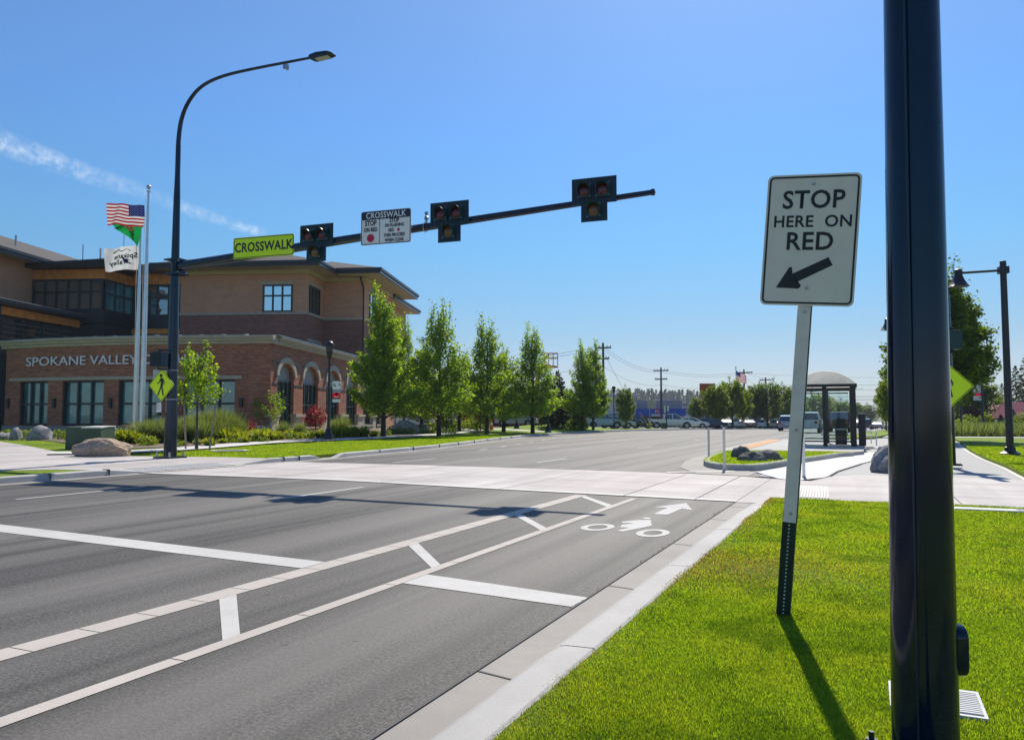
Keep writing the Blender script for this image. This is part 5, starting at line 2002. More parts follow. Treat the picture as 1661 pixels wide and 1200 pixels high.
# ------------------------------------------------------------------ trees and plants
def leaf_cloud(C, size, rng, flat=0.3, ratio=0.62):
    n = len(C)
    nrm = rng.normal(size=(n, 3))
    nrm[:, 2] = np.abs(nrm[:, 2]) + flat
    nrm /= np.linalg.norm(nrm, axis=1)[:, None]
    a = rng.normal(size=(n, 3))
    a -= nrm * (a * nrm).sum(1)[:, None]
    a /= np.linalg.norm(a, axis=1)[:, None]
    b = np.cross(nrm, a)
    s = (size * rng.uniform(0.65, 1.3, n))[:, None]
    V = np.stack([C - a * s * .5, C + b * s * ratio * .5 + nrm * s * .08, C + a * s * .5, C - b * s * ratio * .5 + nrm * s * .08], 1).reshape(-1, 3)
    F = np.arange(4 * n).reshape(-1, 4)
    return V, F


def tree(name, label, loc, H, prof, seed, leafm, nb=60, leaves=9000, size=0.16, clear=1.5, asc=0.55, trunk_r=0.13, barkm="bark_dark", scatter=0.2, spires=3, group=None, rz=0.0, clump=0.0, lean=0.0, cat="tree"):
    """prof(t) = crown radius at height share t of the crown; branches rise with slope asc and carry the leaves"""
    rng = np.random.default_rng(seed)
    t = thing(name, label, cat, loc, rz, group)
    mb = MB().use(barkm)
    top = H * 0.9
    bend = [(0.06 * H * 0.2 * math.sin(k * 1.3 + seed) * (k / 6), 0.06 * H * 0.2 * math.cos(k * 1.7 + seed) * (k / 6), -0.1 + (top + 0.1) * k / 6) for k in range(7)]
    mb.tube(bend, [trunk_r * (1.25 if k == 0 else 1) * (1 - 0.9 * k / 6) + 0.006 for k in range(7)], 8)

    def axis(z):
        k = max(0.0, min(5.999, (z + 0.1) / (top + 0.1) * 6))
        i = int(k)
        f = k - i
        return np.array([bend[i][c] * (1 - f) + bend[i + 1][c] * f for c in range(3)])
    cs, ws = [], []
    for i in range(nb):
        f = (i + rng.uniform(0, 1)) / nb
        z0 = clear + (H * 0.82 - clear) * f ** 1.15
        az = i * 2.399 + rng.uniform(-0.5, 0.5)
        tcrown = (z0 - clear) / (H - clear)
        # aim at a point of the outline somewhat higher up
        te = min(0.97, tcrown + asc * (0.25 + 0.25 * rng.uniform()) * (1 - tcrown * 0.6))
        r = prof(te) * rng.uniform(0.62, 1.08)
        z1 = clear + (H - clear) * te
        p0 = axis(z0)
        p3 = np.array([axis(min(z1, top))[0] + r * math.cos(az), axis(min(z1, top))[1] + r * math.sin(az), z1])
        mid = p0 * 0.45 + p3 * 0.55 + np.array([math.cos(az), math.sin(az), -0.35]) * r * 0.16
        P = [p0 * (1 - q) ** 2 + mid * 2 * q * (1 - q) + p3 * q * q for q in np.linspace(0, 1, 5)]
        br = max(0.008, trunk_r * 0.30 * (1 - f * 0.7))
        mb.tube([tuple(p) for p in P], [br, br * .8, br * .6, br * .42, br * .2], 5, False)
        ln = np.linalg.norm(p3 - p0)
        cs.append((P, ln))
        ws.append(ln * (0.55 + prof(tcrown)))
    for i in range(spires):
        az = rng.uniform(0, 2 * PI)
        rr = prof(0.72) * rng.uniform(0.15, 0.75)
        zt = H * (rng.uniform(0.86, 1.0) if i else 1.0)
        p0 = axis(clear + (H - clear) * 0.5)
        p3 = np.array([rr * math.cos(az), rr * math.sin(az), zt]) + axis(min(top, zt)) * np.array([1, 1, 0])
        P = [p0 * (1 - q) + p3 * q + np.array([math.cos(az), math.sin(az), 0]) * 0.25 * math.sin(q * PI) for q in np.linspace(0, 1, 5)]
        mb.tube([tuple(p) for p in P], [.04, .035, .028, .02, .008], 5, False)
        cs.append((P, np.linalg.norm(p3 - p0)))
        ws.append(np.linalg.norm(p3 - p0) * 0.9)
    mb.build("trunk", None, t, smooth=60)
    ws = np.array(ws)
    cnt = (leaves * ws / ws.sum()).astype(int)
    C = []
    for (P, ln), n in zip(cs, cnt):
        q = rng.uniform(0.22, 1.03, n) ** 0.85
        if clump:
            kk = max(3, int(ln / clump))
            q = (np.floor(q * kk) + 0.5 + rng.normal(0, 0.22, n)) / kk
        q = np.clip(q, 0.0, 1.06)
        P = np.array(P)
        idx = np.clip((q * 4).astype(int), 0, 3)
        fr = (q * 4 - idx)[:, None]
        pos = P[idx] * (1 - fr) + P[idx + 1] * fr
        pos += rng.normal(0, 1, (n, 3)) * (scatter * (0.55 + 0.6 * (1 - q))[:, None])
        C.append(pos)
    C = np.concatenate(C)
    V, F = leaf_cloud(C, size, rng)
    np_mesh("crown", V, F, leafm, t)
    return t


def pear(t):
    return 2.55 * (min(1.0, (t + 0.12) / 0.24) ** 0.6) * (1 - max(0.0, t - 0.16) / 0.88) ** 0.86


def put_tree(px, d, h, src=None, hs=9.5, label=None, rz=0.0, sx=1.0, group=None):
    x, y, z = gpt(px, d)
    k = h / hs
    return copy_tree(src, (x, y, z + 0.1), rz, label, (k * sx, k * sx, k), group)


PG = "columnar trees along the city hall lawn"
x, y, z = gpt(622, 48.5)
pearA = tree("columnar_tree", "tallest columnar tree, leftmost of the row, before the hall's corner", (x, y, z + 0.1), 9.7, pear, 11, "leaf_pear", 100, 20000, 0.17, 1.1, 0.42, 0.15, "bark_dark", 0.22, 4, PG)
x, y, z = gpt(712, 51.5)
pearB = tree("columnar_tree", "second columnar tree of the row, airy crown with sky showing through", (x, y, z + 0.1), 9.2, pear, 29, "leaf_pear", 90, 14500, 0.165, 1.1, 0.44, 0.14, "bark_dark", 0.24, 5, PG)
x, y, z = gpt(790, 58.0)
pearC = tree("columnar_tree", "third columnar tree, single narrow peak, before the red lift", (x, y, z + 0.1), 9.0, pear, 53, "leaf_pear", 90, 14500, 0.17, 1.1, 0.42, 0.14, "bark_dark", 0.22, 4, PG)
put_tree(864, 62.0, 8.8, pearB, 9.2, "columnar tree whose crown hides part of the red lift basket", 2.2, 1.12)
put_tree(945, 72, 8.5, pearC, 9.0, "columnar tree with the left of two twin peaks, right of the dark conifer", 1.3, 0.86)
put_tree(962, 74, 8.7, pearA, 9.7, "columnar tree with the right of two twin peaks, beside the utility pole", 4.0, 0.86)
put_tree(684, 58.0, 7.2, pearA, 9.7, "shorter columnar tree between the first and second tall ones", 2.9, 1.25)
put_tree(745, 66.0, 7.2, pearB, 9.2, "shorter columnar tree between the second and third tall ones", 0.7, 1.35)
put_tree(817, 65.0, 7.2, pearC, 9.0, "shorter columnar tree between the third and fourth tall ones", 5.0, 1.35)
put_tree(655, 62.0, 9.6, pearB, 9.2, "thin airy tree rising beside the hall's right corner, behind the row", 3.7, 0.62)


def roundish(t):
    return 1.25 * math.sin(PI * min(1, max(0.03, (t * 0.88 + 0.12)))) ** 0.6


x, y, z = gpt(320, 30.8)
yt = tree("young_tree", "young staked tree with sparse bright leaves right of the far signal pole", (x, y, z + 0.1), 4.35, lambda t: 1.2 * (1 - abs(t - 0.35) * 1.05) if t > 0.02 else 0.6, 7, "leaf_young", 34, 1900, 0.14, 1.6, 0.7, 0.055, "bark", 0.14, 2, None)
for dx, lab in ((-0.42, "leaning support stake left of the young tree"), (0.50, "leaning support stake right of the young tree")):
    tag(MB().use("wood_stake").tube([(x + dx * .9, y + dx * .42, z), (x + dx * 1.25 + 0.06, y + dx * .6, z + 2.1)], [0.035, 0.03], 8).build("tree_stake"), lab, "stake", "stakes of the young tree")
x, y, z = gpt(437, 52)
tree("small_tree", "small bright green tree by the corner of the hall", (x, y, z + 0.1), 3.3, roundish, 17, "leaf_young", 26, 1500, 0.14, 0.9, 0.5, 0.05, "bark", 0.16, 1)
x, y, z = gpt(512, 50)
tree("small_tree", "small red leaved tree left of the banner lamp", (x, y, z + 0.1), 2.1, lambda t: 0.85 * math.sin(PI * min(1, t * 0.85 + 0.12)), 23, "leaf_red", 24, 1300, 0.12, 0.5, 0.5, 0.04, "bark", 0.15, 0)
x, y, z = gpt(405, 46)
tree("red_shrub", "low maroon shrub with bright red tips before the hall's corner", (x, y, z), 1.15, lambda t: 0.55 * math.sin(PI * min(1, t * 0.7 + 0.25)), 25, "leaf_red", 20, 900, 0.10, 0.1, 0.5, 0.02, "bark", 0.10, 0, cat="shrub")
x, y, z = gpt(641, 58)
tree("small_tree", "small pale green tree behind the trunk of the tallest columnar tree", (x, y, z + .1), 3.0, roundish, 31, "leaf_young", 22, 1100, 0.15, 1.2, 0.5, 0.05, "bark", 0.16, 1)


def conifer(name, label, loc, H, Rb, seed, leafm="leaf_conifer", n=14000, size=0.26, group=None):
    rng = np.random.default_rng(seed)
    t = thing(name, label, "conifer", loc, 0, group)
    MB().use("bark_dark").tube([(0, 0, -0.1), (0, 0, H * 0.97)], [0.03 * H * 0.6, 0.01], 8).build("trunk", None, t)
    nb = 90
    C = []
    for i in range(nb):
        f = (i + 0.5) / nb
        z0 = H * (0.06 + 0.93 * f)
        L = Rb * (1 - f) ** 0.85 * rng.uniform(0.75, 1.1) + 0.08
        az = i * 2.399 + rng.uniform(-.3, .3)
        m = max(12, int(n * (1 - f) ** 1.2 / nb * 2.1))
        q = rng.uniform(0.1, 1, m) ** 0.7
        x = q * L
        side = rng.normal(0, 1, m) * 0.16 * L * (1.05 - q)
        zz = z0 - 0.22 * L * q + 0.10 * L * q ** 3 + rng.normal(0, 1, m) * 0.05
        C.append(np.stack([x * math.cos(az) - side * math.sin(az), x * math.sin(az) + side * math.cos(az), zz], 1))
    C = np.concatenate(C)
    V, F = leaf_cloud(C, size, rng, 0.5, 0.35)
    np_mesh("crown", V, F, leafm, t)
    return t


x, y, z = gpt(905, 74)
conifer("conifer", "dark green conifer standing on the grassy mound", (x, y, z + .1), 5.5, 2.3, 3)
x, y, z = gpt(962, 90)
conifer("conifer", "low dark conifer behind the twin peaked trees", (x - 2.4, y, z + .1), 3.3, 1.9, 5, n=7000)
x, y, z = gpt(724, 66)
conifer("conifer", "narrow dark green conifer between the second and third trunks", (x, y, z + .1), 3.1, 1.0, 6, "leaf_dark", 2200, 0.16)
x, y, z = gpt(779, 66)
conifer("conifer", "narrow dark green conifer in front of the red lift", (x, y, z + .1), 2.9, 1.0, 9, "leaf_dark", 2200, 0.16)


def bush(name, label, loc, r, h, seed, leafm, n=700, size=0.10, group=None, cat="shrub"):
    rng = np.random.default_rng(seed)
    d = rng.normal(size=(n, 3))
    d /= np.linalg.norm(d, axis=1)[:, None]
    rad = rng.uniform(0.35, 1.0, n) ** 0.5 * (1 + 0.16 * np.sin(d[:, 0] * 5 + seed) * np.cos(d[:, 1] * 4 + seed * 2))
    C = d * rad[:, None] * np.array([r, r, h * 0.5])
    C[:, 2] += h * 0.5
    V, F = leaf_cloud(C, size, rng, 0.2)
    o = np_mesh(name, V, F, leafm)
    o.location = loc
    return tag(o, label, cat, group)


def tuft(name, label, loc, r, h, seed, leafm, n=160, width=0.03, arch=0.5, group=None, cat="plant"):
    """clump of arching blades"""
    rng = np.random.default_rng(seed)
    az = rng.uniform(0, 2 * PI, n)
    L = rng.uniform(0.6, 1.1, n)
    out = rng.uniform(0.15, 1.0, n) * r
    base = rng.normal(0, 0.18 * r, (n, 2))
    V = np.zeros((n, 3, 2, 3))
    wx, wy = -np.sin(az), np.cos(az)
    for j, (q, w) in enumerate(((0.0, 0.8), (0.55, 1.0), (1.0, 0.12))):
        px_ = base[:, 0] + np.cos(az) * out * q ** 1.5
        py_ = base[:, 1] + np.sin(az) * out * q ** 1.5
        pz_ = h * L * (q * 1.35 - arch * q * q * (out / r))
        for s in (0, 1):
            sg = (-1 if s == 0 else 1) * width * w
            V[:, j, s, 0] = px_ + wx * sg
            V[:, j, s, 1] = py_ + wy * sg
            V[:, j, s, 2] = pz_
    V = V.reshape(-1, 3)
    b = (np.arange(n) * 6)[:, None]
    F = np.concatenate([b + np.array([[0, 1, 3, 2]]), b + np.array([[2, 3, 5, 4]])])
    o = np_mesh(name, V, F, leafm)
    o.location = loc
    return tag(o, label, cat, group)


x, y, z = gpt(935, 72.0)
bush("round_shrub", "round clipped green shrub on the lawn edge by the twin trees", (x, y, z + .1), 1.05, 1.15, 1, "leaf_mid", 1500, 0.13)
x, y, z = gpt(949, 73.0)
bush("round_shrub", "smaller round shrub right of the clipped one", (x - .2, y, z + .1), 0.6, 0.75, 2, "leaf_mid", 700, 0.12)
# perennials in the beds
GA, GB, GC = "lime daylily clumps in the mulch bed", "tall feathery grasses in the bed", "small plants in the mulch"
rb = random.Random(5)
lime = tuft("daylily_clump", "lime green clump of arching leaves in the mulch bed", (0, 0, -50), 0.5, 0.5, 1, "leaf_lime", 240, 0.035, 0.55, GA)
lime2 = tuft("daylily_clump", "lime green clump of arching leaves in the mulch bed", (0, 0, -50), 0.55, 0.45, 8, "leaf_lime", 220, 0.04, 0.6, GA)
feath = tuft("ornamental_grass", "feathery silver green grass in the bed before the hall windows", (0, 0, -50), 0.75, 0.82, 3, "leaf_silver", 620, 0.010, 0.25, GB)
lowp = bush("low_plant", "low green mound in the mulch bed", (0, 0, -50), 0.4, 0.42, 4, "leaf_mid", 320, 0.09, GC, "plant")
used = {}


def plant(src, px, d, s=1.0, label=None):
    x, y, z = gpt(px, d)
    if src.name in used:
        o = src.copy()
        COL.objects.link(o)
    else:
        used[src.name] = 1
        o = src
    o.location = (x, y, z + 0.13)
    o.rotation_euler = (0, 0, rb.uniform(0, 6.28))
    o.scale = (s, s, s * rb.uniform(0.9, 1.1))
    if label:
        o["label"] = label


for px, d, s in ((200, 34.5, 1.25), (214, 35.2, 1.3), (190, 35.4, 1.0), (226, 35.6, 1.0), (246, 34.5, 0.75), (340, 34.0, .7), (300, 33.8, .5), (322, 35, .5), (352, 39.0, 1.0), (366, 38.0, 1.1), (378, 39.5, 1.3), (390, 38, 1.15),
                 (402, 39.5, 1.2), (412, 40.5, 1.3), (424, 39, 1.1), (436, 40, 1.0), (398, 37, 0.9), (445, 41, 0.8), (362, 36.8, .6), (470, 43.5, .9), (484, 43.2, .8), (452, 42, .9), (552, 46, 1.05), (562, 46.8, 1.2), (574, 47, 1.2), (590, 47.5, 1.3),
                 (541, 46, 1.0), (606, 48.5, .8), (520, 45.2, .9), (505, 44.8, .8)):
    plant(lime if rb.random() < 0.5 else lime2, px, d + rb.uniform(-.3, .3), s * rb.uniform(.85, 1.1))
for px, d, s in ((236, 36.5, 1.0), (246, 37.5, 1.05), (256, 37, 1.0), (268, 37.5, 1.05), (290, 37.0, 1.1), (302, 37.5, 1.2), (314, 38, 1.25), (328, 38.5, 1.3), (340, 39, 1.45), (352, 39.5, 1.5), (364, 40, 1.45), (376, 40.5, 1.3), (388, 41.2, 1.0),
                 (280, 36.4, .9), (334, 37.6, 1.1), (322, 37, 1.0), (358, 38.6, 1.1), (460, 45, .9), (545, 48.5, 1.1), (556, 49, 1.2), (486, 46, .9), (222, 37.5, .9)):
    plant(feath, px, d, s)
for px, d, s in ((238, 33.6, 1.1), (286, 33.2, .8), (374, 37.2, .7), (416, 38.6, .8), (456, 42.4, .9), (476, 42.6, 1.0), (498, 44, 1.2), (527, 45, .9), (386, 36.9, .8), (430, 38.4, .7), (614, 50, .9), (626, 51, .9), (634, 55, 1.0), (648, 55, 1.1),
                 (664, 55, 1.1), (690, 55.5, 1.0), (703, 55.5, .9), (722, 56.5, .9), (735, 57, 1.1), (640, 57, 1.5), (700, 60, 2.0), (715, 62, 2.2), (675, 57, 1.6), (760, 70, 2.4), (778, 70, 2.4), (742, 69, 2.4), (12, 43, 1.2), (40, 42.5, 1.3), (60, 41, 1.3), (115, 40, 1.3), (140, 40, 1.4), (165, 39, 1.2), (95, 41.5, 1.2)):
    plant(lowp, px, d, s)
for px, d, sz, lab in ((68, 40.5, (1.5, 1.0, 0.85), "pale rounded boulder before the second hall window"), (27, 40.5, (0.8, 0.6, 0.7), "small pale boulder in the bed at the far left"), (2, 41, (1.3, .8, .5), "flat pale boulder cut by the left edge"),
                       (182, 41, (0.9, .7, .7), "pale boulder behind the green cabinet, left of the flagpoles"), (492, 45, (0.55, .4, .3), "small pale rock among the clumps left of the banner lamp"),
                       (660, 56.0, (2.0, 1.2, 1.05), "large pale boulder between the first two trunks of the row"), (682, 57.5, (1.3, 1.0, .8), "pale boulder right of the larger one behind the tree row")):
    x, y, z = gpt(px, d)
    rock("boulder", lab, (x, y, z + 0.08), sz, rb.uniform(0, 3), "rock_grey", rb.randint(1, 90), None, 3)

# grass blades on the near lawn: short, dense close by, thinning with distance
def blades(name, n, xr, yr, leafm, seed, hmin, hmax, near_bias, patch=None, wid=0.0035, z0=0.112):
    rng = np.random.default_rng(seed)
    u = rng.uniform(0, 1, n)
    y = yr[0] + (yr[1] - yr[0]) * u ** near_bias
    x = rng.uniform(xr[0], xr[1], n)
    if patch is not None:
        keep = patch(x, y, rng)
        x, y = x[keep], y[keep]
        n = len(x)
    dist = np.hypot(x, y)
    az = rng.uniform(0, 2 * PI, n)
    fld = 0.5 + 0.5 * np.sin(x * 2.3 + np.sin(y * 1.7) * 1.6) * np.sin(y * 2.9 + np.sin(x * 3.1))
    h = rng.uniform(hmin, hmax, n) * (0.75 + 0.5 * fld)
    lean = rng.uniform(0.1, 0.9, n) * h
    w = wid * rng.uniform(0.7, 1.4, n) * np.clip(dist / 4.5, 0.8, 3.0)
    dx, dy = np.cos(az) * lean, np.sin(az) * lean
    wx, wy = -np.sin(az) * w, np.cos(az) * w
    V = np.zeros((n, 5, 3))
    V[:, 0] = np.stack([x - wx, y - wy, np.full(n, z0)], 1)
    V[:, 1] = np.stack([x + wx, y + wy, np.full(n, z0)], 1)
    V[:, 2] = np.stack([x + dx * .35 + wx * .8, y + dy * .35 + wy * .8, z0 + h * .6], 1)
    V[:, 3] = np.stack([x + dx * .35 - wx * .8, y + dy * .35 - wy * .8, z0 + h * .6], 1)
    V[:, 4] = np.stack([x + dx, y + dy, z0 + h], 1)
    b = (np.arange(n) * 5)[:, None]
    F = np.concatenate([b + np.array([[0, 1, 2]]), b + np.array([[0, 2, 3]]), b + np.array([[3, 2, 4]])])
    o = np_mesh(name, V.reshape(-1, 3), F, leafm)
    return tag(o, kind='stuff')


def green_keep(x, y, rng):
    edge = np.clip((x + 1.50) / 0.35, 0, 1)
    dry = np.exp(-((x + 1.0) / 0.8) ** 2 - ((y - 7.4) / 0.9) ** 2) * 0.9
    return (rng.uniform(0, 1, len(x)) < (0.2 + 0.8 * edge) * (1 - dry)) & (x > -1.49 + 0.05 * np.sin(y * 9) * 0.4) & (np.maximum(np.abs(x - 0.265) / 0.205, np.abs(y - 4.32) / 0.195) > 1)


def dry_keep(x, y, rng):
    edge = np.exp(-np.clip(x + 1.5, 0, 9) / 0.22)
    dry = np.exp(-((x + 1.0) / 0.9) ** 2 - ((y - 7.4) / 0.9) ** 2)
    return (rng.uniform(0, 1, len(x)) < np.clip(0.10 + 0.8 * edge * (0.5 + 0.5 * np.sin(y * 1.9 + 0.6)) + 0.9 * dry, 0, 1)) & (np.maximum(np.abs(x - 0.265) / 0.205, np.abs(y - 4.32) / 0.195) > 1)


blades("grass", 820000, (-1.49, 2.9), (2.4, 6.2), "leaf_grass", 1, 0.014, 0.034, 1.25, green_keep, 0.0017)
blades("grass", 420000, (-1.49, 4.2), (6.2, 13.85), "leaf_grass", 2, 0.014, 0.032, 1.2, green_keep, 0.0019)
blades("grass", 240000, (-1.53, 2.5), (2.4, 13.85), "leaf_grass_dry", 3, 0.012, 0.030, 1.3, dry_keep, 0.002)


def sheet_blades(name, n, poly, seed, leafm, h, w, dz):
    """sparse wider tufts over a polygon farther off"""
    rng = np.random.default_rng(seed)
    P = np.array(poly)
    x = rng.uniform(P[:, 0].min(), P[:, 0].max(), n)
    y = rng.uniform(P[:, 1].min(), P[:, 1].max(), n)
    ins = np.zeros(n, bool)
    j = len(P) - 1
    for i in range(len(P)):
        c = ((P[i, 1] > y) != (P[j, 1] > y)) & (x < (P[j, 0] - P[i, 0]) * (y - P[i, 1]) / (P[j, 1] - P[i, 1] + 1e-9) + P[i, 0])
        ins ^= c
        j = i
    x, y = x[ins], y[ins]
    n = len(x)
    z = np.array([gz(a, b) for a, b in zip(x, y)]) + dz
    az = rng.uniform(0, 2 * PI, n)
    hh = rng.uniform(0.6, 1.2, n) * h
    V = np.zeros((n, 3, 3))
    V[:, 0] = np.stack([x - np.sin(az) * w, y + np.cos(az) * w, z], 1)
    V[:, 1] = np.stack([x + np.sin(az) * w, y - np.cos(az) * w, z], 1)
    V[:, 2] = np.stack([x + np.cos(az) * hh * .5, y + np.sin(az) * hh * .5, z + hh], 1)
    o = np_mesh(name, V.reshape(-1, 3), np.arange(3 * n).reshape(-1, 3), leafm)
    return tag(o, kind='stuff')


sheet_blades("grass", 26000, IS, 4, "leaf_grass", 0.05, 0.012, 0.15)
LL = [(interp(KERB_L, y) - 0.3, y) for y in (21.9, 26, 31, 36, 42, 48)] + [(-26.7, 48), (-25.8, 41), (-25.8, 37), (-25.7, 33), (-26.0, 31), (-25.8, 28.7), (-24.6, 24.5), (-23.9, 21.2), (-24.1, 19.6), (-22, 19.4), (-18, 19.6)]
sheet_blades("grass", 240000, LL, 5, "leaf_grass", 0.03, 0.018, 0.12)
sheet_blades("grass", 40000, [(-30, 20.5), (-46, 28), (-46, 31), (-36, 25.5), (-31, 22)], 6, "leaf_grass", 0.03, 0.018, 0.11)
sheet_blades("grass", 240000, [(3.4, 21.2), (3.6, 26), (3.66, 31), (3.86, 36.5), (4.2, 42.2), (16, 44.6), (16, 30), (9.0, 19.5), (6, 20.5)], 7, "leaf_grass", 0.055, 0.016, 0.108)
sheet_blades("meadow_grass", 30000, [(5.2, 66), (36, 74), (36, 86), (5.4, 80)], 8, "leaf_silver", 1.0, 0.05, 0.0)

# right-hand trees
BT = lambda t: 2.95 * (min(1.0, (t + 0.05) / 0.35) ** 0.6) * (1 - max(0.0, t - 0.42) / 0.60) ** 0.55 if t < 1.0 else 0.1
x, y, z = gpt(1524, 45)
tree("street_tree", "big egg shaped green tree behind the near dark pole", (x, y, z), 10.5, BT, 77, "leaf_dark", 150, 40000, 0.21, 1.9, 0.46, 0.2, "bark_dark", 0.30, 12, "trees of the far right verge")
VT = lambda t: 2.25 * (min(1.0, (t + 0.18) / 0.62) ** 0.8) * (1 - max(0.0, t - 0.6) / 0.46) ** 0.5 if t < 1 else 0.1
x, y, z = gpt(1162, 110)
vaseA = tree("street_tree", "yellow green vase shaped tree before the orange sign", (x, y, z), 6.6, VT, 41, "leaf_mid", 56, 8000, 0.25, 1.1, 0.5, 0.16, "bark_dark", 0.25, 4, "vase shaped trees by the far car park")
VT2 = lambda t: VT(t) * 1.22
vaseD_loc = gpt(1245, 131)
vaseD = tree("street_tree", "darkest round crowned tree of the far row", vaseD_loc, 8.5, VT2, 43, "leaf_dark", 66, 11000, 0.25, 1.0, 0.5, 0.18, "bark_dark", 0.28, 5, "vase shaped trees by the far car park")
VG = "vase shaped trees by the far car park"
put_tree(1188, 115, 7.7, vaseA, 6.6, "vase shaped tree just left of the far flag", 1.5, 0.85)
put_tree(1205, 121, 6.7, vaseA, 6.6, "narrow small vase shaped tree below the far flag", 3.2, 0.72)
put_tree(1268, 137, 8.2, vaseD, 8.5, "round crowned tree behind the leaning sign's post", 2.0, 0.95)
put_tree(1132, 120, 5.2, vaseD, 8.5, "dark tree standing left of the orange sign", 4.4, 1.0)
put_tree(1015, 88, 5.0, vaseD, 8.5, "small dark tree before the grey building with blue fascia", 5.4, 0.72)
put_tree(1224, 132, 8.0, vaseD, 8.5, "dark tree right of the far utility pole", 0.4, 0.8)
put_tree(1292, 145, 8.2, vaseA, 6.6, "tree seen through the left glass of the bus shelter", 0.9, 1.0)
put_tree(1330, 175, 8.2, vaseA, 6.6, "tree seen through the middle of the bus shelter", 2.6, 1.2)
put_tree(1360, 210, 8.0, vaseA, 6.6, "tree seen through the right glass of the bus shelter", 4.6, 1.3)
put_tree(1386, 250, 9.0, vaseD, 8.5, "distant tree just right of the bus shelter", 4.6, 1.2)
put_tree(1402, 330, 10.5, vaseD, 8.5, "distant low tree above the far traffic", 1.6, 1.8)
put_tree(1437, 84, 5.9, vaseD, 8.5, "narrow dark tree left of the near dark pole", 0.2, 0.62, "trees of the far right verge")
put_tree(1446, 74, 5.4, vaseA, 6.6, "leafy tree mostly hidden by the near dark pole", 3.0, 0.8, "trees of the far right verge")
# garden trees around the red-roofed house
put_tree(1577, 95, 7.6, vaseD, 8.5, "dark broad tree behind the right banner lamp", 1.0, 1.35)
put_tree(1600, 125, 6.4, vaseD, 8.5, "low dark tree behind the red roof", 2.0, 1.6)
put_tree(1560, 110, 6.2, vaseD, 8.5, "dark tree far behind the yellow diamond sign", 3.3, 1.2)
x, y, z = gpt(1578, 92)
bush("maroon_shrub", "broad maroon leaved shrub left of the red roofed house", (x, y, z), 1.9, 2.7, 5, "leaf_maroon", 2000, 0.22)
x, y, z = gpt(1606, 96)
bush("maroon_shrub", "smaller maroon shrub at the corner of the red roofed house", (x - 1, y, z), 1.1, 2.2, 6, "leaf_maroon", 900, 0.22)
for k, (px, d, r, h, m_, lab) in enumerate(((1568, 86, 1.0, 2.0, "leaf_dark", "dark upright shrub left of the banner lamp"), (1600, 88, 0.8, 2.2, "leaf_mid", "yellow green shrub right of the banner lamp"), (1558, 84, .9, 1.4, "leaf_mid", "light green shrub by the dark post"),
                                   (1585, 87, .7, 1.6, "leaf_dark", "dark shrub just left of the banner lamp foot"), (1655, 86, 1.0, 2.1, "leaf_mid", "green shrub at the far right edge"))):
    x, y, z = gpt(px, d)
    bush("garden_shrub", lab, (x, y, z), r, h, 20 + k, m_, 900, 0.18)
x, y, z = gpt(1650, 128)
bigcon = conifer("conifer", "tall spreading conifer behind the red roof at the right edge", (x, y, z), 10.8, 3.6, 14, "leaf_conifer", 5500, 0.42)
for px, d, h, lab in ((1627, 135, 8.2, "conifer behind the red roof, left of the taller one"), (1668, 120, 12.0, "conifer cut by the right edge of the view"), (1612, 150, 7.0, "small conifer far behind the red roof")):
    x, y, z = gpt(px, d)
    copy_tree(bigcon, (x, y, z), px, lab, (h / 10.8,) * 3)
for px, d, h, lab in ((1643, 88, 2.5, "small blue spruce before the red roofed house, right of the lamp"), (1623, 86, 1.9, "small blue spruce before the red roofed house, left of the lamp")):
    x, y, z = gpt(px, d)
    conifer("blue_spruce", lab, (x, y, z), h, h * 0.36, int(px), "leaf_blue", 1500, 0.2)
# wooded ridge on the horizon
rng = np.random.default_rng(90)
C = []
for i in range(420):
    a = rng.uniform(0.10, 0.46)
    r_ = rng.uniform(880, 1040)
    h = rng.uniform(6, 17) * (1.25 - (0.46 - a))
    x, y = -r_ * math.sin(a), r_ * math.cos(a)
    z = gz(x, y) - 1
    m = 60
    q = rng.uniform(0, 1, m) ** 0.8
    w = (1 - q) * h * 0.22 + 0.3
    C.append(np.stack([x + rng.normal(0, 0.6, m) * w, y + rng.normal(0, .6, m) * w, z + q * h], 1))
V, F = leaf_cloud(np.concatenate(C), 3.4, rng, 0.4, 0.6)
tag(np_mesh("distant_forest", V, F, "leaf_conifer"), kind='stuff')

# ------------------------------------------------------------------ lamps
def ped_lamp(label, px, d, h, banner=None, group="black pedestrian lamps on the left"):
    x, y, z = gpt(px, d)
    t = thing("street_lamp", label, "street lamp", (x, y, z + 0.1), R(20), group)
    k = h / 5.0
    MB().use("black_metal").lathe([(0.09 * k, 0.55 * k), (0.065 * k, 1.0 * k), (0.055 * k, 4.0 * k), (0.055 * k, 4.12 * k)], n=14).build("pole_shaft", None, t, smooth=50)
    MB().use("black_metal").lathe([(0.26 * k, 0.12 * k), (0.26 * k, 0.30 * k), (0.17 * k, 0.42 * k), (0.15 * k, 0.58 * k), (0.10 * k, 0.66 * k)], n=12).build("base", None, t, smooth=40)
    MB().use("concrete_path").box(-0.33, 0.33, -0.33, 0.33, -0.3, 0.13 * k).build("footing", None, t)
    MB().use("black_metal").lathe([(0.06 * k, 4.05 * k), (0.09 * k, 4.15 * k), (0.16 * k, 4.42 * k), (0.17 * k, 4.46 * k)], n=14).build("lamp_collar", None, t, smooth=50)
    MB().use("lantern_dark").lathe([(0.15 * k, 4.46 * k), (0.20 * k, 4.74 * k)], n=14).build("lantern", None, t, smooth=50)
    MB().use("black_metal").lathe([(0.235 * k, 4.72 * k), (0.24 * k, 4.80 * k), (0.15 * k, 4.95 * k), (0.03 * k, 5.0 * k)], n=14).build("lamp_cap", None, t, smooth=40)
    return t


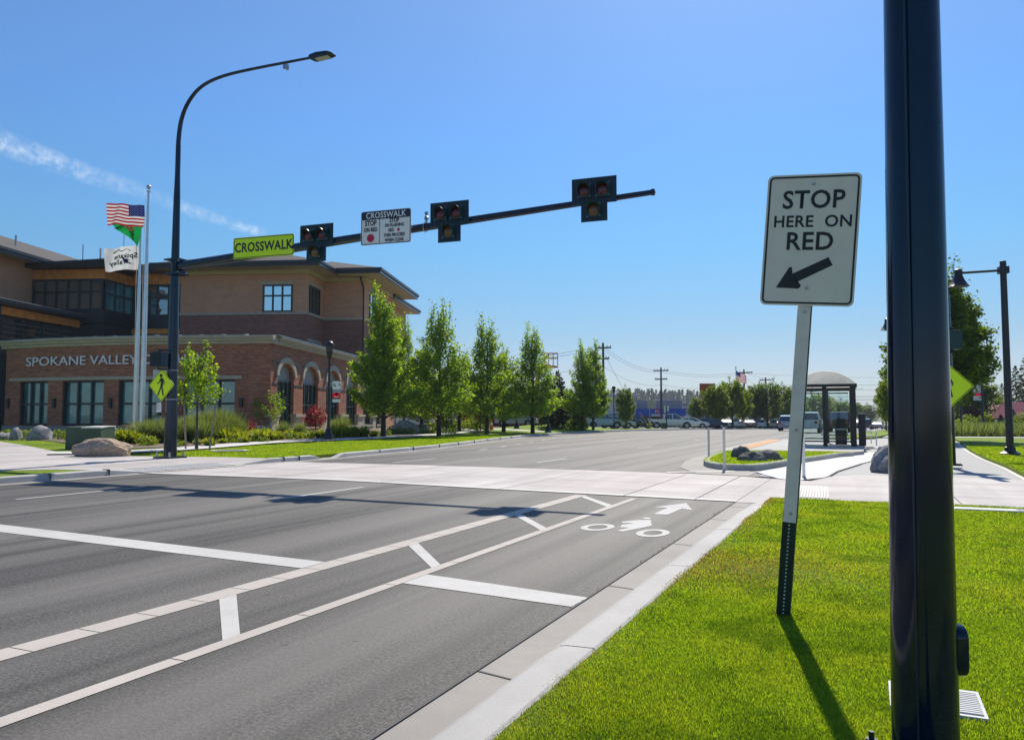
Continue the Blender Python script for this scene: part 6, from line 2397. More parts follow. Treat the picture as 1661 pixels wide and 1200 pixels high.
def banner(label, px, d, ztop, w, h, rows, rz=R(24.7)):
    x, y, z = gpt(px, d)
    t = thing("banner", label, "banner", (x, y, ztop), rz, None)
    mb = MB()
    for m_, z0, z1, a in rows:
        n = 8
        for i in range(n):
            x0, x1 = i / n, (i + 1) / n
            za, zb = z0, z1
            def P(u, v):
                return (w * u * (1 + 0.10 * v), 0.05 * math.sin(u * 4 + v * 3), -h + h * v)
            mb.use(m_).add([P(x0, za), P(x1, za), P(x1, zb), P(x0, zb)], [(0, 1, 2, 3)])
    mb.build("cloth", None, t)
    MB().use("black_metal").tube([(-0.12, 0, 0.0), (w * 1.1, 0, 0.0)], 0.018, 6).tube([(-0.12, 0, -h), (w, 0, -h)], 0.018, 6).build("banner_rod", None, t)
    return t


L1 = ped_lamp("tall black lantern lamp with banner on the lawn before the arched windows", 533, 41.3, 5.4)
z1 = dpt(545, 618, 41.2).z
b1 = banner("white, grey and red banner hanging from the lantern lamp", 538.5, 41.2, z1, 0.43, 1.16,
            [("sign_white_bright", 0.0, 0.17, 0), ("sign_navy", 0.17, 0.23, 0), ("flag_red", 0.23, 0.45, 0), ("bld_band", 0.45, 0.62, 0), ("sign_white_bright", 0.62, 1.0, 0)])
mb = MB().use("sign_navy")
mb.add([(0.23 + 0.19 * math.cos(2 * PI * k / 16), -0.03, -0.20 + 0.085 * math.sin(2 * PI * k / 16)) for k in range(16)], [tuple(range(16))])
mb.use("flag_red").add([(0.23 + 0.10 * math.cos(2 * PI * k / 12), -0.03, -0.70 + 0.10 * math.sin(2 * PI * k / 12)) for k in range(12)], [tuple(range(12))])
mb.use("sign_white_bright").add([(0.08, -0.035, -0.22), (0.38, -0.035, -0.22), (0.38, -0.035, -0.18), (0.08, -0.035, -0.18)], [(0, 1, 2, 3)])
mb.add([(0.10, -0.035, -0.86), (0.36, -0.035, -0.86), (0.36, -0.035, -0.82), (0.10, -0.035, -0.82)], [(0, 1, 2, 3)])
mb.build("emblem", None, b1)
for px, d, h, lab in ((838, 72, 4.6, "black lantern lamp half hidden by the third and fourth trees"), (889, 64, 4.8, "black lantern lamp hidden in the crown below the red lift basket"), (996, 80, 4.5, "black lantern lamp before the grey building, right of the twin trees")):
    x, y, z = gpt(px, d)
    copy_tree(L1, (x, y, z + 0.1), R(20), lab, (h / 5.4,) * 3)


def shade_lamp(x, y, z, label, mirror=False):
    t = thing("path_lamp", label, "street lamp", (x, y, z), R(12), "dark shaded lamps along the path")
    MB().use("black_plum").lathe([(0.125, 0.12), (0.105, 7.05), (0.02, 7.08)], n=16).build("pole_shaft", None, t, smooth=50)
    MB().use("black_plum").lathe([(0.36, 0.0), (0.36, 0.12), (0.20, 0.20), (0.17, 0.34), (0.12, 0.36)], n=8).build("base", None, t)
    a = MB().use("black_plum").tube([(-0.08, 0, 6.72), (-1.42, 0, 6.68)], 0.045, 8).box(-0.16, 0.16, -0.13, 0.13, 6.6, 6.85).build("lamp_arm", None, t)
    MB().use("black_plum").lathe([(0.36, 6.18), (0.34, 6.19), (0.20, 6.42), (0.14, 6.58), (0.13, 6.80), (0.05, 6.84)], (-1.48, 0, 0), 18).build("lamp_shade", None, a, smooth=40)
    MB().use("frosted").lathe([(0.01, 6.2), (0.30, 6.21)], (-1.48, 0, 0), 14, False).build("lamp_lens", None, a)
    return t


lampR = shade_lamp(4.62, 32.6, 0.06, "dark lamp post with bell shade on a short arm, by the right edge")
x, y, z = gpt(1491, 42.0)
copy_tree(lampR, (x, y, 0.06), R(14), "farther bell shade lamp mostly hidden by the near dark pole")
for px, d, zt, lab, bn in ((1594, 75, 590, "thin dark post with banners left of the red roof", True), (1559, 80, 600, "thin dark post half hidden by the near dark pole", False)):
    x, y, z = gpt(px, d)
    h = dpt(px, zt, d).z - z
    t = thing("street_lamp", lab, "street lamp", (x, y, z), 0, "thin posts by the far right path")
    MB().use("black_plum").lathe([(0.17, 0), (0.15, 0.6), (0.11, 0.7), (0.085, h)], n=12).build("pole_shaft", None, t, smooth=50)
    MB().use("black_plum").lathe([(0.10, h), (0.22, h + .2), (0.20, h + .5), (0.04, h + .6)], n=12).build("lantern", None, t)
banner("pale banner with a red stripe on the thin right hand post", 1580, 75, dpt(1585, 623, 75).z, 0.75, 1.6, [("bld_white", 0.0, 0.28, 0), ("flag_red", 0.28, 0.45, 0), ("bld_band", 0.45, 0.55, 0), ("bld_grey", 0.55, 1.0, 0)])

# right-hand crossing signal, mostly behind the near pole
x, y, z = gpt(1541, 22.2)
t = thing("signal_post", "dark crossing post mostly hidden by the near pole", "pole", (x, y, 0.1))
MB().use("pole_navy").lathe([(0.16, 0.0), (0.16, 0.05), (0.115, 0.06), (0.10, 4.9), (0.02, 4.95)], n=18).build("pole_shaft", None, t, smooth=50)
MB().use("pole_navy").box(-0.25, 0.25, -0.25, 0.25, 0, 0.04).build("base_plate", None, t)
diamond("yellow green diamond peeking out right of the near dark pole", (x - 0.02, y - 0.14, dpt(1540, 626, 22).z), R(6), 0.92, 0.85)
t = thing("pedestrian_signal", "dark green signal housing showing right of the near dark pole", "pedestrian signal", (x + 0.12, y - 0.05, dpt(1553, 552, 22.2).z), R(20))
MB().use("signal_green").prism(rrect(0.44, 0.56, 0.06, 4), -0.15, 0.2, 'y').build("signal_housing", None, t, bevel=0.015)
MB().use("signal_back").tube([(0.0, 0, 0.28), (0, 0, 0.34), (-0.2, 0, 0.34)], 0.03, 8).tube([(0.0, 0, -0.28), (0, 0, -0.36), (-0.2, 0, -0.36)], 0.03, 8).build("mount", None, t)

# ------------------------------------------------------------------ bus shelter
SX, SY = -1.72, 37.75
t = thing("bus_shelter", "glazed bus shelter with dark frame and pale arched roof", "bus shelter", (SX, SY, 0.152), R(2))
W2, DP, HE = 1.16, 4.4, 2.72
mb = MB().use("frosted")
n = 16
out, inn = [], []
for k in range(n + 1):
    x = -1.32 + 2.64 * k / n
    out.append((x, HE + 0.10 + 0.58 * (1 - (x / 1.32) ** 2) ** 0.9))
vault = [(x, y, z) for y in (-0.18, DP + 0.2) for x, z in out]
mb.use("roof_acrylic").add(vault, [(i, i + 1, n + 2 + i, n + 1 + i) for i in range(n)])
mb.build("roof", None, t, smooth=60)
for y in (-0.175, DP + 0.195):
    MB().use("roof_acrylic").add([(x * .99, y, z - .012) for x, z in out] + [(1.31, y, HE + .05), (-1.31, y, HE + .05)], [tuple(range(n + 3))]).build("end_panel", None, t)
mb = MB().use("black_metal")
mb.box(-1.34, 1.34, -0.19, -0.12, HE - 0.06, HE + 0.08)
mb.box(-1.34, 1.34, DP + .12, DP + 0.19, HE - 0.06, HE + 0.08)
for x in (-1.34, 1.28):
    mb.box(x, x + 0.06, -0.12, DP + 0.12, HE - 0.07, HE + 0.06)
mb.build("roof_beam", None, t)
for x, y, w in ((-W2, 0, 0.07), (-0.02, 0, 0.09), (W2, 0, 0.12), (-W2, DP, .07), (0.05, DP, .07), (W2, DP, .07), (W2, DP * 0.5, .07), (-W2, DP * .8, .06)):
    mb = MB().use("black_metal").box(x - w, x + w, y - 0.07, y + 0.07, 0.0, HE)
    mb.box(x - w * .6, x + w * .6, y - .05, y + .05, 0, 0.12)
    mb.build("post", None, t)
fr = MB().use("black_metal")
gl = []
for x0, x1 in ((-W2 + .07, -0.11), (0.07, W2 - .12)):
    for y in (0.0, DP):
        fr.box(x0, x1, y - 0.03, y + 0.03, 0.18, 0.25)
        fr.box(x0, x1, y - 0.03, y + 0.03, HE - 0.24, HE - 0.18)
        gl.append(((x0, y, 0.25), (x1, y, 0.25), (x1, y, HE - .24), (x0, y, HE - .24)))
for y0, y1 in ((0.07, DP / 2 - .07), (DP / 2 + .07, DP - .07)):
    fr.box(W2 - .03, W2 + .03, y0, y1, 0.18, 0.25)
    fr.box(W2 - .03, W2 + .03, y0, y1, HE - .24, HE - .18)
    gl.append(((W2, y0, .25), (W2, y1, .25), (W2, y1, HE - .24), (W2, y0, HE - .24)))
fr.build("frame", None, t)
for q in gl:
    MB().use("shelter_glass").add(q, [(0, 1, 2, 3)]).build("glass_panel", None, t)
mb = MB().use("black_metal")
mb.box(-0.2, 0.95, 2.6, 3.0, 0.42, 0.47)
for x in (-0.1, 0.85):
    mb.box(x - 0.02, x + .02, 2.65, 2.95, 0, 0.42)
mb.use("galvanised").tube([(-0.2, 2.6, 0.47), (-0.2, 2.6, 0.66), (-0.2, 3.0, 0.66), (-0.2, 3.0, 0.47)], 0.018, 6).tube([(0.95, 2.6, 0.47), (0.95, 2.6, 0.66), (0.95, 3.0, 0.66), (0.95, 3.0, 0.47)], 0.018, 6)
tb = thing("bench", "dark bench with pale arm rails inside the bus shelter", "bench", (SX, SY, 0.152), R(2))
mb.build("seat", None, tb)
tb = thing("litter_bin", "dark litter bin inside the shelter behind its right glass", "litter bin", (SX + 0.60, SY + 1.3, 0.152), R(2))
MB().use("black_metal").prism(rrect(0.50, 0.50, 0.08, 4), 0.05, 0.95, 'z').build("bin_body", None, tb)
MB().use("black_metal").prism(rrect(0.62, 0.62, 0.1, 4), 0.952, 1.04, 'z').prism(rrect(0.40, 0.40, 0.08, 4), 1.042, 1.25, 'z').build("lid", None, tb)
MB().use("galvanised").box(-0.2, 0.2, -0.286, -0.281, 0.72, 0.78).build("bin_band", None, tb)
x, y, z = -0.22, 39.0, 0.15
t = thing("timetable_pillar", "slim black timetable pillar just right of the bus shelter", "pillar", (x, y, z), R(4))
MB().use("black_plum").box(-0.15, 0.15, -0.12, 0.12, 0, 1.45).build("panel", None, t, bevel=0.02)
MB().use("galvanised").prism([(-0.15, -0.12), (0.15, -0.12), (0.15, 0.12), (-0.15, .12)], 1.452, 1.50, 'z').build("cap", None, t)
t = thing("bench", "dark slatted bench with white end rails right of the timetable pillar", "bench", (0.02, 40.3, 0.15), R(4))
mb = MB().use("black_metal")
for k in range(4):
    mb.box(-0.12 + k * 0.09, -0.05 + k * 0.09, -1.2, 1.8, 0.42, 0.45)
mb.build("seat", None, t)
mb = MB().use("black_metal")
for k in range(5):
    mb.box(-0.2, -0.17, -1.2, 1.8, 0.48 + k * .085, 0.54 + k * .085)
mb.build("backrest", None, t)
for y in (-1.2, 1.8):
    MB().use("sign_white_bright").tube([(-0.2, y, 0), (-0.2, y, 0.92), (-0.12, y, 0.68), (0.26, y, 0.68), (0.26, y, 0)], 0.025, 6).build("end_rail", None, t)

# ------------------------------------------------------------------ vehicles
def vehicle(name, label, kind, paint, loc, rz, group=None, lights=True, scale=1.0):
    """body as stations along x (front = +x); every station is a closed section with tumblehome"""
    t = thing(name, label, {"pickup": "pickup truck", "van": "van", "suv": "suv"}.get(kind, "car"), loc, rz, group)
    t.scale = (scale,) * 3
    # lower body: x, z bottom, z top, half width bottom, half width top
    if kind == "pickup":
        low = [(-2.90, .55, 1.12, .80, .86), (-2.85, .42, 1.20, .92, .93), (-1.0, .40, 1.20, .97, .97), (0.9, .40, 1.22, .98, .97), (1.5, .42, 1.22, .98, .96), (2.6, .46, 1.12, .96, .90), (2.88, .52, 1.0, .88, .80), (2.93, .56, .8, .8, .7)]
        roof = [(-0.95, 1.20, .90), (-0.72, 1.82, .74), (0.3, 1.90, .74), (0.72, 1.84, .72), (1.48, 1.20, .88)]
        wb, wr, tr_ = (-1.85, 1.90), 0.41, 0.86
    elif kind == "suv":
        low = [(-2.25, .5, .95, .75, .82), (-2.2, .36, 1.08, .88, .90), (-1.2, .32, 1.10, .94, .93), (1.0, .32, 1.08, .94, .93), (1.9, .36, 1.0, .92, .86), (2.2, .42, .86, .82, .74), (2.26, .48, .7, .74, .66)]
        roof = [(-2.18, 1.06, .84), (-1.95, 1.58, .68), (-0.9, 1.70, .70), (0.1, 1.66, .69), (1.12, 1.06, .86)]
        wb, wr, tr_ = (-1.35, 1.38), 0.36, 0.80
    elif kind == "van":
        low = [(-2.6, .4, 1.1, .9, .95), (-2.5, .36, 1.2, .96, .97), (1.5, .36, 1.2, .97, .97), (2.4, .4, 1.0, .92, .86), (2.6, .46, .8, .8, .7)]
        roof = [(-2.58, 1.18, .94), (-2.45, 1.95, .84), (0.6, 2.0, .84), (1.2, 1.9, .80), (1.95, 1.12, .90)]
        wb, wr, tr_ = (-1.6, 1.65), 0.36, 0.83
    else:
        low = [(-2.3, .48, .82, .72, .76), (-2.22, .34, .96, .86, .86), (-1.3, .28, .98, .91, .90), (1.0, .28, .95, .91, .90), (1.8, .30, .86, .88, .82), (2.2, .36, .74, .78, .70), (2.28, .44, .62, .70, .62)]
        roof = [(-1.85, .96, .82), (-1.05, 1.40, .62), (-0.2, 1.46, .64), (0.35, 1.40, .63), (1.25, .94, .82)]
        wb, wr, tr_ = (-1.35, 1.38), 0.33, 0.77
    mb = MB().use(paint)
    vs, fs = [], []
    k = 8
    for x, zb, zt, wb_, wt in low:
        zm = zb + (zt - zb) * 0.62
        wm = max(wb_, wt) * 1.015
        sec = [(-wb_ * .94, zb), (wb_ * .94, zb), (wb_, zb + .06), (wm, zm), (wt, zt), (-wt, zt), (-wm, zm), (-wb_, zb + .06)]
        vs += [(x, y, z) for y, z in sec]
    for i in range(len(low) - 1):
        fs += [(i * k + j, i * k + (j + 1) % k, (i + 1) * k + (j + 1) % k, (i + 1) * k + j) for j in range(k)]
    fs += [tuple(range(k)), tuple(range(len(low) * k - 1, (len(low) - 1) * k - 1, -1))]
    mb.add(vs, fs)
    # roof panel on the glasshouse
    R_ = roof[1:4]
    vs = [(x, s * w, z + dz) for dz in (-0.03, 0.03) for x, z, w in R_ for s in (-1, 1)]
    mb.add(vs, [(0, 2, 3, 1), (2, 4, 5, 3), (6, 7, 9, 8), (8, 9, 11, 10), (0, 1, 7, 6), (4, 10, 11, 5), (0, 6, 8, 2), (2, 8, 10, 4), (1, 3, 9, 7), (3, 5, 11, 9)])
    for i in (0, 3):
        a, b = (roof[0], roof[1]) if i == 0 else (roof[4], roof[3])
        for s in (-1, 1):
            mb.bar((a[0], s * a[2], a[1]), (b[0], s * b[2], b[1]), 0.09, 0.07)
    c = roof[2]
    for s in (-1, 1):
        mb.bar((c[0] - .15, s * (c[2] + .12) * 1.12, roof[0][1]), (c[0] - .15, s * (c[2] + .005), c[1] - .01), 0.08, 0.05)
    body = mb.build("body", None, t, smooth=32)
    mb = MB().use("car_glass")
    vs = [(x, s * (w - .012), z - (.02 if i in (1, 2, 3) else 0)) for i, (x, z, w) in enumerate(roof) for s in (-1, 1)]
    mb.add(vs, [(0, 1, 3, 2), (2, 3, 5, 4), (4, 5, 7, 6), (6, 7, 9, 8), (0, 2, 4, 6, 8), (1, 9, 7, 5, 3)])
    mb.build("window", None, t)
    if kind == "pickup":
        MB().use("rubber").box(-2.7, -1.0, -0.8, 0.8, 1.205, 1.212).build("truck_bed", None, t)
    for x in wb:
        for s in (-1, 1):
            mb = MB().use("rubber")
            mb.tube([(x, s * (tr_ - .10), wr), (x, s * (tr_ - .08), wr), (x, s * (tr_ + .14), wr), (x, s * (tr_ + .16), wr)], [wr * .9, wr, wr, wr * .9], 18)
            w = mb.build("wheel", None, t, smooth=50)
            MB().use("rim").tube([(x, s * (tr_ + .155), wr), (x, s * (tr_ + .172), wr)], [wr * .64, wr * .5], 12).build("rim", None, w)
            mb = MB().use("sign_black")
            pts = [(x + (wr + .07) * math.cos(a), wr + (wr + .07) * math.sin(a)) for a in np.linspace(-0.25, PI + .25, 12)]
            yy = s * (max(l[3] for l in low) * 1.016 + .002)
            mb.add([(p, yy, q) for p, q in pts], [tuple(range(12))])
            mb.build("wheel_arch", None, body)
    if lights:
        fx, rx = low[-1][0] + .005, low[0][0] - .005
        for s in (-1, 1):
            a = sorted((s * .74, s * .42))
            MB().use("head_clear").box(fx - .12, fx, a[0], a[1], low[-1][2] - .10, low[-1][2] + .03).build("headlight", None, t)
            a = sorted((s * .84, s * .60))
            MB().use("tail_red").box(rx - 0.01, rx + .08, a[0], a[1], low[1][2] - .34, low[1][2] - .10).build("taillight", None, t)
        MB().use("sign_black").box(fx - .1, fx + .012, -.4, .4, low[-1][1] + .02, low[-1][2] - .1).build("grille", None, t)
        MB().use("sign_white_bright").box(rx - .016, rx, -.16, .16, low[1][1] + .28, low[1][1] + .42).build("number_plate", None, t)
    return t


def veh(kind, paint, px, d, rz, label, name=None, group=None, dz=0.16, scale=1.0):
    x, y, z = gpt(px, d)
    nm = name or {"pickup": "pickup_truck", "suv": "suv", "van": "van"}.get(kind, "car")
    return vehicle(nm, label, kind, paint, (x, y, z + dz), R(rz), group, scale=scale)


PG_ = "cars parked in the lots across the street"
veh("pickup", "car_white", 1088, 99, 18, "white crew cab pickup parked side on before the blue fascia", group=PG_, dz=0.1)
veh("car", "car_white", 1122, 103, 10, "white sedan just right of the white pickup", group=PG_, dz=.12)
veh("car", "car_red", 1141, 108, 12, "red car between the white sedan and the dark blue one", group=PG_, dz=.12)
veh("car", "car_navy", 1152, 107, 20, "dark blue sedan beside the orange sign's pylon", group=PG_, dz=.14)
veh("suv", "car_blue", 981, 90, 20, "pale blue suv parked behind the utility pole", group=PG_)
veh("car", "car_silver", 1000, 92, 16, "silver car behind the lantern lamp", group=PG_)
veh("suv", "car_black", 1012, 93, 10, "black suv behind the small dark tree", group=PG_)
veh("car", "car_black", 1031, 95, 20, "black car right of the small dark tree", group=PG_)
veh("suv", "car_silver", 838, 82, 15, "silver suv between the third and fourth tree trunks", group=PG_)
veh("pickup", "car_black", 812, 86, 20, "dark pickup beside the red lift", group=PG_)
veh("suv", "car_white", 672, 84, 30, "white suv behind the pale boulders", group=PG_)
rc = random.Random(3)
src = {}
KD = [(1100, 97), (1164, 108), (1204, 118), (1246, 128), (1290, 140)]
spots = [(1176, 122), (1186, 124), (1196, 122), (1205, 126), (1213, 121), (1221, 125), (1229, 122), (1238, 126), (1247, 122), (1256, 125), (1264, 121), (1181, 134), (1200, 135), (1219, 136), (1240, 135), (1259, 134)]
for i, (px, d) in enumerate(spots):
    k = ("car", "suv")[i % 2]
    pt = ("car_white", "car_white", "car_silver", "car_white", "car_grey", "car_red")[i % 6] if i != 10 else "car_red"
    key = (k, pt)
    d = interp(KD, px) + 6 + (d - 121) * .8
    x, y, z = gpt(px, d)
    cname = {"car_white": "white", "car_silver": "silver", "car_grey": "grey", "car_red": "red"}[pt]
    lab = "%s %s in the dealer lot under the vase shaped trees" % (cname, "suv" if k == "suv" else "sedan")
    if key in src:
        copy_tree(src[key], (x, y, z + .12), R(110 + rc.uniform(-12, 12)), lab, None, "rows of cars in the dealer lot")
    else:
        src[key] = vehicle("suv" if k == "suv" else "car", lab, k, pt, (x, y, z + .12), R(110), "rows of cars in the dealer lot")
TG = "vehicles driving on the far street"
veh("suv", "car_silver", 1279, 85.5, 90, "silver suv driving away, left of the leaning post", group=TG, dz=0.01)
veh("pickup", "car_white", 1313, 72.0, 90, "white pickup with lit brake lights seen through the shelter glass", group=TG, dz=0.01)
veh("van", "car_black", 1362, 78.0, 90, "dark van seen through the right glass of the shelter", group=TG, dz=0.01)
veh("car", "car_black", 1388, 92.0, 90, "black car between the shelter and the timetable pillar", group=TG, dz=0.01)
veh("suv", "car_black", 1403, 120.0, 90, "black suv just right of the timetable pillar", group=TG, dz=0.01)
farcar = None
for px, d, pt, lab in ((1417, 185, "car_white", "white car far along the street, nearest of the distant group"), (1425, 150, "car_grey", "grey car parked far off before the verge sign"), (1408, 210, "car_silver", "silver car far away near the end of the street"),
                       (1413, 260, "car_white", "white car at the far end of the street"), (1420, 300, "car_red", "red car at the far end of the street"), (1398, 170, "car_black", "black car far away behind the timetable pillar")):
    veh("car", pt, px, d, 90 if px < 1424 else 80, lab, group=TG, dz=0.01)

# ------------------------------------------------------------------ lift, cones, stop sign, hydrant
x, y, z = gpt(768, 86)
t = thing("boom_lift", "red boom lift working behind the tree row", "boom lift", (x, y, z + .15), R(100))
mb = MB().use("lift_red")
mb.prism([(-1.5, .55), (1.5, .55), (1.5, 1.1), (1.0, 1.9), (0.2, 2.1), (-0.6, 3.2), (-1.2, 3.1), (-1.5, 1.4)], -0.9, 0.9, 'y')
mb.build("body", None, t, bevel=0.04)
for cx in (-1.1, 1.1):
    for s in (-1, 1):
        MB().use("rubber").tube([(cx, s * .75, .45), (cx, s * 1.15, .45)], .45, 16).build("wheel", None, t)
bx = dpt(893, 592, 86)
bl = (Matrix.Rotation(R(-100), 4, 'Z') @ Vector((bx.x - x, bx.y - y, 0)))
bz = bx.z - z
e1 = dpt(864, 656, 87) - Vector((x, y, z))
e1 = Matrix.Rotation(R(-100), 4, 'Z') @ e1
mb = MB().use("lift_red").bar((-0.6, 0, 3.0), tuple(e1), 0.4, 0.45).bar(tuple(e1), (bl.x + .2, bl.y + 1.2, bz - 0.3), 0.3, 0.35)
mb.build("boom", None, t)
mb = MB().use("lift_red").prism([(-0.95, 0.0), (0.85, 0.18), (0.85, 0.26), (-0.95, .62)], -0.5, 0.5, 'y')
bk = mb.build("basket", None, t, loc=(bl.x, bl.y, bz - .6), rot=(0, 0, R(-80)))
mb = MB().use("lift_red")
for s in (-0.5, 0.5):
    for xx in (-0.7, -0.2, 0.3, 0.8):
        mb.bar((xx, s, .2), (xx, s, 1.75), .06)
    for zz in (1.2, 1.75):
        mb.bar((-0.7, s, zz), (0.8, s, zz), .06)
for xx in (-0.7, 0.8):
    for zz in (1.2, 1.75):
        mb.bar((xx, -0.5, zz), (xx, 0.5, zz), .06)
mb.build("rail", None, bk)
cone0 = None
for px, d, lab in ((797, 70, "largest orange traffic cone, right of the third trunk"), (768, 74, "orange traffic cone beside the narrow conifer"), (752, 75, "orange traffic cone left of the red lift"), (736, 75, "leftmost orange traffic cone behind the second tree")):
    x, y, z = gpt(px, d)
    if cone0 is None:
        cone0 = thing("traffic_cone", lab, "traffic cone", (x, y, z + .12), 0, "orange cones around the lift")
        MB().use("cone_orange").lathe([(0.20, 0.03), (0.055, 0.92), (0.04, 0.95)], n=14).build("cone_body", None, cone0)
        MB().use("sign_white_bright").lathe([(0.128, 0.48), (0.095, 0.68)], n=14).build("stripe", None, cone0)
        MB().use("cone_orange").box(-.25, .25, -.25, .25, 0, .035).build("base", None, cone0)
    else:
        copy_tree(cone0, (x, y, z + .12), 0.4, lab)
x, y, z = gpt(878, 86)
t = thing("stop_sign", "red octagonal STOP sign below the fourth tree's crown", "stop sign", (x, y, z + .1), R(24))
zc = dpt(878, 668, 86).z - z - .1
o8 = [(0.62 * math.cos(R(22.5 + 45 * k)), zc + 0.62 * math.sin(R(22.5 + 45 * k))) for k in range(8)]
p = MB().use("stop_red").prism(o8, -0.05, -0.04, 'y').build("sign_plate", None, t)
text("STOP", "sign_white_bright", p, (0, -0.055, zc), size=0.42, sx=0.8, bold=.01)
MB().use("galvanised").box(-0.03, 0.03, -0.035, 0.02, -.1, zc + 0.6).build("post", None, t)
x, y, z = gpt(1053.5, 93)
t = thing("fire_hydrant", "small yellow fire hydrant on the verge left of the white pickup", "fire hydrant", (x, y, z + .12))
MB().use("hydrant_yellow").lathe([(0.2, 0), (0.2, .06), (0.14, .08), (0.14, .62), (0.18, .64), (0.16, .74), (0.05, .84)], n=12).build("barrel", None, t)
MB().use("hydrant_yellow").tube([(-.28, 0, .48), (.28, 0, .48)], .08, 8).build("outlet", None, t)

# ------------------------------------------------------------------ utility poles and wires
def utility_pole(px, d, ytop, arms, label):
    x, y, z = gpt(px, d)
    h = dpt(px, ytop, d).z - z
    t = thing("utility_pole", label, "utility pole", (x, y, z), 0, "wooden utility poles")
    MB().use("utility_wood").lathe([(0.22, -.2), (0.13, h)], n=10).build("pole_shaft", None, t, smooth=50)
    mb = MB().use("utility_wood")
    for dz, w in arms:
        mb.box(-w, w, -0.08, 0.08, h - dz - .09, h - dz + .09)
    mb.build("crossarm", None, t)
    for dz, w in arms:
        for q in (-0.92, -0.5, 0.5, .92):
            MB().use("sign_white").lathe([(0.05, 0), (0.07, .12), (0.03, .2)], (w * q, 0, h - dz + .09), 6).build("insulator", None, t)
    return Vector((x, y, z + h))


u1 = utility_pole(979, 92, 556, [(0.6, 1.0), (1.9, 0.75)], "tallest utility pole, just right of the twin peaked trees")
u2 = utility_pole(1073, 125, 596, [(0.5, 1.2), (1.9, 1.0)], "utility pole before the blue fascia building")
u3 = utility_pole(1208, 140, 599, [(0.6, 1.5)], "utility pole right beside the far flag")
u4 = utility_pole(1243, 150, 612, [(0.5, 1.1)], "utility pole rising behind the dark round trees")
for px, d, yt, lab in ((1387, 300, 655, "small distant utility pole right of the shelter"), (1391, 340, 652, "distant utility pole, second right of the shelter"), (1399, 400, 658, "farthest utility pole above the timetable pillar"), (1589, 150, 590, "distant utility pole right of the big tree")):
    utility_pole(px, d, yt, [(0.6, 1.3)], lab)
mb = MB().use("wire")


def wire(a, b, sag, r=0.018):
    a, b = Vector(a), Vector(b)
    mb.tube([tuple(a.lerp(b, k / 10) - Vector((0, 0, sag * 4 * (k / 10) * (1 - k / 10)))) for k in range(11)], r, 4, False)


for dz in (0.4, 0.75, 2.8):
    wire(dpt(520, 610, 80) + Vector((0, 0, -dz * .6)), u1 + Vector((0, 0, -dz)), 0.5)
    wire(u1 + Vector((0, 0, -dz)), u2 + Vector((0, 0, -dz)), 0.9)
    wire(u2 + Vector((0, 0, -dz)), u3 + Vector((0, 0, -dz)), 0.7)
for dz in (4.6, 5.0):
    wire(dpt(900, 652, 100), u2 + Vector((0, 0, -dz + .4)), 0.2, .03)
    wire(u2 + Vector((0, 0, -dz + .4)), dpt(1400, 630, 170), 0.3, .03)
wire(u1 + Vector((0, 0, -1)), dpt(1012, 632, 100), 0.1)
wire(u2 + Vector((0, 0, -2.2)), dpt(1092, 640, 118), 0.1)
wire(u3 + Vector((0, 0, -.5)), dpt(1244, 614, 150), .2)
wire(u3 + Vector((0, 0, -1.4)), dpt(1244, 632, 130), .2)
wire(u3 + Vector((0, 0, -.7)), dpt(1470, 612, 160), .3)
for yy, d, r in ((624, 140, .02), (632, 150, .02), (643, 170, .035), (648, 175, .035), (658, 220, .03), (668, 300, .03)):
    wire(dpt(1225, yy, d), dpt(1470, yy - 1, d * .97), .15, r)
for yy, y2, d in ((588, 600, 120), (592, 604, 121), (621, 626, 135), (624, 630, 136), (641, 646, 150)):
    wire(dpt(1440, yy - 8, d), dpt(1720, y2 + 2, d), .2, .02)
tag(mb.build("overhead_wires"), "thin overhead wires strung between the utility poles", "wires")

x, y, z = gpt(1195, 130)
t = thing("flagpole", "slender far flagpole behind the vase shaped trees", "flagpole", (x, y, z))
hp = dpt(1195, 597, 130).z - z
MB().use("aluminium").lathe([(0.11, 0), (0.06, hp)], n=10).build("pole_shaft", None, t)
MB().use("flag_gold").lathe([(0.05, hp), (0.14, hp + .12), (0.05, hp + .25)], n=10).build("finial", None, t)


def far_flag(u, v):
    s = u * 1.75
    p = CR * s + Vector((0, 0, -0.9 * u + (v - 1) * 1.5 + 0.10 * math.sin(u * 8 + v * 2))) + CF * (0.2 * math.sin(u * 7))
    return tuple(p)


cloth("flag", "striped flag drooping right from the far flagpole", far_flag, us_mat, 30, 26, loc=(x + .05, y, dpt(1195, 601, 130).z))

# ------------------------------------------------------------------ buildings and signs across the street
def bpart(parent, name, m_, boxes):
    mb = MB().use(m_)
    for b in boxes:
        mb.box(*b)
    return mb.build(name, None, parent)


x, y, z = gpt(985, 135)
t = thing("shop_building", "long low grey shop with blue fascia behind the parked cars", "building", (x, y, z), R(24.7))
w_ = bpart(t, "wall", "bld_grey", [(-6, 5.2, 0, 14, 0, 5.9)])
bpart(t, "parapet", "bld_band", [(-6.1, 5.3, -.1, 14.1, 4.6, 5.6)])
bpart(t, "wall", "bld_band", [(5.25, 13.3, 1.0, 14, 2.9, 4.85)])
bpart(t, "wall", "bld_grey", [(5.25, 13.3, 1.2, 14, -.3, 2.85)])
bpart(t, "parapet", "bld_white", [(9.4, 13.35, .9, 14.1, 4.86, 5.0)])
bpart(t, "fascia", "bld_blue", [(5.0, 13.6, -0.6, 1.1, 2.15, 3.35)])
for x0 in (5.6, 7.9, 10.2):
    f = bpart(t, "window", "window_dark", [(x0, x0 + 2.0, 1.12, 1.19, .1, 2.0)])
    bpart(f, "window_frame", "sign_black", [(x0 + .95, x0 + 1.05, 1.05, 1.115, .1, 2.0)])
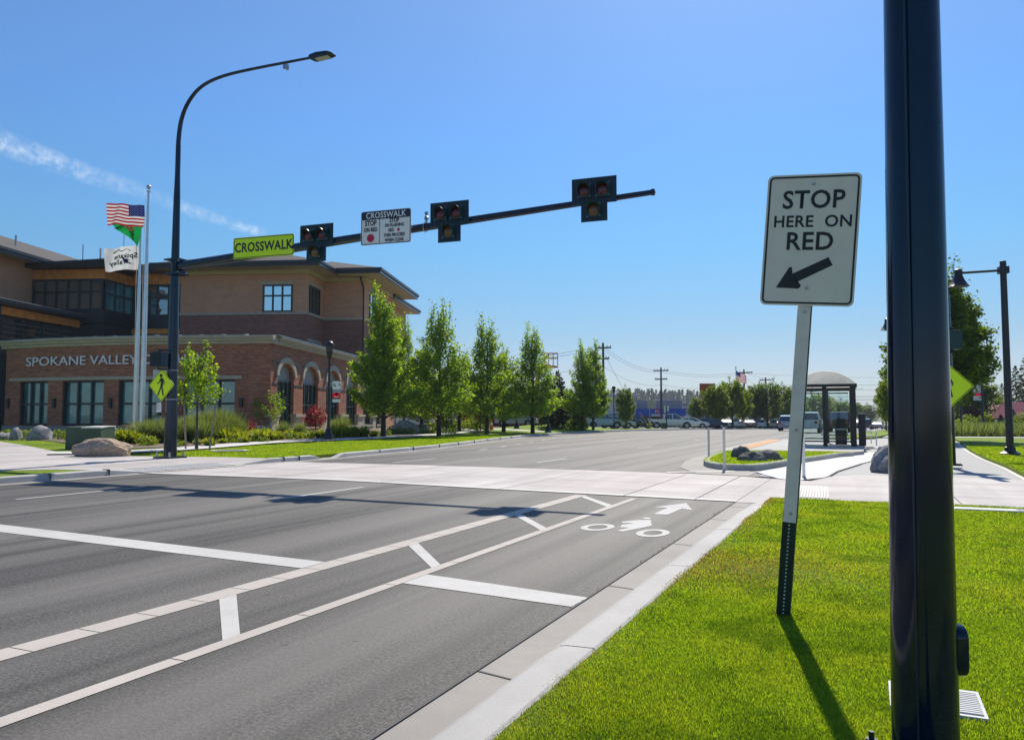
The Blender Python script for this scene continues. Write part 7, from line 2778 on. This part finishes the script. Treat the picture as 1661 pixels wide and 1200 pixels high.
bpart(t, "window", "window_dark", [(-1.0, 3.5, -.06, -.01, .2, 1.1)])
bpart(t, "roof_light", "bld_white", [(1.8, 3.6, 2, 6, 5.9, 6.6)])
bpart(t, "lower_wall", "bld_white", [(12.2, 13.29, .98, 1.18, -.2, 2.1)])
p = bpart(t, "house_emblem", "bld_white", [(8.25, 8.9, -.66, -.61, 2.6, 3.1)])
MB().use("sign_red").prism([(8.15, 3.1), (9.0, 3.1), (8.58, 3.5)], -.67, -.62, 'y').box(8.4, 8.75, -.68, -.665, 2.65, 2.95).build("roof_mark", None, p)
bpart(t, "sign_panel", "bld_white", [(7.6, 10.6, -.66, -.61, 2.05, 2.42)])
x, y, z = gpt(1107, 140)
t = thing("shop_building", "small shop with white awning right of the blue fascia", "building", (x, y, z), R(24.7))
bpart(t, "wall", "bld_band", [(0, 9, 0, 10, 0, 4.6)])
bpart(t, "parapet", "bld_white", [(-.1, 6.0, -.15, 0, 3.7, 3.95)])
MB().use("bld_white").prism([(-0.2, 2.6), (-1.6, 2.0), (-1.6, 1.9), (-0.2, 1.9)], 0.2, 4.8, 'x').build("awning", None, t)
bpart(t, "window", "window_dark", [(.6, 2.0, -.06, -.01, .4, 1.8), (2.3, 3.9, -.06, -.01, .4, 1.8)])
x, y, z = gpt(1150, 158)
t = thing("dealership", "long white showroom behind the rows of parked cars", "building", (x, y, z), R(24.7))
bpart(t, "wall", "bld_white", [(0, 17, .5, 12, 0, 3.2)])
bpart(t, "roof", "bld_band", [(-.4, 17.5, -.8, 12.4, 3.21, 3.5)])
for k in range(8):
    bpart(t, "window", "window_teal", [(1.0 + k * 2.0, 2.5 + k * 2.0, .40, .49, .4, 2.6)])
for k in range(6):
    bpart(t, "column", "bld_grey", [(6 + k * 2.0, 6.25 + k * 2.0, -.7, -.45, 0, 3.2)])
x, y, z = gpt(1200, 143)
t = thing("entry_arch", "white portal with a dark arch among the parked cars", "portal", (x, y, z), R(24.7))
MB().use("bld_white").prism([(-1.4, 0), (-1.4, 3.0), (1.4, 3.0), (1.4, 0), (0.9, 0), (0.9, 1.6), (0.5, 2.2), (0, 2.4), (-0.5, 2.2), (-0.9, 1.6), (-0.9, 0)], -.4, .4, 'y').build("portal_frame", None, t)
MB().use("bld_band").box(-1.8, 1.2, -.5, .5, 3.0, 3.6).build("roof", None, t)
x, y, z = gpt(1148, 118)
t = thing("pylon_sign", "tall orange topped pylon sign behind the vase shaped trees", "sign", (x, y, z), R(24.7))
h0, h1 = dpt(1148, 634, 118).z - z, dpt(1148, 622, 118).z - z
bpart(t, "sign_panel", "pylon_orange", [(-1.15, 1.15, -.2, .2, h0 - 1.0, h1)])
bpart(t, "column", "pylon_brown", [(-.35, .45, -.18, .18, 0, h0 - 1.0)])
x, y, z = gpt(1057, 96)
t = thing("notice_board", "pale board on a post before the blue fascia", "sign", (x, y, z), R(24.7))
zc = dpt(1057, 656, 96).z - z
bpart(t, "sign_panel", "tan_board", [(-.5, .5, -.04, .04, zc - .5, zc + .5)])
bpart(t, "lettering_bar", "bld_band", [(-.35, .3, -.05, -.042, zc + .15, zc + .25), (-.2, .4, -.05, -.042, zc - .1, zc), (-.35, .35, -.05, -.042, zc - .35, zc - .27)])
bpart(t, "post", "tan_board", [(-.28, -.2, -.03, .03, 0, zc - .5)])
x, y, z = gpt(1081, 94)
t = thing("street_sign", "dark green sign post before the white pickup", "sign", (x, y, z), R(24.7))
zc = dpt(1081, 662, 94).z - z
bpart(t, "post", "post_green", [(-.06, .06, -.03, .03, 0, zc + .4)])
bpart(t, "sign_panel", "bld_white", [(-.3, -.06, -.02, .02, zc - .55, zc + .35), (.062, .3, -.02, .02, zc - .4, zc + .3)])
x, y, z = gpt(1077, 95)
t = thing("utility_cabinet", "grey green roadside cabinet before the white pickup", "utility cabinet", (x, y, z + .1), R(24.7))
MB().use("box_green").box(-.35, .35, -.3, .3, 0, .72).build("cabinet_body", None, t, bevel=.02)
MB().use("bld_grey").box(-.37, .37, -.32, .32, .722, .77).build("lid", None, t)
for px, d, yt, lab in ((1028, 92, 662, "leaning brown guy stake right of the small dark tree"), (1046, 94, 668, "pale guy stake left of the notice board")):
    a = Vector(gpt(px + 8, d))
    b = dpt(px - 8, yt, d)
    tag(MB().use("tan_board" if px > 1040 else "utility_wood").tube([tuple(a), tuple(b)], .06, 6).build("guy_stake"), lab, "stake")
x, y, z = gpt(690, 104)
t = thing("brick_building", "low red brown building behind the tree row", "building", (x, y, z), R(24.7))
bpart(t, "wall", "bld_redbrown", [(-4, 22, 0, 12, 0, 3.6)])
bpart(t, "roof", "bld_band", [(-4.3, 22.3, -.3, 12.3, 3.61, 3.9)])
for k in range(5):
    bpart(t, "window", "window_dark", [(-2 + k * 4.6, k * 4.6, -.06, -.01, 1.0, 2.4)])
# red roofed house
x, y, z = gpt(1622, 104)
t = thing("house", "low brick house with a steep dark red roof at the right edge", "house", (x, y, z), R(24.7 - 12))
bpart(t, "wall", "bld_redbrown", [(-0.6, 14, 0.4, 10, 0, 1.75)])
for k in range(3):
    bpart(t, "window", "window_sky", [(-.5 + k * .55, -.15 + k * .55, .33, .39, .3, 1.5)])
mb = MB().use("roof_red")
e = 1.7
mb.add([(-1.5, -.4, e), (14.5, -.4, e), (14.5, 10.4, e), (-1.5, 10.4, e), (1.2, 2.6, e + 2.2), (13, 2.6, e + 2.2), (13, 7.4, e + 2.2), (1.2, 7.4, e + 2.2)],
       [(0, 1, 5, 4), (1, 2, 6, 5), (2, 3, 7, 6), (4, 5, 6, 7), (3, 2, 1, 0)])
mb.use("roof_pink").add([(-1.504, -.4, e), (-1.504, 10.4, e), (1.196, 7.4, e + 2.2), (1.196, 2.6, e + 2.2)], [(0, 1, 2, 3)])
mb.build("roof", None, t)
x, y, z = gpt(1562, 130)
t = thing("house", "pale low house far behind the yellow diamond sign", "house", (x, y, z), R(20))
bpart(t, "wall", "bld_grey", [(-4, 10, 0, 8, 0, 2.2)])
MB().use("bld_band").prism([(-.6, 2.2), (4, 3.9), (8.6, 2.2)], -4.4, 10.4, 'x').build("roof", None, t)
t = thing("verge_sign", "low pale sign frame on the verge by the far traffic", "sign", gpt(1425, 98), R(10))
MB().use("bld_grey").box(-1.2, 1.2, -.05, .05, .5, .62).box(-1.1, -1.0, -.04, .04, 0, .5).box(1.0, 1.1, -.04, .04, 0, .5).build("sign_frame", None, t)

# ------------------------------------------------------------------ the air itself
mh = bpy.data.materials.new("air")
mh.use_nodes = True
nth = mh.node_tree
nth.nodes.clear()
oh = nth.nodes.new("ShaderNodeOutputMaterial")
vh = nth.nodes.new("ShaderNodeVolumePrincipled")
vh.inputs["Color"].default_value = (0.80, 0.88, 1.0, 1)
vh.inputs["Density"].default_value = 0.00025
vh.inputs["Anisotropy"].default_value = 0.0
nth.links.new(vh.outputs[0], oh.inputs["Volume"])
MATS["air"] = mh
tag(MB().use("air").box(-2700, 2300, -500, 3100, -8, 60).build("haze"), kind='stuff')
S.cycles.volume_bounces = 0
